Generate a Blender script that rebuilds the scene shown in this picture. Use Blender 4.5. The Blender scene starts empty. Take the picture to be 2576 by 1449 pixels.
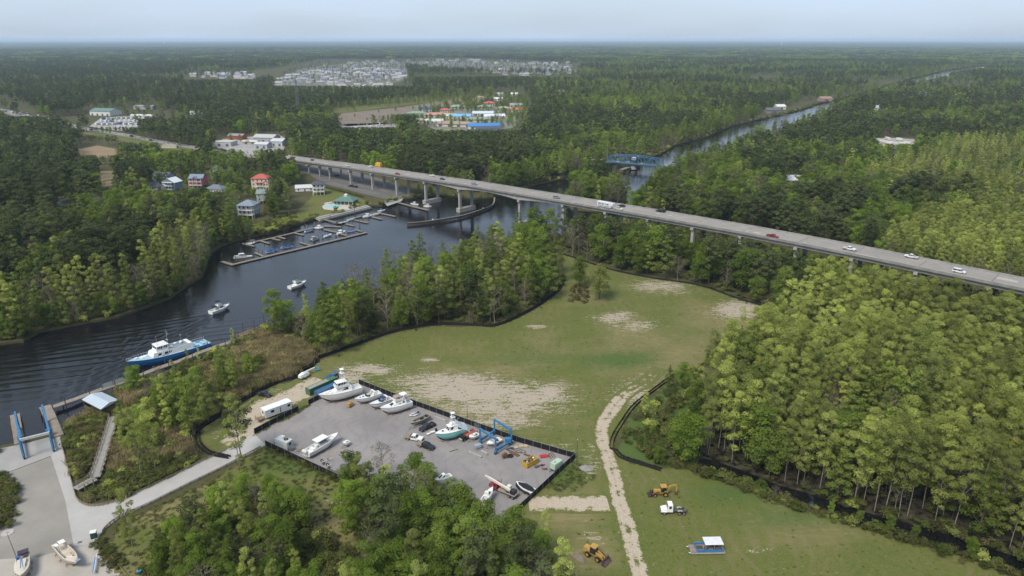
import bpy, bmesh, math, random
import numpy as np
from mathutils import Vector, Matrix, Euler
from mathutils.geometry import delaunay_2d_cdt
random.seed(7); RNG = np.random.default_rng(7)
PI = math.pi; R = math.radians
S = bpy.context.scene; COL = S.collection

# ------------------------------------------------------------------ camera, sky, sun, exposure
F, CX, CY, HCAM = 1786.0, 1288.0, 724.5, 120.0
PITCH = math.atan((CY - 98.0) / F); SP, CP = math.sin(PITCH), math.cos(PITCH)
cam_d = bpy.data.cameras.new('camera'); cam = bpy.data.objects.new('camera', cam_d); COL.objects.link(cam)
cam.location = (0, 0, HCAM); cam.rotation_euler = (PI / 2 - PITCH, 0, 0)
cam_d.sensor_width = 36; cam_d.lens = 36 * F / 2576; cam_d.clip_start = 1; cam_d.clip_end = 90000
S.camera = cam
SUN_EL, SUN_AZ = R(52), R(215)          # azimuth from +Y, clockwise: behind the camera, to its left
W = bpy.data.worlds.new('World'); S.world = W; W.use_nodes = True
wt = W.node_tree; wt.nodes.clear()
def wn(t, **k):
    n = wt.nodes.new(t)
    for a, b in k.items(): setattr(n, a, b)
    return n
sky = wn('ShaderNodeTexSky', sky_type='NISHITA', sun_disc=False, sun_elevation=SUN_EL, sun_rotation=SUN_AZ, altitude=100, air_density=1.0, dust_density=2.0, ozone_density=1.5)
# thin high overcast: an even pale veil with a little mottling mixed over the clear sky
tc = wn('ShaderNodeTexCoord'); mp = wn('ShaderNodeMapping'); mp.inputs['Scale'].default_value = (1.0, 1.0, 6.0)
nz = wn('ShaderNodeTexNoise'); nz.inputs['Scale'].default_value = 2.0; nz.inputs['Detail'].default_value = 5
rmp = wn('ShaderNodeMapRange'); rmp.inputs['From Min'].default_value = .3; rmp.inputs['From Max'].default_value = .72
rmp.inputs['To Min'].default_value = .56; rmp.inputs['To Max'].default_value = .95
mixn = wn('ShaderNodeMix', data_type='RGBA'); mixn.inputs['B'].default_value = (4.6, 5.65, 7.1, 1)
bg = wn('ShaderNodeBackground'); bg.inputs['Strength'].default_value = .05
wo = wn('ShaderNodeOutputWorld')
L = wt.links.new
L(tc.outputs['Generated'], mp.inputs['Vector']); L(mp.outputs[0], nz.inputs['Vector']); L(nz.outputs['Fac'], rmp.inputs['Value'])
L(rmp.outputs[0], mixn.inputs['Factor']); L(sky.outputs[0], mixn.inputs['A']); L(mixn.outputs['Result'], bg.inputs['Color']); L(bg.outputs[0], wo.inputs[0])
sun_d = bpy.data.lights.new('sun', 'SUN'); sun = bpy.data.objects.new('sun', sun_d); COL.objects.link(sun)
sun_d.energy = 1.5; sun_d.angle = R(22); sun_d.color = (1, .93, .82)
sun.rotation_euler = (PI / 2 - SUN_EL, 0, PI - SUN_AZ)
sun.location = (0, 0, 300)
vs = S.view_settings; vs.view_transform = 'Standard'; vs.look = 'None'; vs.gamma = 1; vs.exposure = 1.52; vs.use_curve_mapping = False
cy = S.cycles; cy.max_bounces = 5; cy.diffuse_bounces = 3; cy.glossy_bounces = 2; cy.transmission_bounces = 3; cy.transparent_max_bounces = 4; cy.volume_bounces = 0
cy.caustics_reflective = False; cy.caustics_refractive = False; cy.use_denoising = True

# ------------------------------------------------------------------ pixel <-> ground helpers (photo measured at 2576 x 1449)
def G(px, py, z=0.0):
    a, b = (px - CX) / F, (py - CY) / F
    t = (HCAM - z) / (SP + b * CP)
    return Vector((a * t, (CP - b * SP) * t, z))
def PX(x, y, z=0.0):
    dz = HCAM - z; dep = y * CP + dz * SP
    return CX + F * x / dep, CY + F * (dz * CP - y * SP) / dep
def heading(p, q):
    a, b = G(*p), G(*q); return math.atan2(b.y - a.y, b.x - a.x)
def in_poly(px, py, poly):
    px = np.asarray(px, float); py = np.asarray(py, float); ins = np.zeros(px.shape, bool); n = len(poly)
    for i in range(n):
        x1, y1 = poly[i]; x2, y2 = poly[(i + 1) % n]
        if y1 == y2: continue
        c = ((y1 > py) != (y2 > py)) & (px < (x2 - x1) * (py - y1) / (y2 - y1) + x1)
        ins ^= c
    return ins
def seg_dist(X, Y, pts):
    d = np.full(np.shape(X), 1e9)
    for (x1, y1), (x2, y2) in zip(pts[:-1], pts[1:]):
        vx, vy = x2 - x1, y2 - y1; l2 = vx * vx + vy * vy + 1e-9
        t = np.clip(((X - x1) * vx + (Y - y1) * vy) / l2, 0, 1)
        d = np.minimum(d, np.hypot(X - x1 - t * vx, Y - y1 - t * vy))
    return d
def ground_pts(pts, z=0): return [(G(x, y, z).x, G(x, y, z).y) for x, y in pts]
def smooth(pts, n=6):
    out = []
    P = [pts[0]] + list(pts) + [pts[-1]]
    for i in range(1, len(P) - 2):
        p0, p1, p2, p3 = [np.array(P[j], float) for j in (i - 1, i, i + 1, i + 2)]
        for k in range(n):
            t = k / n
            out.append(tuple(.5 * (2 * p1 + (p2 - p0) * t + (2 * p0 - 5 * p1 + 4 * p2 - p3) * t * t + (3 * p1 - p0 - 3 * p2 + p3) * t ** 3)))
    out.append(tuple(pts[-1])); return out

# ------------------------------------------------------------------ materials
def nodes(m):
    m.use_nodes = True; nt = m.node_tree; nt.nodes.clear(); return nt
class NT:
    def __init__(s, m):
        s.nt = nodes(m); s.out = s.n('ShaderNodeOutputMaterial')
    def n(s, t, **k):
        n = s.nt.nodes.new(t)
        for a, b in k.items(): setattr(n, a, b)
        return n
    def l(s, a, b): s.nt.links.new(a, b)
    def pos(s, scale=(1, 1, 1)):
        g = s.n('ShaderNodeNewGeometry'); m = s.n('ShaderNodeMapping'); m.inputs['Scale'].default_value = scale
        s.l(g.outputs['Position'], m.inputs['Vector']); return m.outputs[0]
    def noise(s, scale, detail=4, rough=.55, vec=None, w=None):
        n = s.n('ShaderNodeTexNoise'); n.inputs['Scale'].default_value = scale; n.inputs['Detail'].default_value = detail; n.inputs['Roughness'].default_value = rough
        s.l(vec if vec is not None else s.pos(), n.inputs['Vector']); return n.outputs['Fac']
    def rng(s, v, a, b, c=0, d=1):
        n = s.n('ShaderNodeMapRange'); s.l(v, n.inputs['Value'])
        for k, x in zip(('From Min', 'From Max', 'To Min', 'To Max'), (a, b, c, d)): n.inputs[k].default_value = x
        return n.outputs[0]
    def mix(s, f, a, b, bt='MIX'):
        n = s.n('ShaderNodeMix', data_type='RGBA', blend_type=bt)
        for sock, v in (('Factor', f), ('A', a), ('B', b)):
            if isinstance(v, (int, float)): n.inputs[sock].default_value = v
            elif isinstance(v, tuple): n.inputs[sock].default_value = (*v, 1) if len(v) == 3 else v
            else: s.l(v, n.inputs[sock])
        return n.outputs['Result']
    def math(s, op, a, b=0.0):
        n = s.n('ShaderNodeMath', operation=op)
        for i, v in enumerate((a, b)):
            if isinstance(v, (int, float)): n.inputs[i].default_value = v
            else: s.l(v, n.inputs[i])
        return n.outputs[0]
    def attr(s, name):
        n = s.n('ShaderNodeAttribute'); n.attribute_name = name; return n.outputs['Fac']
    def bsdf(s, col, rough=.8, spec=.3, metal=0, bump=None, bstr=.3, bdist=.05):
        b = s.n('ShaderNodeBsdfPrincipled')
        if isinstance(col, tuple): b.inputs['Base Color'].default_value = (*col, 1)
        else: s.l(col, b.inputs['Base Color'])
        if isinstance(rough, (int, float)): b.inputs['Roughness'].default_value = rough
        else: s.l(rough, b.inputs['Roughness'])
        b.inputs['Specular IOR Level'].default_value = spec; b.inputs['Metallic'].default_value = metal
        if bump is not None:
            u = s.n('ShaderNodeBump'); u.inputs['Strength'].default_value = bstr; u.inputs['Distance'].default_value = bdist
            s.l(bump, u.inputs['Height']); s.l(u.outputs[0], b.inputs['Normal'])
        s.l(b.outputs[0], s.out.inputs['Surface']); return b
MATS = {}
def mat(col, rough=.6, spec=.4, metal=0, var=.16, scale=1.3, dirt=0.0, name=None):
    """plain painted / built surface: base colour with weathering noise"""
    key = (tuple(round(c, 3) for c in col), rough, metal, var, scale, dirt)
    if key in MATS: return MATS[key]
    m = bpy.data.materials.new(name or 'paint'); t = NT(m)
    o = t.n('ShaderNodeTexCoord').outputs['Object']
    v = t.rng(t.noise(scale, 5, .6, o), .25, .75, 1 - var, 1 + var)
    c = t.mix(1.0, tuple(col), v, 'MULTIPLY')
    if dirt:
        d = t.rng(t.noise(scale * .6, 6, .7, o), .5, .75, 0, dirt); c = t.mix(d, c, (.10, .085, .065))
    t.bsdf(c, rough, spec, metal); MATS[key] = m; return m

# ------------------------------------------------------------------ mesh builder
class MB:
    def __init__(s): s.v = []; s.f = []
    def add(s, vs, fs):
        o = len(s.v); s.v += [tuple(v) for v in vs]; s.f += [tuple(i + o for i in f) for f in fs]; return s
    def box(s, c, d, rz=0, taper=1.0, ry=0):
        hx, hy, hz = d[0] / 2, d[1] / 2, d[2] / 2; vs = []
        M = Matrix.Rotation(rz, 3, 'Z') @ Matrix.Rotation(ry, 3, 'Y')
        for z in (-1, 1):
            k = taper if z > 0 else 1
            for x, y in ((-1, -1), (1, -1), (1, 1), (-1, 1)): vs.append(Vector(c) + M @ Vector((x * hx * k, y * hy * k, z * hz)))
        return s.add(vs, [(3, 2, 1, 0), (4, 5, 6, 7), (0, 1, 5, 4), (1, 2, 6, 5), (2, 3, 7, 6), (3, 0, 4, 7)])
    def b(s, x0, x1, y0, y1, z0, z1): return s.box(((x0 + x1) / 2, (y0 + y1) / 2, (z0 + z1) / 2), (x1 - x0, y1 - y0, z1 - z0))
    def bar(s, p, q, w, h=None):
        """rectangular bar from p to q"""
        p, q = Vector(p), Vector(q); d = q - p; l = d.length
        if l < 1e-6: return s
        h = h or w; u = d / l; a = Vector((0, 0, 1)) if abs(u.z) < .95 else Vector((1, 0, 0))
        x = u.cross(a).normalized() * w / 2; y = x.cross(u).normalized() * h / 2
        vs = [p + x * i + y * j for i, j in ((-1, -1), (1, -1), (1, 1), (-1, 1))] + [q + x * i + y * j for i, j in ((-1, -1), (1, -1), (1, 1), (-1, 1))]
        return s.add(vs, [(0, 1, 2, 3), (7, 6, 5, 4), (0, 4, 5, 1), (1, 5, 6, 2), (2, 6, 7, 3), (3, 7, 4, 0)])
    def cyl(s, p, q, r, r2=None, n=8, cap=True):
        p, q = Vector(p), Vector(q); r2 = r if r2 is None else r2; u = (q - p).normalized()
        a = Vector((0, 0, 1)) if abs(u.z) < .95 else Vector((1, 0, 0)); x = u.cross(a).normalized(); y = x.cross(u).normalized()
        vs = [p + (x * math.cos(2 * PI * i / n) + y * math.sin(2 * PI * i / n)) * r for i in range(n)]
        vs += [q + (x * math.cos(2 * PI * i / n) + y * math.sin(2 * PI * i / n)) * r2 for i in range(n)]
        fs = [((i + 1) % n, i, i + n, (i + 1) % n + n) for i in range(n)]
        if cap: fs += [tuple(range(n)), tuple(range(2 * n - 1, n - 1, -1))]
        return s.add(vs, fs)
    def ball(s, c, r, n=8, sx=1, sy=1, sz=1):
        vs = []; m = max(4, n // 2 + 1)
        for j in range(m + 1):
            t = PI * j / m
            for i in range(n):
                a = 2 * PI * i / n
                vs.append((c[0] + r * sx * math.sin(t) * math.cos(a), c[1] + r * sy * math.sin(t) * math.sin(a), c[2] + r * sz * math.cos(t)))
        return s.add(vs, [(j * n + i, (j + 1) * n + i, (j + 1) * n + (i + 1) % n, j * n + (i + 1) % n) for j in range(m) for i in range(n)])
    def prism(s, poly, z0, z1):
        """poly: counter-clockwise xy outline, extruded in z"""
        n = len(poly); z = (lambda q, i: q[i] if isinstance(q, (list, tuple)) else q)
        vs = [(x, y, z(z0, i)) for i, (x, y) in enumerate(poly)] + [(x, y, z(z1, i)) for i, (x, y) in enumerate(poly)]
        return s.add(vs, [tuple(range(n - 1, -1, -1)), tuple(range(n, 2 * n))] + [(i, (i + 1) % n, (i + 1) % n + n, i + n) for i in range(n)])
    def side(s, poly, y0, y1, t0=1.0):
        """poly: xz outline extruded across y from y0 to y1"""
        n = len(poly); vs = [(x, y0, z) for x, z in poly] + [(x, y1, z) for x, z in poly]
        return s.add(vs, [tuple(range(n)), tuple(range(2 * n - 1, n - 1, -1))] + [((i + 1) % n, i, i + n, (i + 1) % n + n) for i in range(n)])
    def loft(s, rings, close=True, caps=True):
        n = len(rings[0]); o = []
        for r in rings: o += list(r)
        fs = []
        for j in range(len(rings) - 1):
            for i in range(n if close else n - 1):
                k = (i + 1) % n; fs.append((j * n + i, j * n + k, (j + 1) * n + k, (j + 1) * n + i))
        if caps: fs += [tuple(range(n - 1, -1, -1)), tuple(range((len(rings) - 1) * n, len(rings) * n))]
        return s.add(o, fs)
    def gable(s, x0, x1, y0, y1, z, h, along='x', over=.4, th=.18):
        """pitched roof with thickness, ridge along x or y"""
        if along == 'x':
            ym = (y0 + y1) / 2; pr = [(y0 - over, z - over * h / ((y1 - y0) / 2)), (ym, z + h), (y1 + over, z - over * h / ((y1 - y0) / 2))]
            pr = pr + [(a, b - th) for a, b in pr[::-1]]
            n = 6; vs = [(x0 - over, a, b) for a, b in pr] + [(x1 + over, a, b) for a, b in pr]
        else:
            xm = (x0 + x1) / 2; pr = [(x0 - over, z - over * h / ((x1 - x0) / 2)), (xm, z + h), (x1 + over, z - over * h / ((x1 - x0) / 2))]
            pr = pr + [(a, b - th) for a, b in pr[::-1]]
            n = 6; vs = [(a, y0 - over, b) for a, b in pr] + [(a, y1 + over, b) for a, b in pr]
        return s.add(vs, [(0, 1, 4, 5), (1, 2, 3, 4), (11, 10, 7, 6), (10, 9, 8, 7)] + [((i + 1) % n, i, i + n, (i + 1) % n + n) for i in range(n)])
    def gable_end(s, x0, x1, y0, y1, z, h, along='x'):
        if along == 'x':
            ym = (y0 + y1) / 2; return s.add([(x0, y0, z), (x0, y1, z), (x0, ym, z + h), (x1, y0, z), (x1, y1, z), (x1, ym, z + h)], [(0, 2, 1), (3, 4, 5), (0, 3, 5, 2), (1, 2, 5, 4), (0, 1, 4, 3)])
        xm = (x0 + x1) / 2; return s.add([(x0, y0, z), (x1, y0, z), (xm, y0, z + h), (x0, y1, z), (x1, y1, z), (xm, y1, z + h)], [(0, 1, 2), (3, 5, 4), (0, 2, 5, 3), (1, 4, 5, 2), (0, 3, 4, 1)])
    def hip(s, x0, x1, y0, y1, z, h, over=.6, ridge=None, th=.15):
        x0 -= over; x1 += over; y0 -= over; y1 += over
        w, d = x1 - x0, y1 - y0; k = min(w, d) / 2 if ridge is None else ridge
        if w >= d: a, c = (x0 + k, (y0 + y1) / 2), (x1 - k, (y0 + y1) / 2)
        else: a, c = ((x0 + x1) / 2, y0 + k), ((x0 + x1) / 2, y1 - k)
        vs = [(x0, y0, z), (x1, y0, z), (x1, y1, z), (x0, y1, z), (*a, z + h), (*c, z + h)] + [(x0, y0, z - th), (x1, y0, z - th), (x1, y1, z - th), (x0, y1, z - th)]
        fs = ([(0, 1, 5, 4), (1, 2, 5), (2, 3, 4, 5), (3, 0, 4)] if w >= d else [(0, 1, 4), (1, 2, 5, 4), (2, 3, 5), (3, 0, 4, 5)])
        return s.add(vs, fs + [(9, 8, 7, 6), (0, 6, 7, 1), (1, 7, 8, 2), (2, 8, 9, 3), (3, 9, 6, 0)])
    def mesh(s, name, m, smooth=False):
        me = bpy.data.meshes.new(name); me.from_pydata(s.v, [], s.f); me.materials.append(m)
        if smooth: me.shade_smooth()
        me.update(); return me
    def build(s, name, m, parent=None, smooth=False, label=None):
        o = bpy.data.objects.new(name, s.mesh(name, m, smooth)); COL.objects.link(o)
        if parent is not None: o.parent = parent
        if label: o['label'] = label
        return o
def part(name, mesh, parent, loc=(0, 0, 0), rz=0, label=None, scale=None):
    o = bpy.data.objects.new(name, mesh); COL.objects.link(o); o.parent = parent; o.location = loc; o.rotation_euler = (0, 0, rz)
    if label: o['label'] = label
    if scale: o.scale = scale
    return o
def tag(o, label, cat, group=None):
    o['label'] = label; o['category'] = cat
    if group: o['group'] = group
    return o
def thing(name, label, cat, loc=(0, 0, 0), rz=0, group=None, scale=1):
    o = bpy.data.objects.new(name, None); COL.objects.link(o); o.empty_display_size = .5
    o.location = loc; o.rotation_euler = (0, 0, rz); o.scale = (scale,) * 3
    return tag(o, label, cat, group)
def struct(o, kind='structure', label=None):
    o['kind'] = kind
    if label: o['label'] = label
    return o
def copy_thing(src, loc, rz, label, group=None, scale=None):
    c = src.copy(); COL.objects.link(c); c.location = loc; c.rotation_euler = (0, 0, rz); c['label'] = label
    if group: c['group'] = group
    if scale: c.scale = (scale,) * 3
    for ch in src.children:
        d = ch.copy(); COL.objects.link(d); d.parent = c
        for g in ch.children:
            e = g.copy(); COL.objects.link(e); e.parent = d
    return c
# ------------------------------------------------------------------ ground, river, roads
WATER_Z = -1.2
RIVER = [(-500, 935), (0, 868), (60, 862), (100, 838), (200, 818), (300, 800), (370, 775), (430, 752), (470, 722), (508, 700), (520, 672), (528, 640),
         (560, 619), (627, 599), (677, 589), (722, 577), (752, 567), (777, 558), (794, 553), (827, 548), (856, 542), (891, 530), (921, 521), (963, 519), (1006, 506),
         (1056, 498), (1123, 493), (1193, 503), (1244, 498), (1290, 485), (1345, 467), (1390, 457), (1428, 450), (1470, 435), (1512, 420), (1560, 408), (1658, 391), (1702, 365), (1781, 345),
         (1840, 318), (1913, 301), (1957, 292), (2015, 277), (2059, 262), (2114, 250), (2175, 233), (2250, 210), (2300, 196), (2380, 177), (2480, 163),
         (2520, 168), (2400, 192), (2310, 208), (2247, 221), (2149, 259), (2096, 285), (2045, 310), (1986, 334), (1898, 357), (1752, 414), (1690, 458), (1645, 480), (1625, 505),
         (1620, 530), (1560, 560), (1440, 592), (1350, 604), (1280, 618), (1150, 665), (1050, 705), (950, 738), (850, 778), (760, 803), (690, 826), (640, 852),
         (600, 868), (520, 905), (430, 936), (350, 962), (300, 985), (250, 1020), (195, 1052), (163, 1085), (150, 1094), (125, 1101), (60, 1119), (0, 1130), (-500, 1240)]
ISLAND = [(1405, 505), (1440, 478), (1530, 462), (1575, 485), (1580, 512), (1520, 535), (1440, 530)]
def ccw(p): return p if sum((b[0] - a[0]) * (b[1] + a[1]) for a, b in zip(p, p[1:] + p[:1])) < 0 else p[::-1]
riv_w = ccw(ground_pts(RIVER, WATER_Z)); isl_w = ccw(ground_pts(ISLAND, WATER_Z))

def ground_mat():
    m = bpy.data.materials.new('woodland_floor'); t = NT(m)
    a = t.noise(.035, 6, .6); b = t.noise(.5, 6, .65); c = t.noise(3.0, 3, .6)
    col = t.mix(t.rng(a, .35, .65), (.050, .052, .020), (.085, .070, .035))
    col = t.mix(t.rng(b, .42, .7), col, (.045, .062, .018)); col = t.mix(t.rng(c, .45, .75, 0, .6), col, (.11, .09, .055))
    t.bsdf(col, .95, .1, bump=b, bstr=.8, bdist=.5); return m
GROUND_M = ground_mat()
def cdt_sheet(name, outer, holes, z, m, skirt=0.0):
    vs = [Vector(p) for p in outer]; faces = [list(range(len(outer)))]
    for h in holes:
        faces.append(list(range(len(vs), len(vs) + len(h)))); vs += [Vector(p) for p in h]
    ov, oe, of, _, _, orig = delaunay_2d_cdt(vs, [], faces, 1, 1e-4)
    keep = [f for f, o in zip(of, orig) if 0 in o and not any(i in o for i in range(1, len(faces)))]
    mb = MB(); mb.add([(v.x, v.y, z) for v in ov], [tuple(f) for f in keep])
    for h in holes:
        n = len(h)
        for i in range(n):
            (x1, y1), (x2, y2) = h[i], h[(i + 1) % n]
            if skirt: mb.add([(x1, y1, z), (x2, y2, z), (x2, y2, z - skirt), (x1, y1, z - skirt)], [(0, 1, 2, 3)])
    me = mb.mesh(name, m); o = bpy.data.objects.new(name, me); COL.objects.link(o); return o
FAR = 42000
struct(cdt_sheet('ground', [(-FAR, -1500), (FAR, -1500), (FAR, FAR), (-FAR, FAR)], [riv_w], 0.0, GROUND_M, skirt=3.0))
ib = MB(); ib.prism(isl_w, -3, -.4)
struct(ib.build('island_ground', GROUND_M))

# --- river: fine displaced sheet near the boats, plain beyond
def water_mat():
    m = bpy.data.materials.new('tannin_water'); t = NT(m)
    v = t.pos((.45, 1.0, 1.0)); w1 = t.noise(.55, 4, .6, v); w2 = t.noise(2.2, 3, .6, v)
    big = t.rng(t.noise(.018, 3, .5), .38, .62, .25, 1.0)
    h = t.math('MULTIPLY', t.math('ADD', t.math('MULTIPLY', w1, 1.0), t.math('MULTIPLY', w2, .35)), big)
    b = t.bsdf((.006, .006, .007), .06, .5, bump=h, bstr=.55, bdist=.16); b.inputs['IOR'].default_value = 1.33
    return m
WATER_M = water_mat()
wb_boats = [((558, 790), (535, 775), 62), ]
def wake_height(X, Y):
    z = np.zeros_like(X)
    # diverging wake behind the cruiser that heads up the canal, drawn out as two trains of crests
    s = G(540, 790, WATER_Z); e = G(330, 905, WATER_Z)
    for (px, py, tx, ty, lam, amp, ln, wd) in ((540, 792, 415, 862, 3.4, .17, 60, 11), (540, 790, 300, 838, 4.5, .10, 85, 16)):
        p = G(px, py, WATER_Z); q = G(tx, ty, WATER_Z); d = np.array([q.x - p.x, q.y - p.y]); d /= np.linalg.norm(d)
        u = (X - p.x) * d[0] + (Y - p.y) * d[1]; v = -(X - p.x) * d[1] + (Y - p.y) * d[0]
        env = np.exp(-(v / (3 + wd * np.clip(u, 0, 200) / 90)) ** 2) * np.clip(u / 6, 0, 1) * np.clip((ln * 1.6 - u) / 50, 0, 1)
        z += amp * env * np.sin(2 * PI * (v + .12 * u) / lam)
    p = G(160, 905, WATER_Z); dx = X - p.x; dy = Y - p.y
    a = .35; u = dx * math.cos(a) + dy * math.sin(a); v = -dx * math.sin(a) + dy * math.cos(a)
    env = np.exp(-(u / 75) ** 2 - (v / 34) ** 2)
    z += .085 * env * np.sin(2 * PI * v / 5.2 + .9 * np.sin(u / 17)) + .04 * env * np.sin(2 * PI * v / 3.1 + 1.4 * np.sin(u / 11 + 1))
    p = G(440, 925, WATER_Z); q = G(250, 870, WATER_Z); d = np.array([q.x - p.x, q.y - p.y]); d /= np.linalg.norm(d)
    u = (X - p.x) * d[0] + (Y - p.y) * d[1]; v = -(X - p.x) * d[1] + (Y - p.y) * d[0]
    z += .07 * np.exp(-((u - 25) / 30) ** 2 - ((v + 5) / 16) ** 2) * np.sin(2 * PI * (u * .8 + v * .5) / 3.6)
    return z
x0, x1, y0, y1, st = -330, 10, 195, 420, .62
xs = np.arange(x0, x1 + .01, st); ys = np.arange(y0, y1 + .01, st)
Xg, Yg = np.meshgrid(xs, ys); Zg = WATER_Z + wake_height(Xg, Yg)
inside = in_poly(Xg, Yg, riv_w)
for dx, dy in ((4, 0), (-4, 0), (0, 4), (0, -4)): inside |= in_poly(Xg + dx, Yg + dy, riv_w)
nx, ny = len(xs), len(ys)
idx = np.arange(nx * ny).reshape(ny, nx)
cell = inside[:-1, :-1] & inside[1:, :-1] & inside[:-1, 1:] & inside[1:, 1:]
q = np.stack([idx[:-1, :-1], idx[:-1, 1:], idx[1:, 1:], idx[1:, :-1]], -1)[cell]
used = np.unique(q); rm = np.full(nx * ny, -1); rm[used] = np.arange(len(used))
co = np.stack([Xg.ravel(), Yg.ravel(), Zg.ravel()], -1)[used]
me = bpy.data.meshes.new('river'); me.from_pydata(co.tolist(), [], rm[q].tolist()); me.materials.append(WATER_M); me.shade_smooth()
# the rest of the canal joins the same sheet, a hair lower under the fine patch
bm = bmesh.new(); bm.from_mesh(me)
ov, oe, of, _, _, orig = delaunay_2d_cdt([Vector(p) for p in riv_w] + [Vector(p) for p in ((x0 + 3, y0 + 3), (x1 - 3, y0 + 3), (x1 - 3, y1 - 3), (x0 + 3, y1 - 3))], [], [list(range(len(riv_w))), list(range(len(riv_w), len(riv_w) + 4))], 1, 1e-4)
bv = [bm.verts.new((v.x, v.y, WATER_Z - .012)) for v in ov]
for f, o in zip(of, orig):
    if 0 in o and 1 not in o:
        try: bm.faces.new([bv[i] for i in f]).smooth = True
        except ValueError: pass
bm.to_mesh(me); bm.free()
river = bpy.data.objects.new('river', me); COL.objects.link(river); struct(river)
# river bed far below so that the sheet is never open underneath
bed = MB(); bed.add([(x, y, -3.0) for x, y in ((-4000, -200), (6000, -200), (6000, 9000), (-4000, 9000))], [(0, 1, 2, 3)])
struct(bed.build('river_bed', mat((.03, .025, .02), .9, name='mud')))

# --- the mown field
FIELD = [(520, 1150), (490, 1105), (500, 1085), (560, 1045), (640, 995), (700, 965), (745, 952), (790, 920), (800, 905), (900, 868), (980, 840), (1050, 825), (1110, 818), (1200, 820), (1240, 822),
         (1280, 810), (1340, 780), (1385, 750), (1412, 725), (1418, 705), (1398, 688), (1350, 670), (1360, 630), (1393, 632), (1440, 646), (1490, 663), (1560, 683), (1650, 700), (1740, 713), (1790, 726), (1850, 750), (1945, 778),
         (1960, 800), (1880, 860), (1800, 915), (1740, 940), (1700, 950), (1650, 985), (1600, 1025), (1575, 1060), (1550, 1100), (1545, 1130), (1562, 1152), (1600, 1165), (1665, 1172), (1750, 1183),
         (1850, 1217), (1930, 1252), (2000, 1274), (2100, 1303), (2200, 1334), (2300, 1362), (2400, 1390), (2500, 1424), (2600, 1460), (2650, 1560), (1380, 1560), (1200, 1400), (1150, 1330), (850, 1210), (690, 1135)]
SAND = [(1190, 985, 190, 34, 1.0), (1130, 960, 170, 26, .8), (1330, 1000, 120, 22, .9), (1250, 1025, 200, 30, .75), (1380, 985, 45, 22, .9), (930, 930, 70, 16, .85), (880, 950, 50, 20, .8), (1080, 905, 26, 5, .9), (1545, 800, 60, 14, .75),
        (1600, 820, 70, 18, .6), (1350, 822, 30, 6, .8), (1660, 720, 90, 18, .7), (1700, 735, 60, 10, .5), (1860, 780, 70, 26, .95), (1570, 790, 30, 8, .7), (1590, 990, 50, 30, .8), (1640, 950, 30, 18, .7),
        (1420, 1130, 26, 16, .5), (1480, 1175, 40, 30, .45), (1490, 1350, 24, 14, .6), (1900, 1384, 40, 7, .6), (1250, 1060, 130, 24, .7), (1010, 1000, 60, 25, .6), (1400, 970, 60, 10, .6), (640, 1030, 80, 30, .5), (720, 990, 60, 20, .4), (560, 1100, 40, 25, .35),(1490, 1130, 30, 14, .5)]
DRY = [(1460, 745, 60, 30, .8), (1650, 880, 180, 90, .7), (1800, 800, 150, 50, .6), (1450, 1290, 90, 60, .9), (1480, 1380, 90, 70, .8), (1250, 930, 260, 50, .5), (2050, 1330, 240, 70, .45), (1200, 1050, 250, 45, .8), (760, 1160, 90, 60, .4), (560, 1110, 80, 40, .6), (1500, 870, 300, 70, .35), (800, 940, 80, 30, .6)]
LUSH = [(1560, 905, 120, 26, 1.0), (1420, 1190, 70, 50, .9), (1330, 905, 160, 22, .6), (2000, 1300, 200, 40, .7), (1440, 660, 60, 30, .3), (1850, 1240, 150, 40, .8), (900, 1140, 60, 20, .3), (1300, 1080, 60, 10, .6)]
def blobs(px, py, L_):
    a = np.zeros_like(px)
    for cx, cy_, rx, ry, w in L_: a = np.maximum(a, w * np.exp(-(((px - cx) / rx) ** 2 + ((py - cy_) / ry) ** 2) * .9))
    return a
def grass_nodes(t):
    """short mown grass: greens, straw and bare sandy soil"""
    n1 = t.noise(.05, 5, .6); n2 = t.noise(.42, 6, .65); n3 = t.noise(2.6, 4, .7); st = t.noise(.55, 4, .65, t.pos((.35, 1.6, 1)))
    col = t.mix(t.rng(n1, .35, .65), (.080, .112, .018), (.116, .130, .030))
    col = t.mix(t.rng(n2, .4, .68, 0, .8), col, (.125, .120, .036)); col = t.mix(t.rng(n3, .42, .62, 0, .75), col, (.058, .074, .020)); n4 = t.noise(.9, 5, .75); col = t.mix(t.rng(n4, .48, .66, 0, .5), col, (.150, .125, .060)); wv = t.n('ShaderNodeTexWave'); wv.inputs['Scale'].default_value = .16; wv.inputs['Distortion'].default_value = 9; wv.inputs['Detail'].default_value = 3; wv.inputs['Detail Scale'].default_value = .6; t.l(t.pos((.5, 1, 1)), wv.inputs['Vector']); col = t.mix(t.math('MULTIPLY', t.rng(wv.outputs['Fac'], .55, .95, 0, .5), t.rng(n1, .4, .6)), col, (.14, .12, .058))
    dry = t.math('ADD', t.attr('dry'), t.rng(n1, .3, .7, -.25, .25)); col = t.mix(t.math('MULTIPLY', t.rng(dry, .2, .8), t.rng(st, .35, .6, .35, .9)), col, (.185, .155, .075))
    lush = t.math('ADD', t.attr('lush'), t.rng(n2, .3, .7, -.25, .25)); col = t.mix(t.rng(lush, .25, .9, 0, .8), col, (.052, .092, .022))
    sd = t.math('ADD', t.attr('sand'), t.math('ADD', t.rng(st, .3, .7, -.42, .42), t.math('ADD', t.rng(n3, .3, .7, -.28, .28), t.rng(n4, .3, .7, -.3, .3))))
    sc = t.mix(t.rng(n3, .3, .7), (.25, .20, .145), (.37, .325, .265))
    return t.mix(t.rng(sd, .50, .62), col, sc), t.math('ADD', n2, t.math('MULTIPLY', n3, .6))
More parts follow.
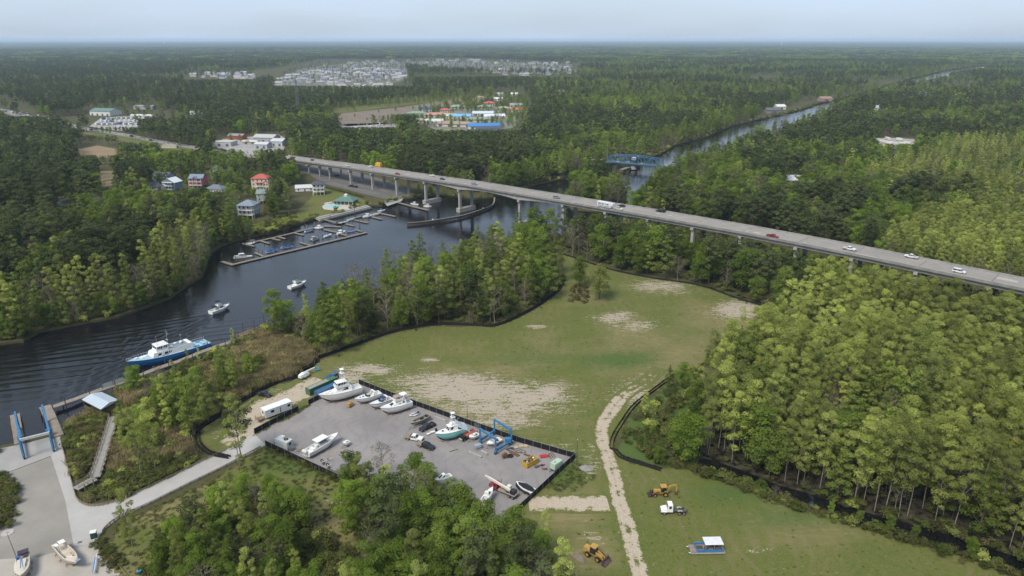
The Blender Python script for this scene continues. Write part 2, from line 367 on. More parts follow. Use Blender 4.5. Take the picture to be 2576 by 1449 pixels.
FIELD_M = bpy.data.materials.new('field_grass'); t = NT(FIELD_M); c_, h_ = grass_nodes(t); t.bsdf(c_, .95, .15, bump=h_, bstr=.6, bdist=.18)
def grid_sheet(name, poly_px, z, m, step=1.6, attrs=None, jit=True):
    pw = ground_pts(poly_px); P = np.array(pw); xs = np.arange(P[:, 0].min(), P[:, 0].max() + step, step); ys = np.arange(P[:, 1].min(), P[:, 1].max() + step, step)
    X, Y = np.meshgrid(xs, ys); ins = in_poly(X, Y, pw); nx, ny = len(xs), len(ys); idx = np.arange(nx * ny).reshape(ny, nx)
    cell = ins[:-1, :-1] & ins[1:, :-1] & ins[:-1, 1:] & ins[1:, 1:]
    q = np.stack([idx[:-1, :-1], idx[:-1, 1:], idx[1:, 1:], idx[1:, :-1]], -1)[cell]; used = np.unique(q); rm = np.full(nx * ny, -1); rm[used] = np.arange(len(used))
    X, Y = X.ravel()[used], Y.ravel()[used]
    # boundary verts wander a little so the edge is not a staircase
    cnt = np.bincount(rm[q].ravel(), minlength=len(used)); bd = cnt < 4
    jx = RNG.normal(0, .35 * step, len(used)) * bd; jy = RNG.normal(0, .35 * step, len(used)) * bd
    Z = z + .0 * X
    me = bpy.data.meshes.new(name); me.from_pydata(np.stack([X + jx, Y + jy, Z], -1).tolist(), [], rm[q].tolist()); me.materials.append(m)
    if attrs:
        dep = Y * CP + HCAM * SP; px = CX + F * X / dep; py = CY + F * (HCAM * CP - Y * SP) / dep
        for k, L_ in attrs.items():
            a = me.attributes.new(k, 'FLOAT', 'POINT'); a.data.foreach_set('value', blobs(px, py, L_).astype(np.float32))
    o = bpy.data.objects.new(name, me); COL.objects.link(o); return struct(o)
grid_sheet('field', FIELD, .03, FIELD_M, 1.5, {'sand': SAND, 'dry': DRY, 'lush': LUSH})
VERGE = [(660, 1118), (720, 1135), (870, 1200), (980, 1252), (1110, 1320), (1230, 1380), (900, 1560), (300, 1560), (255, 1400), (300, 1310), (400, 1270), (500, 1222), (590, 1172)]
grid_sheet('rough_grass', VERGE, .02, FIELD_M, 1.8, {'sand': [(840, 1250, 30, 20, .35)], 'dry': [(850, 1310, 130, 70, 1.0), (420, 1280, 180, 60, .7), (330, 1420, 90, 60, .6), (700, 1400, 200, 60, .8)], 'lush': [(760, 1170, 110, 30, .9), (500, 1240, 80, 20, .6)]})

def sheet_mat(name, c1, c2, c3=None, s1=.25, s2=3.0, rough=.9, stain=0.0):
    m = bpy.data.materials.new(name); t = NT(m); a = t.noise(s1, 6, .6); b = t.noise(s2, 4, .7); c = t.noise(s1 * .3, 4, .5)
    col = t.mix(t.rng(a, .35, .65), c1, c2); col = t.mix(t.rng(b, .5, .75, 0, .6), col, c3 or c1)
    if stain: col = t.mix(t.rng(c, .5, .72, 0, stain), col, tuple(x * .5 for x in c1))
    if stain > .45:
        w = t.n('ShaderNodeTexWave'); w.inputs['Scale'].default_value = .11; w.inputs['Distortion'].default_value = 14; w.inputs['Detail'].default_value = 4; t.l(t.pos((.7, 1, 1)), w.inputs['Vector'])
        col = t.mix(t.rng(w.outputs['Fac'], .8, .98, 0, .3), col, tuple(x * .72 for x in c1)); col = t.mix(t.rng(t.noise(.06, 5, .65), .52, .7, 0, .5), col, tuple(x * y for x, y in zip(c2, (1.22, 1.16, 1.08)))); col = t.mix(t.rng(t.noise(.5, 4, .6), .66, .74, 0, .5), col, tuple(x * .6 for x in c1))
    t.bsdf(col, rough, .2, bump=b, bstr=.35, bdist=.04); return m
def track_mat():
    """sandy wheel track whose edges break up into the grass"""
    m = bpy.data.materials.new('sand_track'); t = NT(m); g, h = grass_nodes(t)
    n = t.noise(.35, 5, .65); n2 = t.noise(1.7, 4, .7); d = t.attr('edge'); f = t.math('ADD', d, t.math('ADD', t.rng(n, .3, .7, -.5, .5), t.rng(n2, .3, .7, -.34, .34)))
    sc = t.mix(t.rng(n2, .3, .7), (.29, .235, .17), (.42, .36, .285)); col = t.mix(t.rng(f, .48, .66), sc, g)
    t.bsdf(col, .95, .15, bump=n2, bstr=.4, bdist=.06); return m
TRACK_M = track_mat()
def strip(name, pts_px, width, z, m, n=8, mid=0.0, cross=7, fade=0):
    """ribbon on the ground with an 'edge' attribute: 0 in the ruts, 1 at the rim"""
    P = [np.array(p) for p in ground_pts(smooth(pts_px, n))]; vs = []; fs = []; ed = []
    for i, p in enumerate(P):
        d = P[min(i + 1, len(P) - 1)] - P[max(i - 1, 0)]; d = d / np.linalg.norm(d); nn = np.array([-d[1], d[0]]); w = width(i / len(P)) if callable(width) else width
        for k in range(cross):
            u = -1 + 2 * k / (cross - 1); vs.append((*(p + nn * u * w / 2), z)); ed.append(max(abs(u) ** 1.6, mid * (1 - min(1, abs(u) / .35))) if abs(u) < .99 else 1.4); ed[-1] += fade * max(0, .22 - i / len(P)) * 4
        if i: fs += [((i - 1) * cross + k, (i - 1) * cross + k + 1, i * cross + k + 1, i * cross + k) for k in range(cross - 1)]
    me = bpy.data.meshes.new(name); me.from_pydata(vs, [], fs); me.materials.append(m)
    a = me.attributes.new('edge', 'FLOAT', 'POINT'); a.data.foreach_set('value', np.array(ed, np.float32))
    o = bpy.data.objects.new(name, me); COL.objects.link(o); return struct(o)
def flat(name, poly_px, z, m, kind='structure'):
    pw = ground_pts(poly_px)
    if sum((b[0] - a[0]) * (b[1] + a[1]) for a, b in zip(pw, pw[1:] + pw[:1])) > 0: pw = pw[::-1]
    mb = MB(); mb.prism(pw, -.3, z); return struct(mb.build(name, m), kind)
strip('dirt_track', [(1660, 925), (1625, 960), (1575, 990), (1540, 1030), (1514, 1075), (1516, 1110), (1530, 1150), (1545, 1200), (1558, 1260), (1578, 1320), (1592, 1380), (1612, 1449), (1640, 1540)], lambda t_: 5.6 if t_ > .3 else 6.6, .07, TRACK_M, mid=.45, fade=1)
GRAVEL_M = sheet_mat('gravel', (.200, .186, .180), (.236, .220, .212), (.168, .157, .152), .09, 2.0, stain=.5)
YARD = [(640, 1092), (752, 1034), (790, 1012), (805, 1005), (903, 966), (1000, 1005), (1150, 1058), (1300, 1112), (1447, 1153), (1320, 1272), (1212, 1374), (840, 1201), (668, 1120)]
flat('gravel_yard', YARD, .08, GRAVEL_M)
SANDP_M = sheet_mat('pale_sand_path', (.31, .285, .245), (.36, .335, .295), (.26, .23, .195), .2, 2.5, stain=.3)
strip('sand_path', [(600, 1120), (625, 1070), (665, 1025), (730, 1000), (780, 975), (815, 958)], lambda t_: 15, .06, TRACK_M, cross=9)
strip('gravel_spur', [(1330, 1268), (1400, 1266), (1460, 1268), (1530, 1266)], 8.5, .10, TRACK_M, cross=9)
CONC_M = sheet_mat('pale_concrete', (.317, .304, .286), (.361, .348, .330), (.282, .268, .251), .15, 1.2, stain=.25)
DRIVE = [(128, 1148), (152, 1104), (185, 1232), (192, 1252), (205, 1266), (228, 1272), (270, 1268), (330, 1246), (420, 1205), (500, 1165), (570, 1132), (640, 1092), (668, 1120), (640, 1136), (570, 1172), (480, 1216), (380, 1266), (300, 1302), (262, 1332), (240, 1362), (215, 1372), (186, 1376), (165, 1262)]
flat('concrete_drive', DRIVE, .10, CONC_M)
PAD_M = sheet_mat('pad_concrete', (.264, .257, .242), (.304, .295, .277), (.220, .214, .202), .2, 1.5, stain=.4)
flat('lift_pad', [(-20, 1133), (0, 1129), (60, 1117), (125, 1100), (151, 1094), (152, 1104), (128, 1148), (0, 1196), (-40, 1208)], .12, PAD_M)
LOT_M = sheet_mat('lot_gravel', (.215, .200, .176), (.25, .233, .206), (.185, .172, .152), .15, 2.2, stain=.3)
flat('boat_lot', [(-60, 1212), (0, 1197), (128, 1149), (165, 1262), (186, 1377), (100, 1400), (-60, 1412)], .07, LOT_M)
grid_sheet('sand_lot', [(-120, 1370), (100, 1385), (190, 1366), (252, 1366), (262, 1400), (300, 1440), (340, 1500), (-150, 1520)], .045, SANDP_M, 1.0)
# ------------------------------------------------------------------ trees: prototypes
def leaf_mat(name, c1, c2, c3, trans=.35):
    m = bpy.data.materials.new(name); t = NT(m)
    oi = t.n('ShaderNodeObjectInfo'); tint = t.attr('tint')
    col = t.mix(tint, c1, c2); col = t.mix(t.rng(oi.outputs['Random'], .0, 1.0, 0, .75), col, c3)
    # stands differ a little from place to place
    w = t.n('ShaderNodeTexNoise'); w.inputs['Scale'].default_value = .012; w.inputs['Detail'].default_value = 3; t.l(oi.outputs['Location'], w.inputs['Vector'])
    v = t.rng(w.outputs['Fac'], .3, .7, .78, 1.22); r2 = t.math('FRACT', t.math('MULTIPLY', oi.outputs['Random'], 17.3)); v = t.math('MULTIPLY', v, t.rng(r2, 0, 1, .62, 1.32))
    col = t.mix(1.0, col, v, 'MULTIPLY')
    d = t.n('ShaderNodeBsdfDiffuse'); tr = t.n('ShaderNodeBsdfTranslucent'); mx = t.n('ShaderNodeMixShader'); mx.inputs[0].default_value = trans
    t.l(col, d.inputs['Color']); t.l(t.mix(1.0, col, (1.15, 1.1, .7), 'MULTIPLY'), tr.inputs['Color'])
    t.l(d.outputs[0], mx.inputs[1]); t.l(tr.outputs[0], mx.inputs[2]); t.l(mx.outputs[0], t.out.inputs['Surface']); return m
LEAF = {
    'swamp_tree': leaf_mat('yellow_green_leaves', (.255, .305, .060), (.410, .440, .130), (.225, .260, .085), .5),
    'broadleaf_tree': leaf_mat('mid_green_leaves', (.115, .190, .026), (.225, .310, .050), (.150, .190, .046), .5),
    'pine_tree': leaf_mat('pine_needles', (.048, .070, .025), (.090, .112, .040), (.070, .078, .034), .22),
    'cypress_tree': leaf_mat('cypress_needles', (.125, .185, .032), (.220, .270, .060), (.160, .185, .060), .5),
    'bare_tree': leaf_mat('budding_twigs', (.105, .090, .062), (.165, .145, .095), (.110, .105, .060), .2),
    'shrub': leaf_mat('shrub_leaves', (.075, .105, .022), (.130, .155, .038), (.105, .098, .042)),
}
BARK = {'pale': mat((.22, .195, .165), .9, .1, var=.3, name='pale_bark'), 'dark': mat((.085, .068, .052), .9, .1, var=.3, name='dark_bark')}
def leaf_cloud(rs, clumps, n, size, up=.6, shell=(.55, 1.0)):
    c = np.array([k[:3] for k in clumps]); r = np.array([k[3] for k in clumps]); sq = np.array([k[4] if len(k) > 4 else .8 for k in clumps])
    p = r ** 1.7; p /= p.sum(); ix = rs.choice(len(clumps), n, p=p); d = rs.normal(size=(n, 3)); d /= np.linalg.norm(d, axis=1)[:, None]
    d[:, 2] = np.where((d[:, 2] < -.3) & (rs.random(n) < .6), -d[:, 2], d[:, 2])
    rad = (r[ix] * rs.uniform(*shell, n))[:, None]; pos = c[ix] + d * rad * np.stack([np.ones(n), np.ones(n), sq[ix]], -1)
    nor = d * .8 + rs.normal(0, .36, (n, 3)); nor[:, 2] += up; nor /= np.linalg.norm(nor, axis=1)[:, None]
    a = np.cross(nor, rs.normal(size=(n, 3))); a /= np.linalg.norm(a, axis=1)[:, None]; b = np.cross(nor, a)
    s = size * rs.uniform(.55, 1.3, n)[:, None]; k = rs.uniform(.55, .95, n)[:, None]
    V = np.stack([pos - a * s / 2 - b * s * k / 2, pos + a * s / 2 - b * s * k * .3, pos + a * s * .45 + b * s * k / 2, pos - a * s * .3 + b * s * k * .45], 1).reshape(-1, 3)
    ct = rs.random(len(clumps)); tint = np.clip(.72 * ct[ix] + .28 * rs.random(n), 0, 1)
    return V, tint
def trunk_mb(rs, H, r, clumps, limbs, lean=.3, twigs=0):
    mb = MB(); pts = [Vector((0, 0, -.3))]; x = y = 0
    for k in range(1, 5):
        x += rs.normal(0, lean * .5); y += rs.normal(0, lean * .5); pts.append(Vector((x, y, H * k / 4.3)))
    for k in range(4): mb.cyl(pts[k], pts[k + 1], r * (1 - .22 * k), r * (1 - .22 * (k + 1)), 6, cap=False)
    def at(z):
        k = min(3, max(0, int(z / (H / 4.3)))); f = (z - pts[k].z) / (pts[k + 1].z - pts[k].z); return pts[k].lerp(pts[k + 1], min(1, max(0, f)))
    for c in clumps[:limbs]:
        e = Vector(c[:3]); z0 = max(H * .18, e.z - .75 * math.hypot(c[0], c[1]) - .4); s_ = at(z0); m_ = s_.lerp(e, .5) + Vector((0, 0, .2 * (e - s_).length * .5))
        mb.cyl(s_, m_, r * .42, r * .28, 5, cap=False); mb.cyl(m_, e, r * .28, r * .1, 4, cap=False)
        for _ in range(twigs):
            q = e + Vector(rs.normal(0, 1, 3) * c[3] * .9); st = m_.lerp(e, rs.uniform(0, 1)); mb.cyl(st, q, r * .13, r * .04, 3, cap=False)
    return mb
def clumps_for(sp, rs):
    C = []
    if sp == 'swamp_tree':
        H = 18.5; n = 20; zl = rs.uniform(4.6, 8.4)
        for i in range(n):
            f = i / (n - 1); z = zl + f * (18.1 - zl); w = 1.95 * math.sin(PI * min(1, .18 + .72 * f)) + .15; a = i * 2.4 + rs.uniform(0, 1.2); q = w * rs.uniform(.35, 1)
            C.append((q * math.cos(a), q * math.sin(a), z + rs.normal(0, .5), rs.uniform(.6, 1.15), rs.uniform(.7, 1.05)))
    elif sp == 'broadleaf_tree':
        H = 15; n = 24
        for i in range(n):
            f = (i + .5) / n; z = 3.2 + 10.3 * f; w = 4.2 * math.sin(PI * (.16 + .76 * f)) ** .8; a = i * 2.4 + rs.uniform(0, 1.0); q = w * rs.uniform(.5, 1) if i % 4 else w * .2
            C.append((q * math.cos(a), q * math.sin(a), z + rs.normal(0, .5), rs.uniform(1.2, 2.3), rs.uniform(.65, .9)))
    elif sp == 'pine_tree':
        H = 20; n = 17
        for i in range(n):
            f = (i + .5) / n; z = 9.5 + 9.6 * f; w = 3.7 * math.sin(PI * (.2 + .72 * f)) ** .7; a = i * 2.4 + rs.uniform(0, 1.3); q = w * rs.uniform(.45, 1)
            C.append((q * math.cos(a), q * math.sin(a), z + rs.normal(0, .4), rs.uniform(1.0, 1.9), rs.uniform(.45, .65)))
    elif sp == 'cypress_tree':
        H = 17; n = 22
        for i in range(n):
            f = (i + .5) / n; z = 3.5 + 13 * f; w = 3.3 * (1 - f) ** .75 + .25; a = i * 2.4 + rs.uniform(0, .8); q = w * rs.uniform(.5, 1)
            C.append((q * math.cos(a), q * math.sin(a), z, .75 + 1.0 * (1 - f), .6))
    elif sp == 'bare_tree':
        H = 14; n = 20
        for i in range(n):
            f = (i + .5) / n; z = 4.5 + 9 * f; w = 4.0 * math.sin(PI * (.2 + .7 * f)); a = i * 2.4 + rs.uniform(0, 1); q = w * rs.uniform(.4, 1)
            C.append((q * math.cos(a), q * math.sin(a), z, rs.uniform(1.0, 1.8), .8))
    else:
        H = 2.4; n = 7
        for i in range(n):
            a = i * 2.4; q = rs.uniform(.1, 1.15); C.append((q * math.cos(a), q * math.sin(a), rs.uniform(.5, 1.5), rs.uniform(.5, .95), .8))
    return H, C
SPEC = {'swamp_tree': (3000, .235, .085, 8, 'pale'), 'broadleaf_tree': (4200, .36, .2, 12, 'dark'), 'pine_tree': (1900, .42, .19, 9, 'dark'), 'cypress_tree': (1900, .38, .2, 8, 'dark'),
        'bare_tree': (800, .28, .17, 18, 'pale'), 'shrub': (230, .30, .05, 3, 'dark')}
PROTO = {}; TREE_H = {}
def leaf_mesh(name, V, tint, m, extra=None, em=None):
    n = len(V) // 4; verts = V.tolist(); faces = [(4 * i, 4 * i + 1, 4 * i + 2, 4 * i + 3) for i in range(n)]; mi = [0] * n
    if extra is not None:
        o = len(verts); verts += extra.v; faces += [tuple(i + o for i in f) for f in extra.f]; mi += [1] * len(extra.f); tint = np.concatenate([tint, np.zeros(len(extra.f))])
    me = bpy.data.meshes.new(name); me.from_pydata(verts, [], faces); me.materials.append(m)
    if extra is not None: me.materials.append(em); me.polygons.foreach_set('material_index', mi)
    a = me.attributes.new('tint', 'FLOAT', 'FACE'); a.data.foreach_set('value', np.asarray(tint, np.float32)); return me
PCOL = bpy.data.collections.new('tree_prototypes'); PINDEX = {}
def reg_proto(key, me):
    o = bpy.data.objects.new('proto_%03d' % len(PINDEX), me); PCOL.objects.link(o); PINDEX[key] = len(PINDEX)
NVAR = 4
for si, sp in enumerate(SPEC):
    n, sz, r, limbs, bark = SPEC[sp]
    for v in range(NVAR):
        rs = np.random.default_rng(100 * si + v); H, C = clumps_for(sp, rs); TREE_H[sp] = H
        V, tint = leaf_cloud(rs, C, n, sz); tr = trunk_mb(rs, H, r, C, limbs, twigs=5 if sp == 'bare_tree' else 0)
        PROTO[sp, v] = (leaf_mesh(sp + '_crown', V, tint, LEAF[sp]), tr.mesh(sp + '_trunk', BARK[bark]))
        reg_proto((sp, v, 0), leaf_mesh(sp, V, tint, LEAF[sp], tr, BARK[bark]))
    for v in range(2):                                   # lighter versions for the far woods
        rs = np.random.default_rng(900 + 10 * si + v); H, C = clumps_for(sp, rs); V, tint = leaf_cloud(rs, C, max(60, n // 9), sz * 2.6)
        tr = MB(); tr.cyl((0, 0, 0), (0, 0, H * .85), r, r * .4, 4, cap=False); reg_proto((sp, v, 1), leaf_mesh(sp + '_far', V, tint, LEAF[sp], tr, BARK[bark]))
for v in range(3):                                       # a stand of crowns for the woods kilometres away
    for sp in ('pine_tree', 'broadleaf_tree'):
        rs = np.random.default_rng(2000 + v); C = []
        for k in range(26):
            a = k * 2.4; q = 26 * math.sqrt((k + .5) / 26); C.append((q * math.cos(a), q * math.sin(a), rs.uniform(8, 16), rs.uniform(4, 6.5), .9))
        V, tint = leaf_cloud(rs, C, 420, 3.6); reg_proto((sp, v, 2), leaf_mesh(sp + '_stand', V, tint, LEAF[sp]))

# ------------------------------------------------------------------ trees: where they stand
def vnoise(x, y, s, seed=0):
    x = np.asarray(x, float) / s; y = np.asarray(y, float) / s; xi = np.floor(x).astype(np.int64); yi = np.floor(y).astype(np.int64); fx = x - xi; fy = y - yi
    fx = fx * fx * (3 - 2 * fx); fy = fy * fy * (3 - 2 * fy)
    def h(a, b):
        n = (a * 374761393 + b * 668265263 + seed * 1442695041) & 0x7fffffff; n = ((n ^ (n >> 13)) * 1274126177) & 0x7fffffff; return (n & 0xffff) / 65535.
    return (h(xi, yi) * (1 - fx) + h(xi + 1, yi) * fx) * (1 - fy) + (h(xi, yi + 1) * (1 - fx) + h(xi + 1, yi + 1) * fx) * fy
BRIDGE_AX = [(-330, 800), (-168.7, 640), (-34.6, 512), (226, 296), (420, 130)]
MARSH = [(155, 1092), (195, 1052), (250, 1020), (300, 985), (430, 936), (600, 868), (690, 826), (730, 850), (800, 880), (800, 905), (790, 920), (745, 952), (640, 995), (560, 1045), (500, 1085), (490, 1105), (520, 1150), (330, 1248), (205, 1268)]
CLEAR = [FIELD, MARSH, VERGE, DRIVE, [(-300, 1080), (150, 1090), (260, 1370), (340, 1560), (-300, 1560)], [(-300, 1200), (1450, 1200), (1450, 1700), (-300, 1700)], [(140, 1000), (640, 840), (700, 1000), (560, 1200), (180, 1280)],
    [(620, 600), (800, 552), (930, 522), (1010, 505), (1050, 490), (1010, 455), (860, 415), (745, 405), (740, 440), (790, 500), (720, 545), (640, 575)],   # marina lawn, pool, car park
    [(180, 330), (300, 345), (420, 368), (520, 385), (640, 402), (745, 408), (745, 425), (560, 402), (380, 382), (240, 355), (160, 345)],               # main road
    [(-200, 262), (20, 270), (110, 318), (180, 335), (250, 318), (250, 285), (120, 298), (20, 255), (-200, 245)],
    [(190, 372), (240, 362), (330, 380), (390, 394), (330, 402), (200, 396)], [(250, 428), (300, 430), (300, 482), (255, 482)],
    [(215, 280), (390, 270), (520, 300), (520, 330), (400, 335), (240, 320)],                                                                           # vehicle storage
    [(540, 345), (720, 330), (730, 385), (640, 398), (540, 372)],
    [(1020, 272), (1100, 262), (1210, 240), (1310, 228), (1340, 262), (1335, 300), (1330, 340), (1130, 350), (1040, 320)],                              # village of shops
    [(840, 272), (1060, 255), (1250, 240), (1240, 262), (1040, 285), (1000, 312), (860, 322), (830, 300)],                                              # cleared land
    [(470, 205), (470, 178), (620, 180), (700, 172), (800, 150), (1160, 146), (1460, 158), (1460, 186), (1240, 188), (1020, 172), (1030, 208), (940, 228), (690, 212)],  # housing estate
    [(1900, 305), (1990, 285), (2100, 262), (2130, 250), (2030, 255), (1900, 290)], [(2030, 428), (2120, 428), (2120, 445), (2020, 445)], [(2200, 345), (2310, 345), (2310, 372), (2200, 372)],
    [(380, 440), (470, 425), (590, 430), (710, 450), (710, 500), (600, 505), (420, 500), (370, 470)], [(590, 500), (670, 500), (670, 555), (600, 560)], [(690, 470), (830, 460), (850, 520), (800, 550), (740, 520)], [(130, 505), (215, 505), (215, 535), (130, 535)],
]
FRINGE = [(1600, 1022), (1700, 947), (1785, 915), (1945, 778), (1965, 800), (2010, 800), (1980, 850), (1900, 900), (1830, 950), (1775, 1010), (1745, 1080), (1755, 1160), (1662, 1186), (1560, 1155), (1543, 1130), (1572, 1060)]
CLEAR += [FRINGE, [(1380, 1540), (2720, 1540), (2900, 2300), (1200, 2300)], [(-300, 1600), (1500, 1600), (1500, 2300), (-300, 2300)]]
SWAMP = [[(1755, 1165), (1770, 1181), (1860, 1212), (1940, 1247), (2010, 1268), (2110, 1298), (2210, 1328), (2310, 1355), (2410, 1384), (2510, 1417), (2700, 1490), (3200, 1500), (3200, 800), (2576, 740), (2100, 700), (2020, 740), (2010, 800), (1980, 850), (1900, 900), (1830, 950), (1775, 1010), (1745, 1080)],
         [(2150, 690), (2260, 610), (2400, 540), (2700, 545), (2800, 800), (2576, 760), (2300, 720)], [(2160, 470), (2250, 420), (2400, 372), (2700, 365), (2700, 520), (2400, 520)]]
WEST = [(-400, 560), (250, 560), (520, 600), (640, 585), (560, 625), (528, 650), (510, 705), (430, 760), (370, 780), (300, 805), (100, 845), (0, 872), (-400, 940)]
PENIN = [(690, 826), (850, 778), (1050, 705), (1150, 665), (1280, 618), (1440, 592), (1560, 560), (1640, 540), (1700, 600), (1393, 630), (1370, 650), (1400, 685), (1425, 708), (1415, 730), (1380, 758), (1340, 785), (1280, 813), (1200, 815), (1110, 812), (1050, 820), (980, 835), (900, 862), (800, 880), (730, 850)]
BELT = [(1393, 628), (1700, 560), (2000, 640), (2100, 700), (1950, 775), (1850, 745), (1740, 708), (1560, 678)]
DITCH = [(1755, 1166), (1800, 1178), (1870, 1203), (1950, 1236), (2020, 1256), (2110, 1287), (2210, 1317), (2310, 1345), (2420, 1376), (2520, 1410), (2640, 1450)]
def candidates(r0, r1, step, ang=0.86):
    xs = np.arange(-r1, r1, step); ys = np.arange(0, r1, step); X, Y = np.meshgrid(xs, ys); X = X.ravel() + RNG.uniform(-.45, .45, X.size) * step; Y = Y.ravel() + RNG.uniform(-.45, .45, Y.size) * step
    d = np.hypot(X, Y); k = (d >= r0) & (d < r1) & (np.abs(np.arctan2(X, Y)) < ang) & (Y > 60); X, Y = X[k], Y[k]
    dep = Y * CP + HCAM * SP; px = CX + F * X / dep; py = CY + F * (HCAM * CP - Y * SP) / dep
    k = (px > -260) & (px < 2840) & (py < 1700); X, Y, px, py = X[k], Y[k], px[k], py[k]
    bad = in_poly(X, Y, riv_w) & ~in_poly(X, Y, isl_w)
    for c in CLEAR: bad |= in_poly(px, py, c)
    bd = seg_dist(X, Y, BRIDGE_AX); bad |= bd < 10.5
    if r0 < 1500: bad |= seg_dist(X, Y, riv_w + riv_w[:1]) < .4
    if r0 == 0: bad |= seg_dist(X, Y, ground_pts(DITCH)) < 4.2
    k = ~bad; return X[k], Y[k], px[k], py[k]
TREES = []      # x, y, species, variant, scale, lod
def pick(u, table):
    acc = 0
    for s, p in table:
        acc += p
        if u < acc: return s
    return table[-1][0]
for r0, r1, step, lod in ((0, 700, 4.5, 0), (700, 1500, 9.5, 1), (1500, 4200, 17, 1), (4200, 11000, 46, 2)):
    X, Y, px, py = candidates(r0, r1, step); U = RNG.random(len(X)); N1 = vnoise(X, Y, 38, 1) * .6 + vnoise(X, Y, 12, 2) * .4; N2 = vnoise(X, Y, 240, 3) * .6 + vnoise(X, Y, 90, 4) * .4
    sw = np.zeros(len(X), bool); CLR = vnoise(X, Y, 520, 9) * .62 + vnoise(X, Y, 150, 10) * .38
    for s_ in SWAMP: sw |= in_poly(px, py, s_)
    pw_ = (in_poly(px, py, SWAMP[1]) | in_poly(px, py, SWAMP[2])) & (N1 < .64); we = in_poly(px, py, WEST); pe = in_poly(px, py, PENIN); be = in_poly(px, py, BELT); rd = seg_dist(X, Y, riv_w + riv_w[:1]) if r0 < 4000 else np.full(len(X), 1e4)
    for i in range(len(X)):
        u = U[i]; n1 = N1[i]; n2 = N2[i]; sc = 1.0; v = RNG.integers(0, 4)
        if r0 >= 1500 and CLR[i] > .73: continue
        if lod == 2:
            sp = 'pine_tree' if n1 * .5 + n2 * .5 + (px[i] < 1300) * .06 > .47 else 'broadleaf_tree'; TREES.append((X[i], Y[i], sp, int(v) % 3, RNG.uniform(.85, 1.15), 2)); continue
        if pw_[i]: TREES.append((X[i], Y[i], pick(u, (('swamp_tree', .9), ('cypress_tree', .06), ('bare_tree', .04))), int(v), RNG.uniform(.8, 1.15), lod)); continue
        if lod == 0 and not sw[i] and RNG.random() > .54: continue
        if sw[i]:
            sc = (.78 + .42 * vnoise(X[i], Y[i], 16, 7)) * (.8 if u > .85 else 1)
            if n1 > .62: sp = pick(u, (('broadleaf_tree', .2), ('cypress_tree', .5), ('bare_tree', .15), ('swamp_tree', .15)))
            else: sp = pick(u, (('swamp_tree', .80), ('cypress_tree', .11), ('bare_tree', .09)))
        elif pe[i]:
            if u < .32 and rd[i] > 10: continue
            sp = pick(RNG.random(), (('swamp_tree', .30), ('cypress_tree', .28), ('broadleaf_tree', .28), ('bare_tree', .14)))
        elif be[i]:
            if u < .38: continue
            sp = pick(RNG.random(), (('broadleaf_tree', .5), ('pine_tree', .44), ('bare_tree', .06))); sc = 1.08
        elif we[i]:
            if u < .12: continue
            near = rd[i] < 26; u = RNG.random()
            sp = pick(u, (('swamp_tree', .45), ('cypress_tree', .33), ('bare_tree', .22))) if near else (pick(u, (('pine_tree', .8), ('broadleaf_tree', .15), ('bare_tree', .05))) if n1 > .43 else pick(u, (('cypress_tree', .34), ('broadleaf_tree', .40), ('swamp_tree', .14), ('bare_tree', .12))))
        else:
            if r0 < 700 and u < .2: continue
            u = RNG.random(); right = px[i] > 1350
            th = .51 if right else .42
            if n2 * .45 + n1 * .55 > th: sp = pick(u, (('pine_tree', .84), ('broadleaf_tree', .12), ('bare_tree', .04)))
            else: sp = pick(u, (('broadleaf_tree', .58), ('cypress_tree', .2), ('swamp_tree', .05), ('bare_tree', .12)))
            if rd[i] < 26: sp = pick(u, (('cypress_tree', .5), ('bare_tree', .25), ('broadleaf_tree', .25)))
        k = RNG.uniform(.92, 1.5) * sc * (1.0 if lod == 0 else .9)
        if r1 > 1500: k *= 1.05
        TREES.append((X[i], Y[i], sp, int(v), k, lod))
# trees close to the bridge must stay clear of its deck
# ------------------------------------------------------------------ vehicles and boats: builders (local +x is the front or bow)
GLASS = mat((.018, .022, .026), .08, .6, var=.05, name='dark_glass'); TYRE = mat((.022, .021, .02), .85, .2, name='rubber'); RIM = mat((.35, .35, .34), .35, .5, .6, name='rim_metal')
WHITE = mat((.66, .66, .64), .3, .45, var=.06, dirt=.06, name='white_gelcoat'); WPAINT = mat((.60, .60, .58), .4, .4, var=.08, dirt=.12, name='white_paint'); BLACK = mat((.016, .016, .018), .35, .5, name='black_paint')
STEEL = mat((.30, .30, .30), .4, .5, .7, name='steel'); GALV = mat((.36, .37, .37), .5, .4, .4, name='galvanised'); RUST = mat((.13, .062, .034), .9, .2, var=.35, name='rust'); ALU = mat((.42, .42, .40), .4, .5, .5, var=.2, name='bare_aluminium')
WOOD = mat((.20, .165, .125), .9, .1, var=.3, scale=2.5, name='weathered_wood'); WOODD = mat((.095, .075, .055), .9, .1, var=.3, name='dark_timber'); CONC = mat((.30, .29, .275), .9, .2, var=.18, scale=.35, dirt=.25, name='weathered_concrete')
LIFTBLUE = mat((.03, .145, .30), .5, .4, var=.2, dirt=.25, name='lift_blue'); YEL = mat((.36, .22, .05), .6, .3, var=.2, dirt=.4, name='machine_yellow'); CANVASB = mat((.014, .016, .024), .8, .2, name='black_canvas')
WHEELS = {}
def wheel_mesh(r, w, m=None):
    k = (round(r, 2), round(w, 2))
    if k not in WHEELS:
        a = MB(); a.cyl((0, -w / 2, 0), (0, w / 2, 0), r, n=14); b = MB(); b.cyl((0, -w / 2 - .015, 0), (0, w / 2 + .015, 0), r * .58, n=10); b.cyl((0, -w / 2 - .03, 0), (0, w / 2 + .03, 0), r * .18, n=8)
        WHEELS[k] = (a.mesh('tyre', TYRE, False), b.mesh('rim', m or RIM))
    return WHEELS[k]
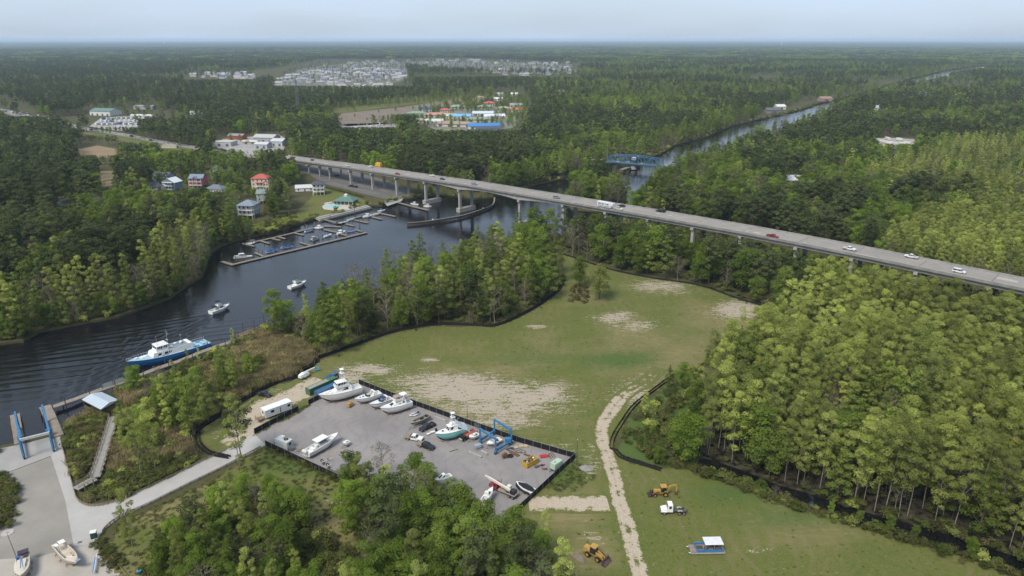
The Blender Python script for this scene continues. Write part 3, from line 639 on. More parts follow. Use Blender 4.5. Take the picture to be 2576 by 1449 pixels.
def wheel(parent, x, y, r, w=.24, m=None):
    ty, ri = wheel_mesh(r, w, m); o = bpy.data.objects.new('wheel', ty); COL.objects.link(o); o.parent = parent; o.location = (x, y, r); part('rim', ri, o); return o
class Cab:
    """raked, tapered box for cabins and deckhouses; pane() lays glass on its faces"""
    def __init__(s, x0, x1, w0, w1, z0, z1, rb=0, rf=0, ins=.1, nose=1.0):
        s.c = [Vector(p) for p in ((x0, -w0 / 2, z0), (x1, -w0 / 2 * nose, z0), (x1, w0 / 2 * nose, z0), (x0, w0 / 2, z0), (x0 + rb, -w1 / 2, z1), (x1 - rf, -w1 / 2 * nose, z1), (x1 - rf, w1 / 2 * nose, z1), (x0 + rb, w1 / 2, z1))]
    def add(s, mb): mb.add(s.c, [(3, 2, 1, 0), (4, 5, 6, 7), (0, 1, 5, 4), (1, 2, 6, 5), (2, 3, 7, 6), (3, 0, 4, 7)]); return mb
    def pane(s, mb, side, u0, u1, v0, v1, off=.025, sk=0):
        a, b, c, d = {'r': (0, 1, 5, 4), 'f': (1, 2, 6, 5), 'l': (2, 3, 7, 6), 'b': (3, 0, 4, 7)}[side]; a, b, c, d = [s.c[i] for i in (a, b, c, d)]; n = (b - a).cross(d - a).normalized()
        def at(u, v): return a.lerp(b, u).lerp(d.lerp(c, u), v)
        q = [at(u0, v0), at(u1, v0), at(u1 - sk, v1), at(u0 + sk, v1)]
        mb.add([p + n * off for p in q] + [p - n * .03 for p in q], [(0, 1, 2, 3), (0, 4, 5, 1), (1, 5, 6, 2), (2, 6, 7, 3), (3, 7, 4, 0)])
CARP = {}
def car(kind, col, label, loc, rz, group=None, name=None, ry=0.0, far=False, cat=None):
    t = thing(name or {'sedan': 'car', 'suv': 'sport_utility_vehicle', 'pickup': 'pickup_truck', 'van': 'minivan', 'flatbed': 'flatbed_truck'}[kind], label, cat or {'sedan': 'car', 'suv': 'car', 'pickup': 'pickup', 'van': 'van', 'flatbed': 'truck'}[kind], loc, rz, group)
    if ry: t.rotation_euler = (0, ry, rz)
    m = mat(col, .28, .5, var=.04, dirt=.04, name='car_paint'); key = (kind, tuple(col))
    if key not in CARP:
        B, Gm, E, D = MB(), MB(), MB(), MB()
        if kind == 'sedan': L_, W_, c = 4.7, 1.82, Cab(-1.75, 1.05, 1.66, 1.34, .88, 1.42, .55, .85); B.side([(-2.3, .32), (2.25, .32), (2.32, .55), (2.22, .74), (1.1, .90), (-1.7, .93), (-2.25, .86), (-2.35, .6)], -.9, .9); R_, rx = .33, (1.42, -1.38)
        elif kind == 'suv': L_, W_, c = 4.8, 1.92, Cab(-2.2, 1.15, 1.78, 1.5, 1.0, 1.72, .25, .75); B.side([(-2.35, .36), (2.3, .36), (2.38, .6), (2.28, .9), (1.2, 1.03), (-2.2, 1.06), (-2.4, .9), (-2.42, .6)], -.95, .95); R_, rx = .37, (1.45, -1.45)
        elif kind == 'van': L_, W_, c = 5.1, 1.98, Cab(-2.4, 1.5, 1.86, 1.56, 1.0, 1.78, .2, .9); B.side([(-2.5, .34), (2.45, .34), (2.55, .6), (2.4, .85), (1.55, 1.02), (-2.4, 1.06), (-2.55, .8)], -.98, .98); R_, rx = .35, (1.6, -1.5)
        else:
            L_, W_, c = 5.8, 2.0, Cab(-.75, 1.35, 1.84, 1.55, 1.08, 1.82, .2, .7); R_, rx = .40, (1.85, -1.75)
            if kind == 'pickup': B.side([(-2.85, .45), (2.8, .45), (2.92, .7), (2.82, 1.0), (1.4, 1.12), (-.75, 1.12), (-.75, .78), (-2.78, .78)], -1, 1); B.b(-2.9, -.75, -1, -.9, .5, 1.12).b(-2.9, -.75, .9, 1, .5, 1.12).b(-2.92, -2.82, -1, 1, .5, 1.1); D.b(-2.8, -.77, -.9, .9, .7, .80)
            else: B.side([(-.85, .45), (2.8, .45), (2.92, .7), (2.82, 1.0), (1.4, 1.12), (-.85, 1.12)], -1, 1); E.b(-3.1, -.85, -.35, .35, .5, .8); D.b(-3.3, -.95, -1.15, 1.15, .82, .95).b(-1.1, -.98, -1.1, 1.1, .95, 1.75)
        roof = MB(); p = c.c; zt = p[4].z; roof.box(((p[4].x + p[5].x) / 2, 0, zt + .02), (p[5].x - p[4].x + .12, (p[6].y - p[5].y) + .12, .07), taper=.9)
        for a, b_ in ((0, 4), (1, 5), (2, 6), (3, 7)): roof.bar(p[a], p[b_], .09)
        mid = [p[0].lerp(p[1], .52), p[4].lerp(p[5], .45), p[3].lerp(p[2], .52), p[7].lerp(p[6], .45)]; roof.bar(mid[0], mid[1], .1); roof.bar(mid[2], mid[3], .1)
        c.add(Gm); xf = max(v[0] for v in B.v); xb = min(v[0] for v in B.v); H_ = MB(); T_ = MB()
        H_.box((0, 0, 0), (.08, .34, .16)); T_.box((0, 0, 0), (.06, .14, .25)); lp = (xf - .03, W_ * .36, .72, -L_ / 2 - .02 if kind != 'flatbed' else -3.3, W_ * .4, .85)
        E.b(xb if kind != 'flatbed' else -.8, xf + .06, -W_ * .46, W_ * .46, .34, .5)
        CARP[key] = (B.mesh('body', m), roof.mesh('roof', m), Gm.mesh('windows', GLASS), E.mesh('bumper', BLACK), H_.mesh('headlight', mat((.6, .6, .6), .15, .6)), T_.mesh('tail_light', mat((.25, .01, .01), .3, .5)), D.mesh('load_bed', (mat((.03, .03, .03), .8) if kind == 'pickup' else WOOD)) if D.v else None, R_, rx, W_, lp)
    bm_, rf_, gl_, bu_, hl_, tl_, ld_, R_, rx, W_, lp = CARP[key]
    part('body', bm_, t); part('roof', rf_, t); part('windows', gl_, t); part('bumper', bu_, t); 
    if ld_: part('load_bed', ld_, t)
    if not far:
        for s in (-1, 1): part('headlight', hl_, t, (lp[0], s * lp[1], lp[2])); part('tail_light', tl_, t, (lp[3], s * lp[4], lp[5]))
    for x in rx:
        for s in (-1, 1): wheel(t, x, s * (W_ / 2 - .1), R_)
    return t
# ---- boats
def hull(L_, B_, fb, dr, sheer=.45, rake=.12, fine=.5, trans=.9):
    """stations from transom to stem: keel, chine, sheer on each side"""
    st = []
    for i in range(13):
        t = i / 12; x = -L_ / 2 + L_ * t; k = 0 if t < fine else (t - fine) / (1 - fine)
        hb = B_ / 2 * (trans + (1 - trans) * min(1, t / .4)) * max(.015, 1 - k ** 2.3); zs = fb * (1 + sheer * t ** 2.2); hc = hb * (.90 - .45 * k); zk = -dr * (1 - k ** 3.2) + (zs * .15) * k ** 5; zc = -dr * .25 + (zs * .55 + dr * .25) * k ** 2
        xr = -rake * L_ * k ** 1.5; st.append((x, hb, zs, hc, zc, zk, xr))
    return st
def hull_mb(st):
    mb = MB(); rings = []
    for x, hb, zs, hc, zc, zk, xr in st:
        xm = x + xr * .5; rings.append([(x, hb, zs), (x + xr * .35, (hb + hc) / 2 + (hb - hc) * .0, (zs + zc) / 2), (xm, hc, zc), (x + xr, 0, zk), (xm, -hc, zc), (x + xr * .35, -(hb + hc) / 2, (zs + zc) / 2), (x, -hb, zs)])
    mb.loft(rings, close=False, caps=False); mb.add(rings[0], [tuple(range(7))]); return mb
def at_x(st, x):
    for a, b in zip(st[:-1], st[1:]):
        if a[0] <= x <= b[0]:
            f = (x - a[0]) / (b[0] - a[0]); return tuple(p + (q - p) * f for p, q in zip(a, b))
    return st[-1] if x > st[-1][0] else st[0]
def deck_mb(st, xc, fl, gw=.28, camber=.06, xe=None):
    """foredeck ahead of xc, side decks and a sunken cockpit sole behind it"""
    mb = MB(); xs = [s[0] for s in st if s[0] > xc + .05]; sec = [at_x(st, xc)] + [s for s in st if s[0] > xc + .05]; rings = []
    for s in sec: rings.append([(s[0], -s[1] * .985, s[2]), (s[0], 0, s[2] + camber * s[1]), (s[0], s[1] * .985, s[2])])
    mb.loft(rings, close=False, caps=False)
    sec = [s for s in st if s[0] < xc - .05] + [at_x(st, xc)]
    if len(sec) > 1:
        rr, rl, fr = [], [], []
        for s in sec:
            i = max(.05, s[1] - gw); rr.append([(s[0], -s[1] * .985, s[2]), (s[0], -i, s[2] + .01), (s[0], -i, fl)]); rl.append([(s[0], i, fl), (s[0], i, s[2] + .01), (s[0], s[1] * .985, s[2])]); fr.append([(s[0], -i, fl), (s[0], i, fl)])
        for q in (rr, rl, fr): mb.loft(q, close=False, caps=False)
        s = sec[0]; e = sec[-1]; mb.b(s[0] + .02, s[0] + gw, -s[1] + gw, s[1] - gw, fl, s[2]); i = e[1] - gw; mb.add([(e[0], -i, fl), (e[0], i, fl), (e[0], i, e[2]), (e[0], -i, e[2])], [(0, 1, 2, 3)])
    return mb
def rail_mb(st, x0, h, n=6, r=.025, x1=None):
    mb = MB(); x1 = st[-1][0] if x1 is None else x1; P = {1: [], -1: []}
    for i in range(n + 1):
        s = at_x(st, x0 + (x1 - x0) * i / n)
        for k in (1, -1): b = Vector((s[0], k * s[1] * .93, s[2])); t = b + Vector((0, 0, h)); mb.cyl(b, t, r, n=4, cap=False); P[k].append(t)
    for k in (1, -1):
        for a, b in zip(P[k][:-1], P[k][1:]): mb.cyl(a, b, r, n=4, cap=False)
    mb.cyl(P[1][-1], P[-1][-1], r, n=4, cap=False); return mb
def stripe_mb(st, f, w):
    mb = MB(); rr = []
    for k in (1, -1):
        q = []
        for x, hb, zs, hc, zc, zk, xr in st:
            q.append([(x + xr * .35 * f, k * (hb + (hc - hb) * .5 * f + .03), zs + (zc - zs) * .5 * f - 0), (x + xr * .35 * (f + w), k * (hb + (hc - hb) * .5 * (f + w) + .03), zs + (zc - zs) * .5 * (f + w))])
        mb.loft(q, close=False, caps=False)
    return mb
def outboard(parent, st, y, m, h=1.0):
    x = st[0][0]; z = st[0][2] - .1; a = MB(); a.loft([[(x - .85, y - .2, z + .25), (x - .05, y - .2, z + .2), (x - .05, y + .2, z + .2), (x - .85, y + .2, z + .25)], [(x - .95, y - .27, z + .5 * h), (x - .02, y - .27, z + .5 * h), (x - .02, y + .27, z + .5 * h), (x - .95, y + .27, z + .5 * h)], [(x - .7, y - .18, z + .95 * h), (x - .12, y - .18, z + .9 * h), (x - .12, y + .18, z + .9 * h), (x - .7, y + .18, z + .95 * h)]])
    o = a.build('outboard_motor', m, parent); b = MB(); b.b(x - .62, x - .3, y - .09, y + .09, z - .75, z + .28).box((x - .5, y, z - .85), (.7, .2, .12)); b.build('leg', m, o)
def canvas(parent, x0, x1, w, z, m, posts_z, name='bimini_top', arch=.18):
    a = MB(); n = 6; a.loft([[(x0 + (x1 - x0) * i / n, -w / 2, z - arch * (abs(2 * i / n - 1)) ** 2), (x0 + (x1 - x0) * i / n, 0, z + .1 - arch * (abs(2 * i / n - 1)) ** 2), (x0 + (x1 - x0) * i / n, w / 2, z - arch * (abs(2 * i / n - 1)) ** 2), (x0 + (x1 - x0) * i / n, 0, z + .04 - arch * (abs(2 * i / n - 1)) ** 2)] for i in range(n + 1)])
    o = a.build(name, m, parent); p = MB(); xm = (x0 + x1) / 2
    for s in (-1, 1):
        for x in (x0 + .1, x1 - .1): p.cyl((xm * .5 + x * .5, s * w / 2, posts_z), (x, s * w / 2, z - arch), .022, n=4)
    p.build('canopy_frame', GALV, o); return o
def cradle(parent, st, z0, keel, stands=True):
    """keel blocks and jack stands under a laid-up boat; z0 = ground in local z"""
    k = MB()
    for x in (st[2][0], st[6][0], st[9][0]): k.box((x, 0, (z0 + keel) / 2), (.5, .45, keel - z0 - .02))
    k.build('keel_block', WOOD, parent)
    for i in (2, 5, 8):
        for s in (-1, 1):
            x, hb, zs, hc, zc, zk, xr = st[i]; m = MB(); y = s * hc; top = Vector((x + xr * .5, y * .97, zc + .03))
            for dx, dy in ((-.45, .35), (.45, .35), (0, -.3)): m.cyl(top - Vector((0, 0, .35)), (top.x + dx, y + s * dy, z0), .04, n=4)
            m.cyl(top - Vector((0, 0, .5)), top, .04, n=4); m.build('jack_stand', RUST, parent)
def boat_root(name, label, stern, bow, zl, cat='boat', group=None, L_=None, wz=0.0):
    a, b = G(*stern, wz), G(*bow, wz); return thing(name, label, cat, ((a.x + b.x) / 2, (a.y + b.y) / 2, zl), math.atan2(b.y - a.y, b.x - a.x), group), (b - a).length
def cruiser(root, L_, B_, fb=1.2, dr=.7, hullc=None, deckc=None, cock=.28, cabin=None, glass=True, fly=None, bim=None, hardtop=None, rails=True, stripe=None, arch=None, ob=0, ground=None, obm=None, fl=.35, arm=None, windscreen=None):
    st = hull(L_, B_, fb, dr); xc = -L_ / 2 + cock * L_; hullc = hullc or WHITE; deckc = deckc or WHITE
    h_ = hull_mb(st).build('hull', hullc, root, True); deck_mb(st, xc, fl).build('deck', deckc, root)
    bt = MB(); rr = []
    for x, hb, zs, hc, zc, zk, xr in st: rr.append([(x + xr * .5, hc + .012, zc + .02), (x + xr, 0, zk - .012), (x + xr * .5, -hc - .012, zc + .02)])
    bt.loft(rr, close=False, caps=False); bt.build('bottom_paint', mat((.055, .018, .016) if L_ > 11 else (.03, .035, .05), .8, name='bottom_paint'), h_)
    if stripe: stripe_mb(st, .12, .2).build('stripe', stripe, h_)
    if cabin:
        for (x0, x1, w0, w1, z0, z1, rb, rf, nose, panes) in cabin:
            c = Cab(x0, x1, w0, w1, z0, z1, rb, rf, nose=nose); o = c.add(MB()).build('cabin', deckc, root)
            for (sd, u0, u1, v0, v1, sk) in panes:
                g = MB(); c.pane(g, sd, u0, u1, v0, v1, sk=sk); g.build('window', GLASS, o)
    if windscreen:
        x, w, z, h, rk = windscreen; g = MB(); pts = [(x - .9, -w / 2, z), (x + .1, -w * .36, z), (x + .35, 0, z), (x + .1, w * .36, z), (x - .9, w / 2, z)]
        g.loft([pts, [(a - rk, b * .88, c + h) for a, b, c in pts]], close=False, caps=False); g.build('windscreen', GLASS, root)
    if fly:
        x0, x1, w, z0, h = fly; f = MB(); f.b(x0, x1, -w / 2, w / 2, z0, z0 + .1)
        for s in (-1, 1): f.box(((x0 + x1) / 2, s * (w / 2 - .05), z0 + h / 2), (x1 - x0, .1, h))
        f.box((x1 - .1, 0, z0 + h / 2), (.15, w, h)); f.build('flybridge', deckc, root); q = MB(); q.box(((x0 + x1) / 2 + .5, 0, z0 + .45), (.6, .9, .8)).box(((x0 + x1) / 2 - .5, 0, z0 + .4), (.5, 1.2, .6)); q.build('helm_seat', WPAINT, root)
    if bim: canvas(root, *bim)
    if hardtop:
        x0, x1, w, z, zb = hardtop; a = MB(); a.box(((x0 + x1) / 2, 0, z), (x1 - x0, w, .14), taper=.94); o = a.build('hardtop', deckc, root); p = MB()
        for s in (-1, 1):
            for x in (x0 + .25, x1 - .35): p.cyl((x * 1.0, s * w * .42, zb), (x, s * w * .42, z - .05), .035, n=5)
        p.build('hardtop_post', GALV, o)
    if rails: rail_mb(st, L_ * .02, .5).build('bow_rail', GALV, root)
    if arch:
        x, w, z0, z1 = arch; a = MB(); a.bar((x, -w / 2, z0), (x - .6, -w * .42, z1), .16, .5).bar((x, w / 2, z0), (x - .6, w * .42, z1), .16, .5).bar((x - .6, -w * .42, z1), (x - .6, w * .42, z1), .5, .14); a.build('radar_arch', deckc, root)
    for i in range(ob): outboard(root, st, (i - (ob - 1) / 2) * .62, obm or BLACK)
    if ground is not None: cradle(root, st, ground, -dr)
    return st
def tower(root, x, z0, z1, w, m=None, top=True, out=None):
    t = MB(); zz = [z0, (z0 + z1) / 2, z1]; ww = [w, w * .75, w * .5]; ll = [1.6, 1.3, 1.0]
    P = [[Vector((x + sx * ll[i] / 2, sy * ww[i] / 2, zz[i])) for sx, sy in ((-1, -1), (1, -1), (1, 1), (-1, 1))] for i in range(3)]
    for i in range(2):
        for k in range(4): t.cyl(P[i][k], P[i + 1][k], .04, n=5); t.cyl(P[i + 1][k], P[i + 1][(k + 1) % 4], .035, n=4)
        t.cyl(P[i][0], P[i + 1][1], .025, n=4); t.cyl(P[i][3], P[i + 1][2], .025, n=4)
    o = t.build('tuna_tower', m or WHITE, root)
    if top: q = MB(); q.box((x, 0, z1 + .05), (1.4, w * .75, .1)).box((x + .3, 0, z1 + .45), (.3, .6, .8)).box((x, 0, z1 + 1.5), (1.3, w * .7, .07)); [q.cyl((x + sx * .55, sy * w * .3, z1), (x + sx * .55, sy * w * .3, z1 + 1.5), .025, n=4) for sx in (-1, 1) for sy in (-1, 1)]; q.build('tower_platform', WHITE, o)
    if out:
        for s in (-1, 1):
            a = MB(); a.cyl((x, s * w / 2, z0 + .3), (x - 2.2, s * (w / 2 + 1.2), z0 + out), .03, .012, n=4); a.build('outrigger', WHITE, root)
def trailer_under(root, x0, x1, w, z0, zt, wheels=(0,), r=.36):
    t = MB(); zc = z0 + r + .18
    for s in (-1, 1): t.bar((x0, s * w * .36, zc), (x1, s * w * .36, zc), .12, .14)
    for x in (x0 + .2, (x0 + x1) / 2, x1 - .2): t.bar((x, -w * .36, zc), (x, w * .36, zc), .1); t.box((x, 0, (zc + zt) / 2), (.15, w * .5, max(.05, zt - zc)))
    t.bar((x1, -w * .36, zc), (x1 + 1.4, 0, zc), .1); t.bar((x1, w * .36, zc), (x1 + 1.4, 0, zc), .1); t.cyl((x1 + 1.2, 0, z0), (x1 + 1.2, 0, zc), .04, n=6); o = t.build('trailer_frame', GALV, root)
    for x in wheels:
        for s in (-1, 1): q = wheel(root, x, s * (w / 2 - .05), r); q.location.z = z0 + r
    return o
# ------------------------------------------------------------------ the road bridge
BA = Vector((-168.7, 640.0)); BB = Vector((200.0, 280.0)); BD = (BB - BA).normalized(); BN = Vector((-BD.y, BD.x)); BW = 16.5   # near edge line; BN points to the far side
if BN.y < 0: BN = -BN
_sz = np.array([-260, -50, 36, 137, 187, 240, 302, 349, 404, 434, 460, 489, 530, 640, 800.]); _zz = np.array([4.0, 10.8, 14.6, 18.0, 20.0, 21.2, 22.7, 23.8, 24.5, 24.6, 24.5, 24.1, 23.6, 21.5, 17.])
def deck_z(s): return float(np.interp(s, _sz, _zz))
def bpt(s, v, dz=0): p = BA + BD * s + BN * v; return Vector((p.x, p.y, deck_z(s) + dz))
def s_at(px):
    a = (px - CX) / F; lo, hi = -300., 900.
    for _ in range(50):
        m = (lo + hi) / 2; p = bpt(m, 0); x, _y = PX(p.x, p.y, p.z)
        if x < px: lo = m
        else: hi = m
    return lo
DECK_M = sheet_mat('bridge_deck', (.215, .20, .185), (.25, .235, .218), (.19, .178, .168), .12, 1.4, stain=.25)
bridge = thing('road_bridge', 'long concrete road bridge carrying traffic over the dark canal', 'bridge', (0, 0, 0))
S0, S1 = -95, 640; ss = np.linspace(S0, S1, 160)
def ribbon(prof):
    mb = MB(); mb.loft([[tuple(bpt(s, v, dz)) for v, dz in prof] for s in ss]); return mb
ribbon([(0, -.45), (BW, -.45), (BW, 0), (0, 0)]).build('deck', DECK_M, bridge)
BARR = mat((.215, .205, .19), .9, .2, var=.25, scale=.25, dirt=.45, name='stained_parapet')
ribbon([(-.25, -.4), (.30, -.4), (.30, .02), (.12, .82), (-.25, .82)]).build('parapet', BARR, bridge); ribbon([(BW - .3, -.4), (BW + .25, -.4), (BW + .25, .82), (BW - .12, .82), (BW - .3, .02)]).build('parapet', BARR, bridge)
LINE_Y = mat((.40, .27, .06), .8, var=.3, name='yellow_line'); LINE_W = mat((.46, .46, .44), .8, var=.3, name='white_line')
def lines(name, v, m, dash=None, w=.13, s0=S0, s1=S1):
    mb = MB(); s = s0
    while s < s1:
        e = min(s1, s + (dash[0] if dash else 6)); mb.add([bpt(s, v - w / 2, .012), bpt(e, v - w / 2, .012), bpt(e, v + w / 2, .012), bpt(s, v + w / 2, .012)], [(0, 1, 2, 3)]); s = e + (dash[1] if dash else 0)
    o = mb.build(name, m, bridge)
    if dash: o['kind'] = 'stuff'
lines('centre_line', BW / 2 - .16, LINE_Y); lines('centre_line', BW / 2 + .16, LINE_Y); lines('lane_line', BW * .27, LINE_W, (3, 9)); lines('lane_line', BW * .73, LINE_W, (3, 9)); lines('edge_line', .75, LINE_W); lines('edge_line', BW - .75, LINE_W)
# patched slabs of lighter concrete at the expansion joints
PIER_PX = [770, 797, 822, 875, 930, 991, 1064, 1150, 1302, 1413, 1520, 1626, 1740, 1860, 2001, 2142, 2305, 2490, 2700]
PS = [s_at(p) for p in PIER_PX]; PATCH = mat((.31, .295, .275), .9, var=.15, name='pale_patch'); JOINT = mat((.06, .055, .05), .9, name='joint')
for k, s in enumerate(PS):
    j = MB(); j.add([bpt(s - .12, .35, .014), bpt(s + .12, .35, .014), bpt(s + .12, BW - .35, .014), bpt(s - .12, BW - .35, .014)], [(0, 1, 2, 3)]); j.build('expansion_joint', JOINT, bridge)
    if k % 2: q = MB(); v = 1.0 + 4 * (k % 3); q.add([bpt(s + .3, v, .008), bpt(s + 7 + k % 4, v, .008), bpt(s + 7 + k % 4, v + 3, .008), bpt(s + .3, v + 3, .008)], [(0, 1, 2, 3)]); q.build('road_patch', PATCH, bridge)
SW = PS[7], PS[8]
def gdep(s):
    d = 1.7
    for p, k in ((SW[0], 34), (SW[1], 34)): d = max(d, 1.7 + 1.9 * max(0, 1 - (abs(s - p) / k)) ** 2)
    return d
for v in (1.3, 4.8, 8.25, 11.7, 15.2):
    mb = MB(); mb.loft([[tuple(bpt(s, v - .3, -.45 - gdep(s))), tuple(bpt(s, v + .3, -.45 - gdep(s))), tuple(bpt(s, v + .3, -.44)), tuple(bpt(s, v - .3, -.44))] for s in ss]); mb.build('girder', CONC, bridge)
ang = math.atan2(BD.y, BD.x)
for k, s in enumerate(PS):
    zt = deck_z(s) - .45 - gdep(s); wet = k in (6, 7, 8); z0 = -2.9 if wet else -.4; c = bpt(s, BW / 2); cap = MB()
    e0, e1 = bpt(s, .3), bpt(s, BW - .3); cap.bar((e0.x, e0.y, zt - .62), (e1.x, e1.y, zt - .62), 1.7 if k > 2 else 1.2, 1.2); pier = cap.build('pier', CONC, bridge)
    for v in (2.3, BW - 2.3):
        p = bpt(s, v); m = MB(); m.box((p.x, p.y, (z0 + zt - 1.2) / 2), (1.55 if k > 2 else 1.0, 1.9 if k > 2 else 1.2, zt - 1.2 - z0), ang); m.build('column', CONC, pier)
    if wet: a, b = bpt(s, .2), bpt(s, BW - .2); m = MB(); m.bar((a.x, a.y, .1), (b.x, b.y, .1), 3.8, 3.4); m.build('footing', CONC, pier)
# ---- traffic
def on_deck(px, py):
    z = 20.0
    for _ in range(30):
        p = G(px, py, z); s = (Vector((p.x, p.y)) - BA).dot(BD); z = deck_z(s)
    v = (Vector((p.x, p.y)) - BA).dot(BN); return s, v
def deck_car(kind, col, px, py, label, **k):
    s, v = on_deck(px, py); v = min(BW - 1.9, max(1.9, v)); east = v < BW / 2; p = bpt(s, v, .02); sl = math.atan2(deck_z(s + 3) - deck_z(s - 3), 6)
    return car(kind, col, label, p, ang if east else ang + PI, 'traffic on the road bridge', ry=-sl if east else sl, far=px < 1900, **k)
WC, BC, RC, SC = (.62, .62, .61), (.012, .012, .014), (.20, .012, .014), (.23, .25, .28)
deck_car('sedan', BC, 785, 404, 'small black car near the left end of the road bridge')
deck_car('pickup', WC, 875, 418, 'white pickup on the bridge left of the yellow truck')
deck_car('van', WC, 932, 421.5, 'white van just behind the yellow box truck on the bridge')
deck_car('sedan', RC, 1000, 439, 'small red car on the bridge near the tree by the ramp')
deck_car('sedan', WC, 1093, 442.5, 'white car on the bridge just behind a dark blue car')
deck_car('sedan', (.02, .03, .07), 1113, 452, 'dark blue car on the bridge above the ramp dock')
deck_car('suv', SC, 1193, 465, 'silver car on the bridge above the canal channel')
deck_car('suv', (.18, .20, .22), 1400, 499, 'silver sport utility vehicle in the middle of the bridge')
deck_car('sedan', BC, 1564, 520, 'black car on the bridge passing the white camper trailer')
deck_car('pickup', BC, 1663, 533, 'black pickup alone on the bridge, right of the camper')
deck_car('pickup', RC, 1943, 597, 'dark red pickup hugging the near parapet of the bridge')
deck_car('pickup', WC, 2136, 629, 'white crew pickup heading right in the near bridge lane')
deck_car('pickup', (.60, .60, .60), 2295, 647, 'white pickup heading left along the far bridge parapet')
deck_car('van', WC, 2412, 686, 'white van rightmost on the road bridge')
# yellow box truck
s, v = on_deck(952, 421); t = thing('box_truck', 'yellow box truck on the bridge', 'truck', bpt(s, v, .02), ang + PI, 'traffic on the road bridge')
MB().b(-4.2, 2.2, -1.25, 1.25, 1.1, 4.0).build('cargo_box', mat((.55, .29, .02), .4, .4, var=.05), t); c = Cab(2.3, 4.1, 2.2, 2.0, .6, 2.7, 0, .5); o = c.add(MB()).build('cab', mat((.55, .29, .02), .4, .4, var=.05), t)
for q in (('f', .08, .92, .5, .92, 0), ('l', .15, .75, .5, .92, 0), ('r', .25, .85, .5, .92, 0)): g = MB(); c.pane(g, *q[:5]); g.build('window', GLASS, o)
MB().b(-4.2, 4.0, -.5, .5, .6, 1.1).build('chassis', BLACK, t)
for x in (3.1, -2.4, -3.5):
    for y in (-1.05, 1.05): wheel(t, x, y, .5, .3)
# camper trailer and the pickup towing it
s, v = on_deck(1522, 523); v = 3.4; t = thing('camper_trailer', 'long white camper trailer with grey side panels towed across the bridge', 'camper', bpt(s, v, .02), ang, 'traffic on the road bridge')
c = Cab(-5.6, 4.6, 2.5, 2.45, .7, 3.6, 0, .9); o = c.add(MB()).build('body', WPAINT, t); MB().b(4.2, 6.0, -1.2, 1.2, 1.9, 3.5).build('gooseneck', WPAINT, t)
for u in ((.08, .3), (.36, .52), (.6, .68), (.74, .9)): g = MB(); c.pane(g, 'r', u[0], u[1], .42, .78); g.build('window', mat((.14, .17, .22), .3), o)
MB().b(-5.4, 4.2, -1.29, -1.26, 1.0, 1.5).build('side_stripe', mat((.2, .21, .23), .5), t); MB().b(-4, -2.8, -.5, .5, 3.6, 3.85).b(1, 2.2, -.5, .5, 3.6, 3.85).build('roof_unit', WPAINT, t)
for x in (-1.6, -2.6):
    for y in (-1.1, 1.1): wheel(t, x, y, .38)
p = bpt(s + 9.6, v, .02); car('pickup', (.50, .49, .46), 'pale pickup towing the long white camper across the bridge', p, ang, 'traffic on the road bridge')
# canal fender: a curved timber wall guarding the piers
fe = thing('canal_fender', 'curved timber fender wall in the water beside the bridge piers', 'fender', (0, 0, 0)); FP = [G(x, y, WATER_Z) for x, y in smooth([(1025, 568), (1060, 565), (1110, 558), (1165, 548), (1215, 532), (1240, 520), (1244, 503)], 5)]
for a, b in zip(FP[:-1], FP[1:]):
    for z in (-.7, -.1, .5): m = MB(); m.bar((a.x, a.y, z), (b.x, b.y, z), .35, .42); m.build('wale', WOODD, fe)
    m = MB(); m.bar((a.x, a.y, .85), (b.x, b.y, .85), 1.2, .2); m.build('cap_plank', mat((.17, .155, .125), .9, var=.3), fe); m = MB(); m.cyl((a.x, a.y, -3), (a.x, a.y, 1.15), .22, n=7); m.build('pile', WOODD, fe)
for i in (8, 20): m = MB(); m.box((FP[i].x, FP[i].y - .3, 1.5), (.9, .1, .9)); m.build('sign_board', WPAINT, fe)
fe2 = thing('canal_fender', 'timber fender pier running under the blue swing bridge', 'fender', (0, 0, 0)); FQ = [G(x, y, WATER_Z) for x, y in ((1562, 434), (1580, 428), (1605, 421))]
for a, b in zip(FQ[:-1], FQ[1:]):
    m = MB(); m.bar((a.x, a.y, .2), (b.x, b.y, .2), 5.0, 2.6); m.build('crib_wall', WOODD, fe2); m = MB(); m.bar((a.x, a.y, 1.6), (b.x, b.y, 1.6), 4.2, .2); m.build('deck', mat((.15, .14, .115), .9, var=.3), fe2)
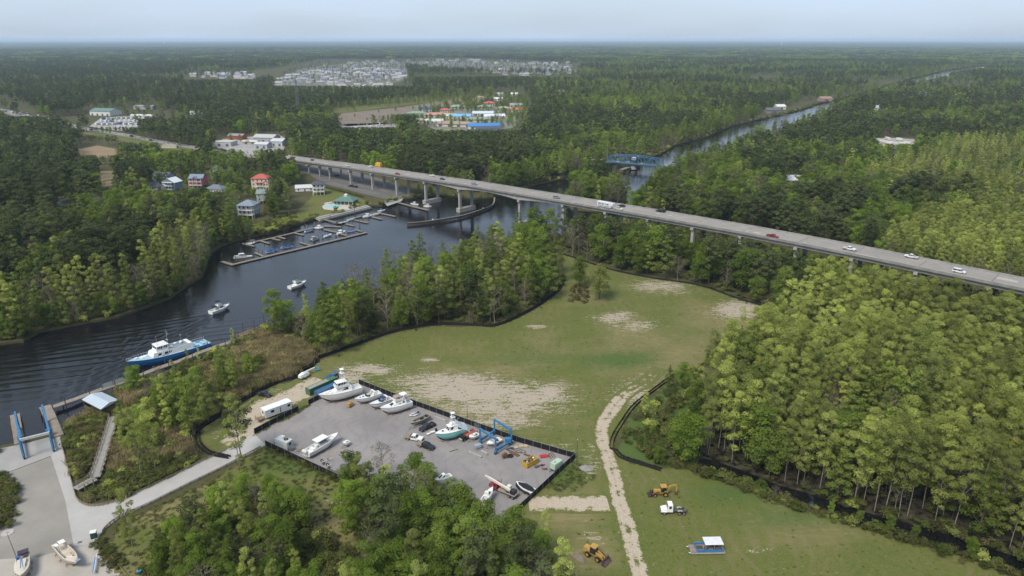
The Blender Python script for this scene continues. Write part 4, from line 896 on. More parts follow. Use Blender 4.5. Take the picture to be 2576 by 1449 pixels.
# ---- the blue swing bridge
pv = G(1586, 419, 3.5); le = G(1524, 404, 5.5); re = G(1668, 416, 5.5); dx = Vector((re.x - le.x, re.y - le.y, 0)); Ls = dx.length; sb = thing('swing_bridge', 'old blue steel truss swing bridge with white control house', 'bridge', ((le.x + re.x) / 2, (le.y + re.y) / 2, 5.0), math.atan2(dx.y, dx.x))
TR = mat((.045, .125, .22), .5, .4, var=.25, dirt=.12, name='truss_blue'); DKB = mat((.10, .105, .11), .8, var=.2, name='bridge_roadway')
MB().b(-Ls / 2, Ls / 2, -4, 4, -.3, 0).build('roadway', DKB, sb); npn = 10; pl = Ls / npn
def th(i):
    a = abs(i - npn / 2) / (npn / 2); return 7.6 - 2.0 * a ** 1.5 if 0 < i < npn else 0.0
for s in (-4.6, 4.6):
    for i in range(npn):
        x0, x1 = -Ls / 2 + i * pl, -Ls / 2 + (i + 1) * pl; m = MB(); m.bar((x0, s, .1), (x1, s, .1), .5, .7); m.build('bottom_chord', TR, sb); m = MB(); m.bar((x0, s, th(i) + .1), (x1, s, th(i + 1) + .1), .5, .55); m.build('top_chord', TR, sb)
        m = MB(); (m.bar((x0, s, .1), (x1, s, th(i + 1)), .38) if (i % 2 == 0) == (i < npn / 2) else m.bar((x0, s, th(i)), (x1, s, .1), .38)); m.build('diagonal', TR, sb)
        if i: m = MB(); m.bar((x0, s, .1), (x0, s, th(i)), .32); m.build('post', TR, sb)
    m = MB(); m.bar((-Ls / 2, s, 1.2), (Ls / 2, s, 1.2), .12, .25); m.build('side_rail', TR, sb)
for i in range(1, npn):
    x = -Ls / 2 + i * pl; m = MB(); m.bar((x, -4.6, th(i)), (x, 4.6, th(i)), .3); m.bar((x, -4.6, th(i)), (x + (pl if i < npn - 1 else 0), 4.6, th(min(i + 1, npn - 1))), .18); m.build('top_brace', TR, sb); m = MB(); m.bar((x, -4.6, -.5), (x, 4.6, -.5), .3, .5); m.build('floor_beam', TR, sb)
h = MB(); h.b(-1.8, 1.8, -1.7, 1.7, 3.4, 6.0); hh = h.build('control_house', WPAINT, sb)
for x in (-1.0, 0, 1.0): m = MB(); m.box((x, -1.72, 4.9), (.6, .06, .9)); m.build('window', GLASS, hh)
m = MB(); m.cyl((0, 0, -5.5), (0, 0, -.6), 3.4, n=16); m.build('pivot_pier', CONC, sb); m = MB(); m.cyl((0, 0, -1.2), (0, 0, -.4), 4.4, n=18); m.build('turntable', TR, sb)
for k, (x, y, c) in enumerate(((-.55 * Ls / 2, -1.8, WC), (-.25 * Ls / 2, 1.8, (.5, .5, .48)), (.32 * Ls / 2, -1.8, WC))):
    p = sb.matrix_basis @ Vector((x, y, .03)); car('sedan', c, ('white car crossing the left end of the blue swing bridge', 'pale car at the middle of the blue swing bridge', 'white car on the right half of the blue swing bridge')[k], p, sb.rotation_euler.z, 'cars on the swing bridge', far=True)
# approach road either side of the swing bridge
strip_pts = [(1668, 416), (1730, 424), (1830, 440)]
# ------------------------------------------------------------------ waterfront: piers, docks, boats afloat
def plank_mat(name, c):
    m = bpy.data.materials.new(name); t = NT(m); n = t.noise(.8, 5, .7); b = t.noise(6, 3, .6); t.bsdf(t.mix(t.rng(b, .4, .7, 0, .6), t.mix(t.rng(n, .35, .65), c, tuple(x * 1.35 for x in c)), tuple(x * .6 for x in c)), .9, .15, bump=b, bstr=.4, bdist=.03); return m
PLANK = plank_mat('grey_planks', (.20, .17, .14)); PLANKG = plank_mat('silver_planks', (.225, .215, .19)); PLANKD = plank_mat('float_planks', (.17, .15, .125))
def dock(root, pts, w, z, name='deck', m=None, posts=None, ph=1.2, th=.35, both=True, pm=None):
    """walkway of short sections along a polyline of ground pixels"""
    P = [G(x, y, z) for x, y in pts]
    for a, b in zip(P[:-1], P[1:]):
        mb = MB(); mb.bar((a.x, a.y, z - th / 2), (b.x, b.y, z - th / 2), w, th); o = mb.build(name, m or PLANK, root); l = (b - a).length
        if posts:
            n = max(1, round(l / posts)); d = (b - a) / l; nn = Vector((-d.y, d.x, 0))
            for i in range(n):
                for s in ((-1, 1) if both else (1,)):
                    q = a + d * (l * (i + .5) / n) + nn * s * (w / 2 + .18); h = ph * random.uniform(.85, 1.15); mb = MB(); mb.cyl((q.x, q.y, -3), (q.x, q.y, z + h), .17, .15, n=7); mb.build('pile', pm or WOODD, root)
    return P
def dock_thing(label, segs, w=2.0, z=-.55, name='floating_dock', cat='dock', posts=9, ph=1.6, m=None, both=False):
    r = thing(name, label, cat); [dock(r, s, w if len(s) < 9 else w, z, m=m or PLANKD, posts=posts, ph=ph, both=both, pm=mat((.06, .055, .05), .9)) for s in segs]; return r
pier = thing('timber_pier', 'long plank pier with dark posts along the near canal bank', 'pier')
dock(pier, [(130, 1024), (190, 1003), (252, 980), (319, 957), (390, 928), (450, 908), (506, 885), (550, 869), (576, 861), (615, 847)], 2.6, .45, posts=8.5, ph=2.6, pm=mat((.055, .05, .045), .9))
cr = MB(); a, b = G(600, 845, .5), G(672, 820, .5); cr.bar((a.x, a.y, -.3), (b.x, b.y, -.3), 4.2, 1.9); tag(cr.build('timber_bulkhead', mat((.11, .078, .055), .95, var=.35, name='brown_crib')), 'brown rotting timber bulkhead at the far end of the pier', 'bulkhead')
for px, py in ((612, 835), (640, 826), (664, 812)): p = G(px, py); m = MB(); m.cyl((p.x, p.y, -3), (p.x, p.y, 4.2), .16, n=7); tag(m.build('mooring_pile', WOODD), {612: 'mooring pile nearest the plank pier by the brown bulkhead', 640: 'middle mooring pile beside the brown bulkhead', 664: 'mooring pile farthest out by the brown bulkhead'}[px], 'pile')
scr = thing('privacy_screen', 'pale fabric screen panels hung between posts on the plank pier', 'screen')
for i in range(2): a, b = G(258 + 27 * i, 978 - 9 * i, .45), G(285 + 27 * i, 969 - 9 * i, .45); m = MB(); m.bar((a.x, a.y, 1.4), (b.x, b.y, 1.4), .06, 1.5); m.build('panel', mat((.40, .42, .40), .8, var=.1), scr); m = MB(); m.cyl((a.x, a.y, .4), (a.x, a.y, 2.6), .1, n=6); m.build('post', WOODD, scr)
lp = thing('boat_lift_pier', 'finger pier left of the boat lift slip', 'pier'); dock(lp, [(37, 1042), (40, 1065), (45, 1090), (49, 1114)], 2.8, .55, posts=5, ph=1.0, th=.6)
lp = thing('boat_lift_pier', 'wide finger pier right of the boat lift slip', 'pier'); dock(lp, [(112, 1021), (122, 1040), (133, 1066), (145, 1096)], 3.4, .55, posts=5, ph=1.0, th=.6)
# ---- boat lift over the slip
def lift(label, fl, fr, bl, br, h, beam_m, z0=.1, rolls=True, legw=.55, cross_front=True):
    FL, FR, BL, BR = [G(x, y, z0) for x, y in (fl, fr, bl, br)]; c = (FL + FR + BL + BR) / 4; t = thing('travel_lift', label, 'boat lift', (c.x, c.y, z0)); L4 = [p - c for p in (FL, FR, BL, BR)]; up = Vector((0, 0, h)); r = .55
    for i, p in enumerate(L4):
        m = MB(); m.bar(p + Vector((0, 0, .9)), p + up, legw, legw); m.build('leg', LIFTBLUE, t)
        w = wheel(t, p.x, p.y, r, .42); w.rotation_euler = (0, 0, math.atan2(L4[2].y - L4[0].y, L4[2].x - L4[0].x))
        m = MB(); m.box((p.x, p.y, .95), (.9, .7, .5), w.rotation_euler[2]); m.build('wheel_fork', LIFTBLUE, t)
    for a, b in ((0, 2), (1, 3)):
        m = MB(); m.bar(L4[a] + Vector((0, 0, 1.35)), L4[b] + Vector((0, 0, 1.35)), .5, .6); m.build('lower_beam', LIFTBLUE, t)
        m = MB(); m.bar(L4[a] + Vector((0, 0, 1.9)), L4[a].lerp(L4[b], .14) + Vector((0, 0, 1.5)), .3); m.bar(L4[b] + Vector((0, 0, 1.9)), L4[b].lerp(L4[a], .14) + Vector((0, 0, 1.5)), .3); m.build('knee_brace', LIFTBLUE, t)
    return t, L4, up
t, L4, up = lift('blue boat lift straddling the slip at the water edge, pale crossbeam', (62, 1155), (136, 1136), (49, 1082), (117, 1064), 6.6, None)
for a, b in ((0, 2), (1, 3)): m = MB(); m.bar(L4[a] + up, L4[b] + up, .5, .55); m.build('top_beam', LIFTBLUE, t)
m = MB(); m.bar(L4[0] + up, L4[1] + up, .55, .75); m.build('cross_beam', mat((.40, .41, .40), .6, var=.2), t)
for k in (0, 1): q = L4[k].lerp(L4[k + 2], .5); m = MB(); m.box((q.x, q.y, 2.2), (1.3, 1.0, 1.3)); m.build('winch_box', LIFTBLUE, t)
# ---- tin-roofed boat shed
sh = thing('boat_shed', 'open timber boat shed under a pale metal roof beside the pier', 'shed'); C4 = [G(206, 1006, 3.5), G(254, 1031, 3.5), G(299, 1007, 3.5), G(256, 987, 3.5)]; rd = MB(); mid0, mid1 = (C4[0] + C4[3]) / 2, (C4[1] + C4[2]) / 2
r0 = [C4[0], C4[3], C4[3] + Vector((0, 0, .15)), mid0 + Vector((0, 0, .95)), C4[0] + Vector((0, 0, .15))]; r1 = [C4[1], C4[2], C4[2] + Vector((0, 0, .15)), mid1 + Vector((0, 0, .95)), C4[1] + Vector((0, 0, .15))]
rd.loft([r0, r1]); rf = rd.build('roof', mat((.50, .56, .60), .3, .5, .3, var=.08, name='pale_tin'), sh)
for k in range(9): q0, q1, qa, qb = r0[4].lerp(r1[4], k / 8), r0[3].lerp(r1[3], k / 8), r0[3].lerp(r1[3], k / 8), r0[2].lerp(r1[2], k / 8); m = MB(); m.bar(q0 + Vector((0, 0, .03)), q1 + Vector((0, 0, .03)), .05, .07); m.bar(qa + Vector((0, 0, .03)), qb + Vector((0, 0, .03)), .05, .07); m.build('roof_seam', mat((.44, .50, .54), .3, .5, .3), rf)
cc = sum(C4, Vector()) / 4
for i in range(4):
    for f in (0, .5): p = C4[i].lerp(C4[(i + 1) % 4], f).lerp(cc, .06); m = MB(); m.cyl((p.x, p.y, -3), (p.x, p.y, 3.45), .14, n=6); m.build('post', WOODD, sh)
    a, b = C4[i].lerp(cc, .06), C4[(i + 1) % 4].lerp(cc, .06); m = MB(); m.bar((a.x, a.y, .9), (b.x, b.y, .9), .12, 1.6); m.bar((a.x, a.y, 3.2), (b.x, b.y, 3.2), .15, .3); m.build('side_boards', mat((.10, .068, .045), .9, var=.3), sh)
# ---- boardwalk through the marsh
bw = thing('boardwalk', 'grey wooden boardwalk ramp crossing the marsh from the shed', 'boardwalk'); P = dock(bw, [(287, 1047), (276, 1085), (264, 1125), (252, 1162), (239, 1200)], 2.7, 1.3, posts=3, ph=1.05, th=.25, pm=WOOD, m=PLANKG); P2 = dock(bw, [(240, 1203), (216, 1214), (190, 1229)], 2.7, 1.3, posts=2.5, ph=1.05, th=.25, pm=WOOD, m=PLANKG)
for Q in (P, P2):
    for a, b in zip(Q[:-1], Q[1:]):
        d = (b - a).normalized(); n = Vector((-d.y, d.x, 0)) * 1.3
        for s in (-1, 1):
            for z in (1.0, .55): m = MB(); m.bar(a + n * s + Vector((0, 0, z)), b + n * s + Vector((0, 0, z)), .09, .12); m.build('handrail', WOOD, bw)
# ---- guard rails along the drive
def rail(label, pts, h=.75, step=2.4, m=None, name='guard_rail', rails=(.7, .35), post=.14):
    t = thing(name, label, 'rail'); P = [G(x, y, .1) for x, y in smooth(pts, 4)]; d_acc = 0; last = None
    for a, b in zip(P[:-1], P[1:]):
        for z in rails: q = MB(); q.bar(a + Vector((0, 0, z)), b + Vector((0, 0, z)), .10, .16); q.build('rail', m or WOOD, t)
        l = (b - a).length; n = max(1, round(l / step))
        for i in range(n): p = a.lerp(b, i / n); q = MB(); q.box((p.x, p.y, h / 2), (post, post, h)); q.build('post', m or WOOD, t)
    return t
rail('low timber rail along the marsh side of the concrete drive', [(152, 1108), (186, 1234), (193, 1254), (206, 1267), (229, 1274), (271, 1269), (331, 1247), (421, 1206), (501, 1166), (570, 1134)])
rail('low timber rail along the grass side of the concrete drive', [(655, 1127), (570, 1173), (480, 1217), (380, 1267), (300, 1303), (264, 1332), (258, 1345)], m=WOODD)
rail('weathered timber kerb rail beside the sand lot', [(256, 1366), (272, 1392), (300, 1425), (330, 1462)], h=.4, rails=(.3,), m=WOOD)
# ---- crew vessel
r, Lc = boat_root('crew_boat', 'large blue and white crew vessel moored along the plank pier', (523, 868), (323, 931), WATER_Z + .02, 'boat', wz=WATER_Z)
VB = mat((.012, .16, .42), .4, .45, var=.12, dirt=.08, name='vessel_blue'); VBL = mat((.09, .36, .62), .45, .4, name='light_blue_band'); VW = mat((.66, .68, .68), .4, .4, var=.08, dirt=.1, name='vessel_white'); Bc = 6.7
st = hull(Lc, Bc, 1.9, 1.2, sheer=.95, rake=.07, fine=.6, trans=.97); hm_ = hull_mb(st).build('hull', VB, r, True); stripe_mb(st, .0, .16).build('rub_rail', VBL, hm_); stripe_mb(st, .62, .16).build('rub_rail', VBL, hm_)
deck_mb(st, -Lc * .30, 1.0, .35).build('deck', mat((.30, .42, .50), .7, var=.2), r)
c = Cab(-Lc * .28, Lc * .24, 6.0, 5.4, 1.8, 4.5, .3, 1.2, nose=.9); o = c.add(MB()).build('main_house', VW, r)
for u0, u1 in ((.12, .2), (.28, .36), (.38, .41), (.43, .45)): g = MB(); c.pane(g, 'l', u0, u1, .45, .75); g.build('window', GLASS, o); g = MB(); c.pane(g, 'r', 1 - u1, 1 - u0, .45, .75); g.build('window', GLASS, o)
for u0, u1 in ((.62, .78), (.86, .97)): g = MB(); c.pane(g, 'l', 1 - u1, 1 - u0, .02, .42, .04); g.build('side_opening', mat((.28, .29, .27), .8), o)
for u0, u1 in ((.55, .70), (.80, .93)): g = MB(); c.pane(g, 'r', u0, u1, .02, .42, .04); g.build('side_opening', mat((.28, .29, .27), .8), o)
MB().b(-Lc * .22, Lc * .03, -2.5, 2.5, 4.5, 4.6).build('upper_deck', mat((.16, .20, .23), .8), r)
w = Cab(Lc * .02, Lc * .17, 4.9, 4.5, 4.5, 6.7, .1, .5, nose=.85); o = w.add(MB()).build('wheelhouse', VW, r); MB().box((Lc * .085, 0, 6.76), (Lc * .15, 5.0, .14), taper=.95).build('wheelhouse_roof', mat((.56, .56, .54), .6), r)
for sd, us in (('r', ((.1, .2), (.24, .34), (.52, .62), (.68, .78), (.84, .94))), ('l', ((.06, .16), (.22, .32), (.38, .48), (.66, .76), (.8, .9))), ('f', ((.06, .2), (.24, .38), (.42, .58), (.62, .76), (.8, .94)))):
    for u0, u1 in us: g = MB(); w.pane(g, sd, u0, u1, .48, .85); g.build('window', GLASS, o)
m = MB(); m.cyl((Lc * .0, 0, 4.4), (-Lc * .01, 0, 12), .12, .06, n=6); m.bar((-.3, -1.2, 11), (-.3, 1.2, 11), .08); m.box((-.1, 0, 7.6), (.5, 1.4, .2)); m.box((-.2, .7, 10.2), (.4, .4, .4)); m.build('mast', GALV, r); m = MB(); m.cyl((Lc * .13, .8, 6.6), (Lc * .135, .8, 11), .05, n=5); m.build('antenna', GALV, r); m = MB(); m.cyl((-Lc * .17, 0, 4.4), (-Lc * .17, 0, 8), .07, n=5); m.box((-Lc * .17, .3, 8), (.5, .5, .4)); m.build('aft_mast', GALV, r)
MB().ball((-Lc * .16, .4, 5.1), .62, 12).build('radar_dome', VW, r, True); MB().ball((-Lc * .10, -.6, 4.8), .5, 10, sx=1.7).build('life_raft', VW, r, True); MB().box((-Lc * .02, 1, 4.75), (1.8, 1.2, .5), taper=.7).build('vent_box', VW, r)
MB().b(-Lc * .36, -Lc * .27, -2.3, 2.3, 1.0, 2.3).build('aft_locker', mat((.20, .40, .58), .6), r); MB().b(-Lc * .45, -Lc * .42, -1.5, 1.5, 1.0, 2.1).build('deck_winch', mat((.25, .40, .5), .6), r)
rail_mb(st, Lc * .2, 1.0, 9, .035).build('bow_rail', VW, r); rail_mb(st, -Lc * .5, 1.0, 8, .035, -Lc * .26).build('stern_rail', VW, r); MB().box((Lc * .30, 0, 3.35), (2.6, 1.6, .7), taper=.8).box((Lc * .39, 0, 3.7), (1.0, .8, .6)).build('foredeck_hatch', VW, r)
# ---- two cruisers under way
r, l = boat_root('sport_cruiser', 'white cruiser with black canopies motoring up the canal, leaving a wake', (531, 790), (577, 774), WATER_Z + .03, wz=WATER_Z); l = max(10.5, l)
cruiser(r, l, 3.9, 1.35, .6, cabin=[(-l * .12, l * .28, 3.0, 2.5, 1.5, 2.75, .1, 1.9, .75, [('r', .15, .75, .25, .75, .08), ('l', .25, .85, .25, .75, .08), ('f', .1, .9, .15, .85, .05)])], fly=(-l * .14, l * .07, 2.6, 2.75, .8), bim=(-l * .16, l * .06, 2.6, 5.0, CANVASB, 3.3), stripe=mat((.02, .02, .03), .4))
canvas(r, -l * .36, -l * .14, 2.9, 3.0, CANVASB, 1.5, 'cockpit_canopy')
r, l = boat_root('sport_cruiser', 'white cruiser with dark green canopy heading for the bridge', (730, 727), (769, 715), WATER_Z + .03, wz=WATER_Z); l = max(10.5, l)
cruiser(r, l, 3.8, 1.35, .6, cabin=[(-l * .15, l * .3, 3.0, 2.5, 1.5, 2.7, .1, 1.5, .75, [('r', .12, .4, .25, .75, .03), ('r', .45, .75, .25, .75, .03), ('l', .25, .85, .25, .75, .08), ('f', .1, .9, .15, .85, .05)])], fly=(-l * .2, l * .05, 2.7, 2.7, .8), bim=(-l * .2, l * .06, 2.7, 4.9, mat((.012, .06, .045), .8, name='green_canvas'), 3.3))
# ---- marina
dock_thing('long outer floating dock of the marina with corner return', [[(558, 657), (588, 666)], [(589, 664), (640, 652), (700, 637.5), (760, 623.5), (820, 609), (870, 597), (923, 584)]], 2.3)
dock_thing('inner marina walkway following the bank', [[(610, 613), (645, 607), (685, 598), (727, 588), (764, 578.5), (789, 573), (814, 568), (859, 570)]], 2.0)
dock_thing('marina gangway from the sea wall down to the docks', [[(790, 546), (825, 554), (858, 562)]], 1.6, -.2, 'gangway', 'gangway', None)
dock_thing('marina cross dock linking inner walkway and outer dock', [[(816, 577), (847, 584), (872, 592)]], 1.8)
dock_thing('floating dock nearest the bridge ramp with three fingers', [[(893, 548), (915, 542), (940, 536), (958, 535)], [(893, 553), (926, 560)], [(936, 545), (960, 551)], [(956, 536), (995, 544)]], 1.9)
for i, (a, b, lab) in enumerate((((642, 635), (662, 644), 'short finger dock off the outer marina dock by the blue jet skis'), ((754, 609), (782, 617), 'finger dock off the middle of the outer marina dock'), ((682, 599), (705, 604), 'leftmost finger dock off the inner marina walkway'), ((702, 596), (718, 600), 'pale finger dock beside the marina power posts'), ((739, 585), (764, 591), 'finger dock off the inner walkway left of the blue boat'), ((869, 563), (891, 568), 'dark finger dock by the marina gangway end'), ((892, 577), (911, 582), 'finger dock at the right end of the outer marina dock'), ((612, 612), (640, 619), 'wide finger dock at the left end of the inner walkway'), ((655, 605), (678, 612), 'low brown swim float off the inner walkway'))):
    dock_thing(lab, [[a, b]], 1.5, -.6, 'finger_dock', posts=6, ph=2.4)
for px, py in ((560, 655), (594, 660), (767, 566), (627, 603), (716, 588), (831, 553), (860, 576), (905, 563), (893, 536), (996, 541)): p = G(px, py, WATER_Z); m = MB(); m.cyl((p.x, p.y, -3), (p.x, p.y, 3.0), .18, n=7); o = m.build('mooring_pile', WOODD); tag(o, {560: 'tall mooring pile at the outer dock left end', 594: 'mooring pile by the grey pontoon boat', 767: 'tallest mooring pile behind the inner marina walkway', 627: 'mooring pile at the inner walkway left end', 716: 'mooring pile by the marina power posts', 831: 'mooring pile beside the marina gangway', 860: 'mooring pile behind the white cabin boat', 905: 'mooring pile between the two marina dock groups', 893: 'mooring pile by the cluttered ramp-side dock', 996: 'mooring pile at the rightmost marina finger'}[px], 'pile')
def small(kind, px, py, rz, label, L_=6.5, col=None, **k):
    p = G(px, py, WATER_Z); t = thing({'console': 'motor_boat', 'cabin': 'cabin_boat', 'pontoon': 'pontoon_boat', 'jetski': 'jet_ski', 'cover': 'covered_boat', 'skiff': 'skiff'}[kind], label, 'jet ski' if kind == 'jetski' else 'boat', (p.x, p.y, WATER_Z + .03), rz, k.get('group')); B_ = L_ * .34; c = col or WHITE
    if kind == 'cabin': cruiser(t, L_, B_, .95, .4, hullc=c, cabin=[(-L_ * .08, L_ * .25, B_ * .75, B_ * .6, 1.0, 1.75, .1, .8, .75, [('r', .2, .8, .2, .8, .05), ('l', .2, .8, .2, .8, .05), ('f', .1, .9, .1, .9, .05)])], hardtop=(-L_ * .2, L_ * .1, B_ * .7, 2.4, 1.0), ob=1, rails=False)
    elif kind == 'console': cruiser(t, L_, B_, .8, .35, hullc=c, cock=.6, cabin=[(-L_ * .1, L_ * .06, .9, .8, .3, 1.35, .1, .25, 1, [('f', .1, .9, .6, .95, 0)])], bim=(-L_ * .18, L_ * .12, B_ * .7, 2.3, k.get('top', CANVASB), .8), ob=1, rails=False)
    elif kind == 'skiff': cruiser(t, L_, B_, .6, .25, hullc=c, cock=.75, ob=1, rails=False, fl=.15)
    elif kind == 'cover':
        cruiser(t, L_, B_, .8, .35, hullc=WHITE, cock=.5, rails=False); st_ = hull(L_, B_, .8, .35); q = MB(); q.loft([[(s[0], -s[1] - .03, s[2] - .05), (s[0], -s[1] * .4, s[2] + .35 * min(1, s[1] * 2)), (s[0], 0, s[2] + .55 * min(1, s[1] * 2)), (s[0], s[1] * .4, s[2] + .35 * min(1, s[1] * 2)), (s[0], s[1] + .03, s[2] - .05)] for s in st_], close=False, caps=False); q.build('boat_cover', c, t)
    elif kind == 'pontoon':
        for s in (-1, 1): m = MB(); m.cyl((-L_ / 2, s * .95, .05), (L_ / 2 - .6, s * .95, .05), .33, n=9); m.cyl((L_ / 2 - .6, s * .95, .05), (L_ / 2 + .2, s * .95, .25), .33, .08, n=9); m.build('pontoon', ALU, t)
        MB().b(-L_ / 2, L_ / 2, -1.25, 1.25, .4, .52).build('deck', mat((.22, .21, .2), .8), t)
        for s in (-1, 1): MB().box((0, s * 1.22, .9), (L_ * .9, .05, .75)).build('side_panel', c, t)
        MB().box((-L_ * .3, .6, .8), (1.4, .7, .55)).box((L_ * .25, -.6, .8), (1.8, .7, .55)).build('bench_seat', WPAINT, t); canvas(t, -L_ * .35, L_ * .1, 2.3, 2.4, k.get('top', WPAINT), .6)
    else:
        m = MB(); m.loft([[(x, -w, z0), (x, -w, z1), (x, 0, z1 + .15), (x, w, z1), (x, w, z0)] for x, w, z0, z1 in ((-1.5, .5, .1, .5), (-.4, .6, .05, .6), (.7, .5, .1, .75), (1.5, .12, .35, .6))]); m.build('hull', c, t); MB().box((-.5, 0, .8), (1.3, .4, .3)).build('saddle', BLACK, t); MB().bar((.35, -.4, 1.1), (.35, .4, 1.1), .06).build('handlebar', BLACK, t); MB().b(-1.8, 1.7, -.8, .8, -.15, .06).build('lift_float', mat((.30, .30, .30), .7), t)
    return t
JB = mat((.03, .10, .30), .4, name='jet_ski_blue'); TOPB = mat((.02, .06, .22), .8, name='blue_canvas'); ha = heading((589, 664), (923, 584))
small('pontoon', 604, 648, ha + 2.6, 'grey pontoon boat with canopy at the left end of the marina', 7.2, mat((.42, .42, .40), .5)); small('skiff', 623, 646.5, ha + 2.7, 'small white motor skiff right of the grey pontoon boat', 5.2); small('skiff', 631, 614.5, ha - .4, 'white skiff tied at the inner walkway left end', 5.6)
for i, (x, y, lab) in enumerate(((678, 634, 'leftmost blue jet ski on the outer marina dock'), (689, 629, 'second blue jet ski from the left on the outer dock'), (716, 623, 'blue jet ski right of the first pair, outer dock'), (727, 621, 'fourth blue jet ski along the outer marina dock'))): small('jetski', x, y, ha + 2.75, lab, 3, JB, group='jet skis on lifts').scale = (1.35,) * 3
small('pontoon', 792, 603, ha + .2, 'tan pontoon boat in the middle of the marina basin', 6.2, mat((.30, .27, .22), .6), top=mat((.25, .24, .2), .8)); small('console', 824, 595, ha + .1, 'open motor boat with blue top on the outer dock', 7.0, WHITE, top=TOPB)
small('cover', 779, 582, ha - .1, 'motor boat under a dark blue cover by the inner walkway', 6.8, mat((.012, .04, .12), .8)); small('cabin', 804, 575.5, ha - 1.0, 'white cabin boat beside the dark blue covered boat', 6.8); small('cabin', 858, 588, ha + .1, 'larger white cabin boat inside the outer dock', 8.0); small('cover', 882, 583, ha + 2.8, 'low boat under blue cover near the outer dock right end', 5.6, TOPB)
small('console', 861, 562.5, ha - .3, 'dark motor boat at the end of the marina gangway', 6.8, BLACK); small('cover', 884, 554, ha, 'boat under pale green cover between the dock groups', 6.5, mat((.24, .29, .22), .8)); small('cabin', 926, 546, ha - .35, 'white cabin boat on the ramp-side dock fingers', 8); small('cover', 950, 540, ha - .2, 'boat under tan cover on the ramp-side dock', 6.5, mat((.27, .25, .2), .8)); small('console', 960, 532, ha - .3, 'white boat with bright blue canopy by the ramp-side dock', 6.2, WHITE, top=mat((.01, .12, .42), .7))
small('cabin', 1042, 516, 2.9, 'white cabin boat behind the ramp dock', 7.2); small('cabin', 1077, 521.5, -.5, 'white boat tied at the outer tip of the ramp dock', 7.2)
dock_thing('boat ramp dock reaching out under the road bridge', [[(962, 505), (1005, 510), (1040, 519), (1076, 528)]], 2.2, -.3, 'ramp_dock', posts=12)
flat('boat_ramp', [(960, 508), (985, 500), (1015, 498), (1010, 506), (975, 518)], .05, PAD_M)
# ---- sea wall, lawn, pool
flat('marina_lawn', [(640, 590), (700, 575), (780, 548), (800, 551), (860, 538), (925, 519), (935, 510), (900, 497), (812, 473), (792, 480), (780, 500), (740, 540), (690, 560), (640, 575)], .05, FIELD_M)
wl = thing('sea_wall', 'stepped concrete and stone sea wall below the pool house', 'wall'); a, b = G(797, 549, .6), G(925, 518, .6)
for k, (dz, off, mm) in enumerate(((.9, 0, CONC), (.4, -2.2, CONC), (-.3, -4.0, mat((.14, .13, .115), .95, var=.4, scale=.8)))):
    d = (b - a).normalized(); n = Vector((-d.y, d.x, 0)); n = n if n.y > 0 else -n; q = MB(); q.bar(a + n * off + Vector((0, 0, dz - 1.3)), b + n * off + Vector((0, 0, dz - 1.3)), 2.2, 1.8); q.build('terrace_step', mm, wl)
flat('pool_terrace', [(810, 520), (820, 512), (850, 513), (895, 519), (880, 527), (845, 530), (815, 527)], .16, mat((.40, .35, .29), .9, name='terrace'))
pool = MB(); pc = G(837, 519.5); pool.prism([(pc.x + 6.2 * math.cos(a) * (1 + .12 * math.sin(3 * a)), pc.y + 3.9 * math.sin(a) * (1 + .1 * math.cos(2 * a))) for a in np.linspace(0, 2 * PI, 28)[:-1]], .0, .2); tag(pool.build('swimming_pool', mat((.10, .42, .44), .1, .5, var=.05, name='pool_water')), 'kidney-shaped turquoise swimming pool beside the green-roofed pavilion', 'pool')
lgl = MB(); lgl.b(-.9, .9, -.3, .3, .2, .32).box((.75, 0, .5), (.5, .6, .1), ry=-.9); lgm = lgl.mesh('lounger', WPAINT)
for k in range(6): p = G(817 + 3.2 * k, 513.2 - .5 * k); o = bpy.data.objects.new('sun_lounger', lgm); COL.objects.link(o); o.location = (p.x, p.y, .15); o.rotation_euler = (0, 0, 1.2); tag(o, 'white sun lounger in the row behind the swimming pool', 'lounger', 'loungers by the pool')
# car park under the bridge
flat('car_park', [(748, 422), (820, 463), (915, 488), (985, 504), (1012, 500), (1040, 488), (1000, 462), (880, 428), (790, 406)], .06, sheet_mat('asphalt', (.105, .10, .095), (.125, .12, .115), (.085, .08, .078), .2, 2))
sl = MB(); a0 = G(828, 460, .1); a1 = G(938, 487, .1)
stl = thing('parking_bays', 'row of white painted parking bays under the road bridge', 'markings')
for k in range(15):
    for off in (0, 11): p = a0.lerp(a1, k / 14); d = (a1 - a0).normalized(); n = Vector((-d.y, d.x, 0)); n = n if n.y > 0 else -n; p = p + n * off; q = MB(); q.bar(p + Vector((0, 0, -.02)), p + n * 4.6 + d * 2.2 + Vector((0, 0, -.02)), .16, .03); q.build('bay_line', LINE_W, stl)
p = G(884, 470); car('pickup', BC, 'black pickup parked left of its twin under the bridge', p, ha + 1.9, 'parked under the bridge', far=True); p = G(893, 472); car('suv', BC, 'black car parked beside the black pickup under the bridge', p, ha + 1.9, 'parked under the bridge', far=True)
p = G(848, 443); car('suv', (.05, .05, .055), 'dark car parked alone at the back of the car park', p, ha, 'parked under the bridge', far=True)
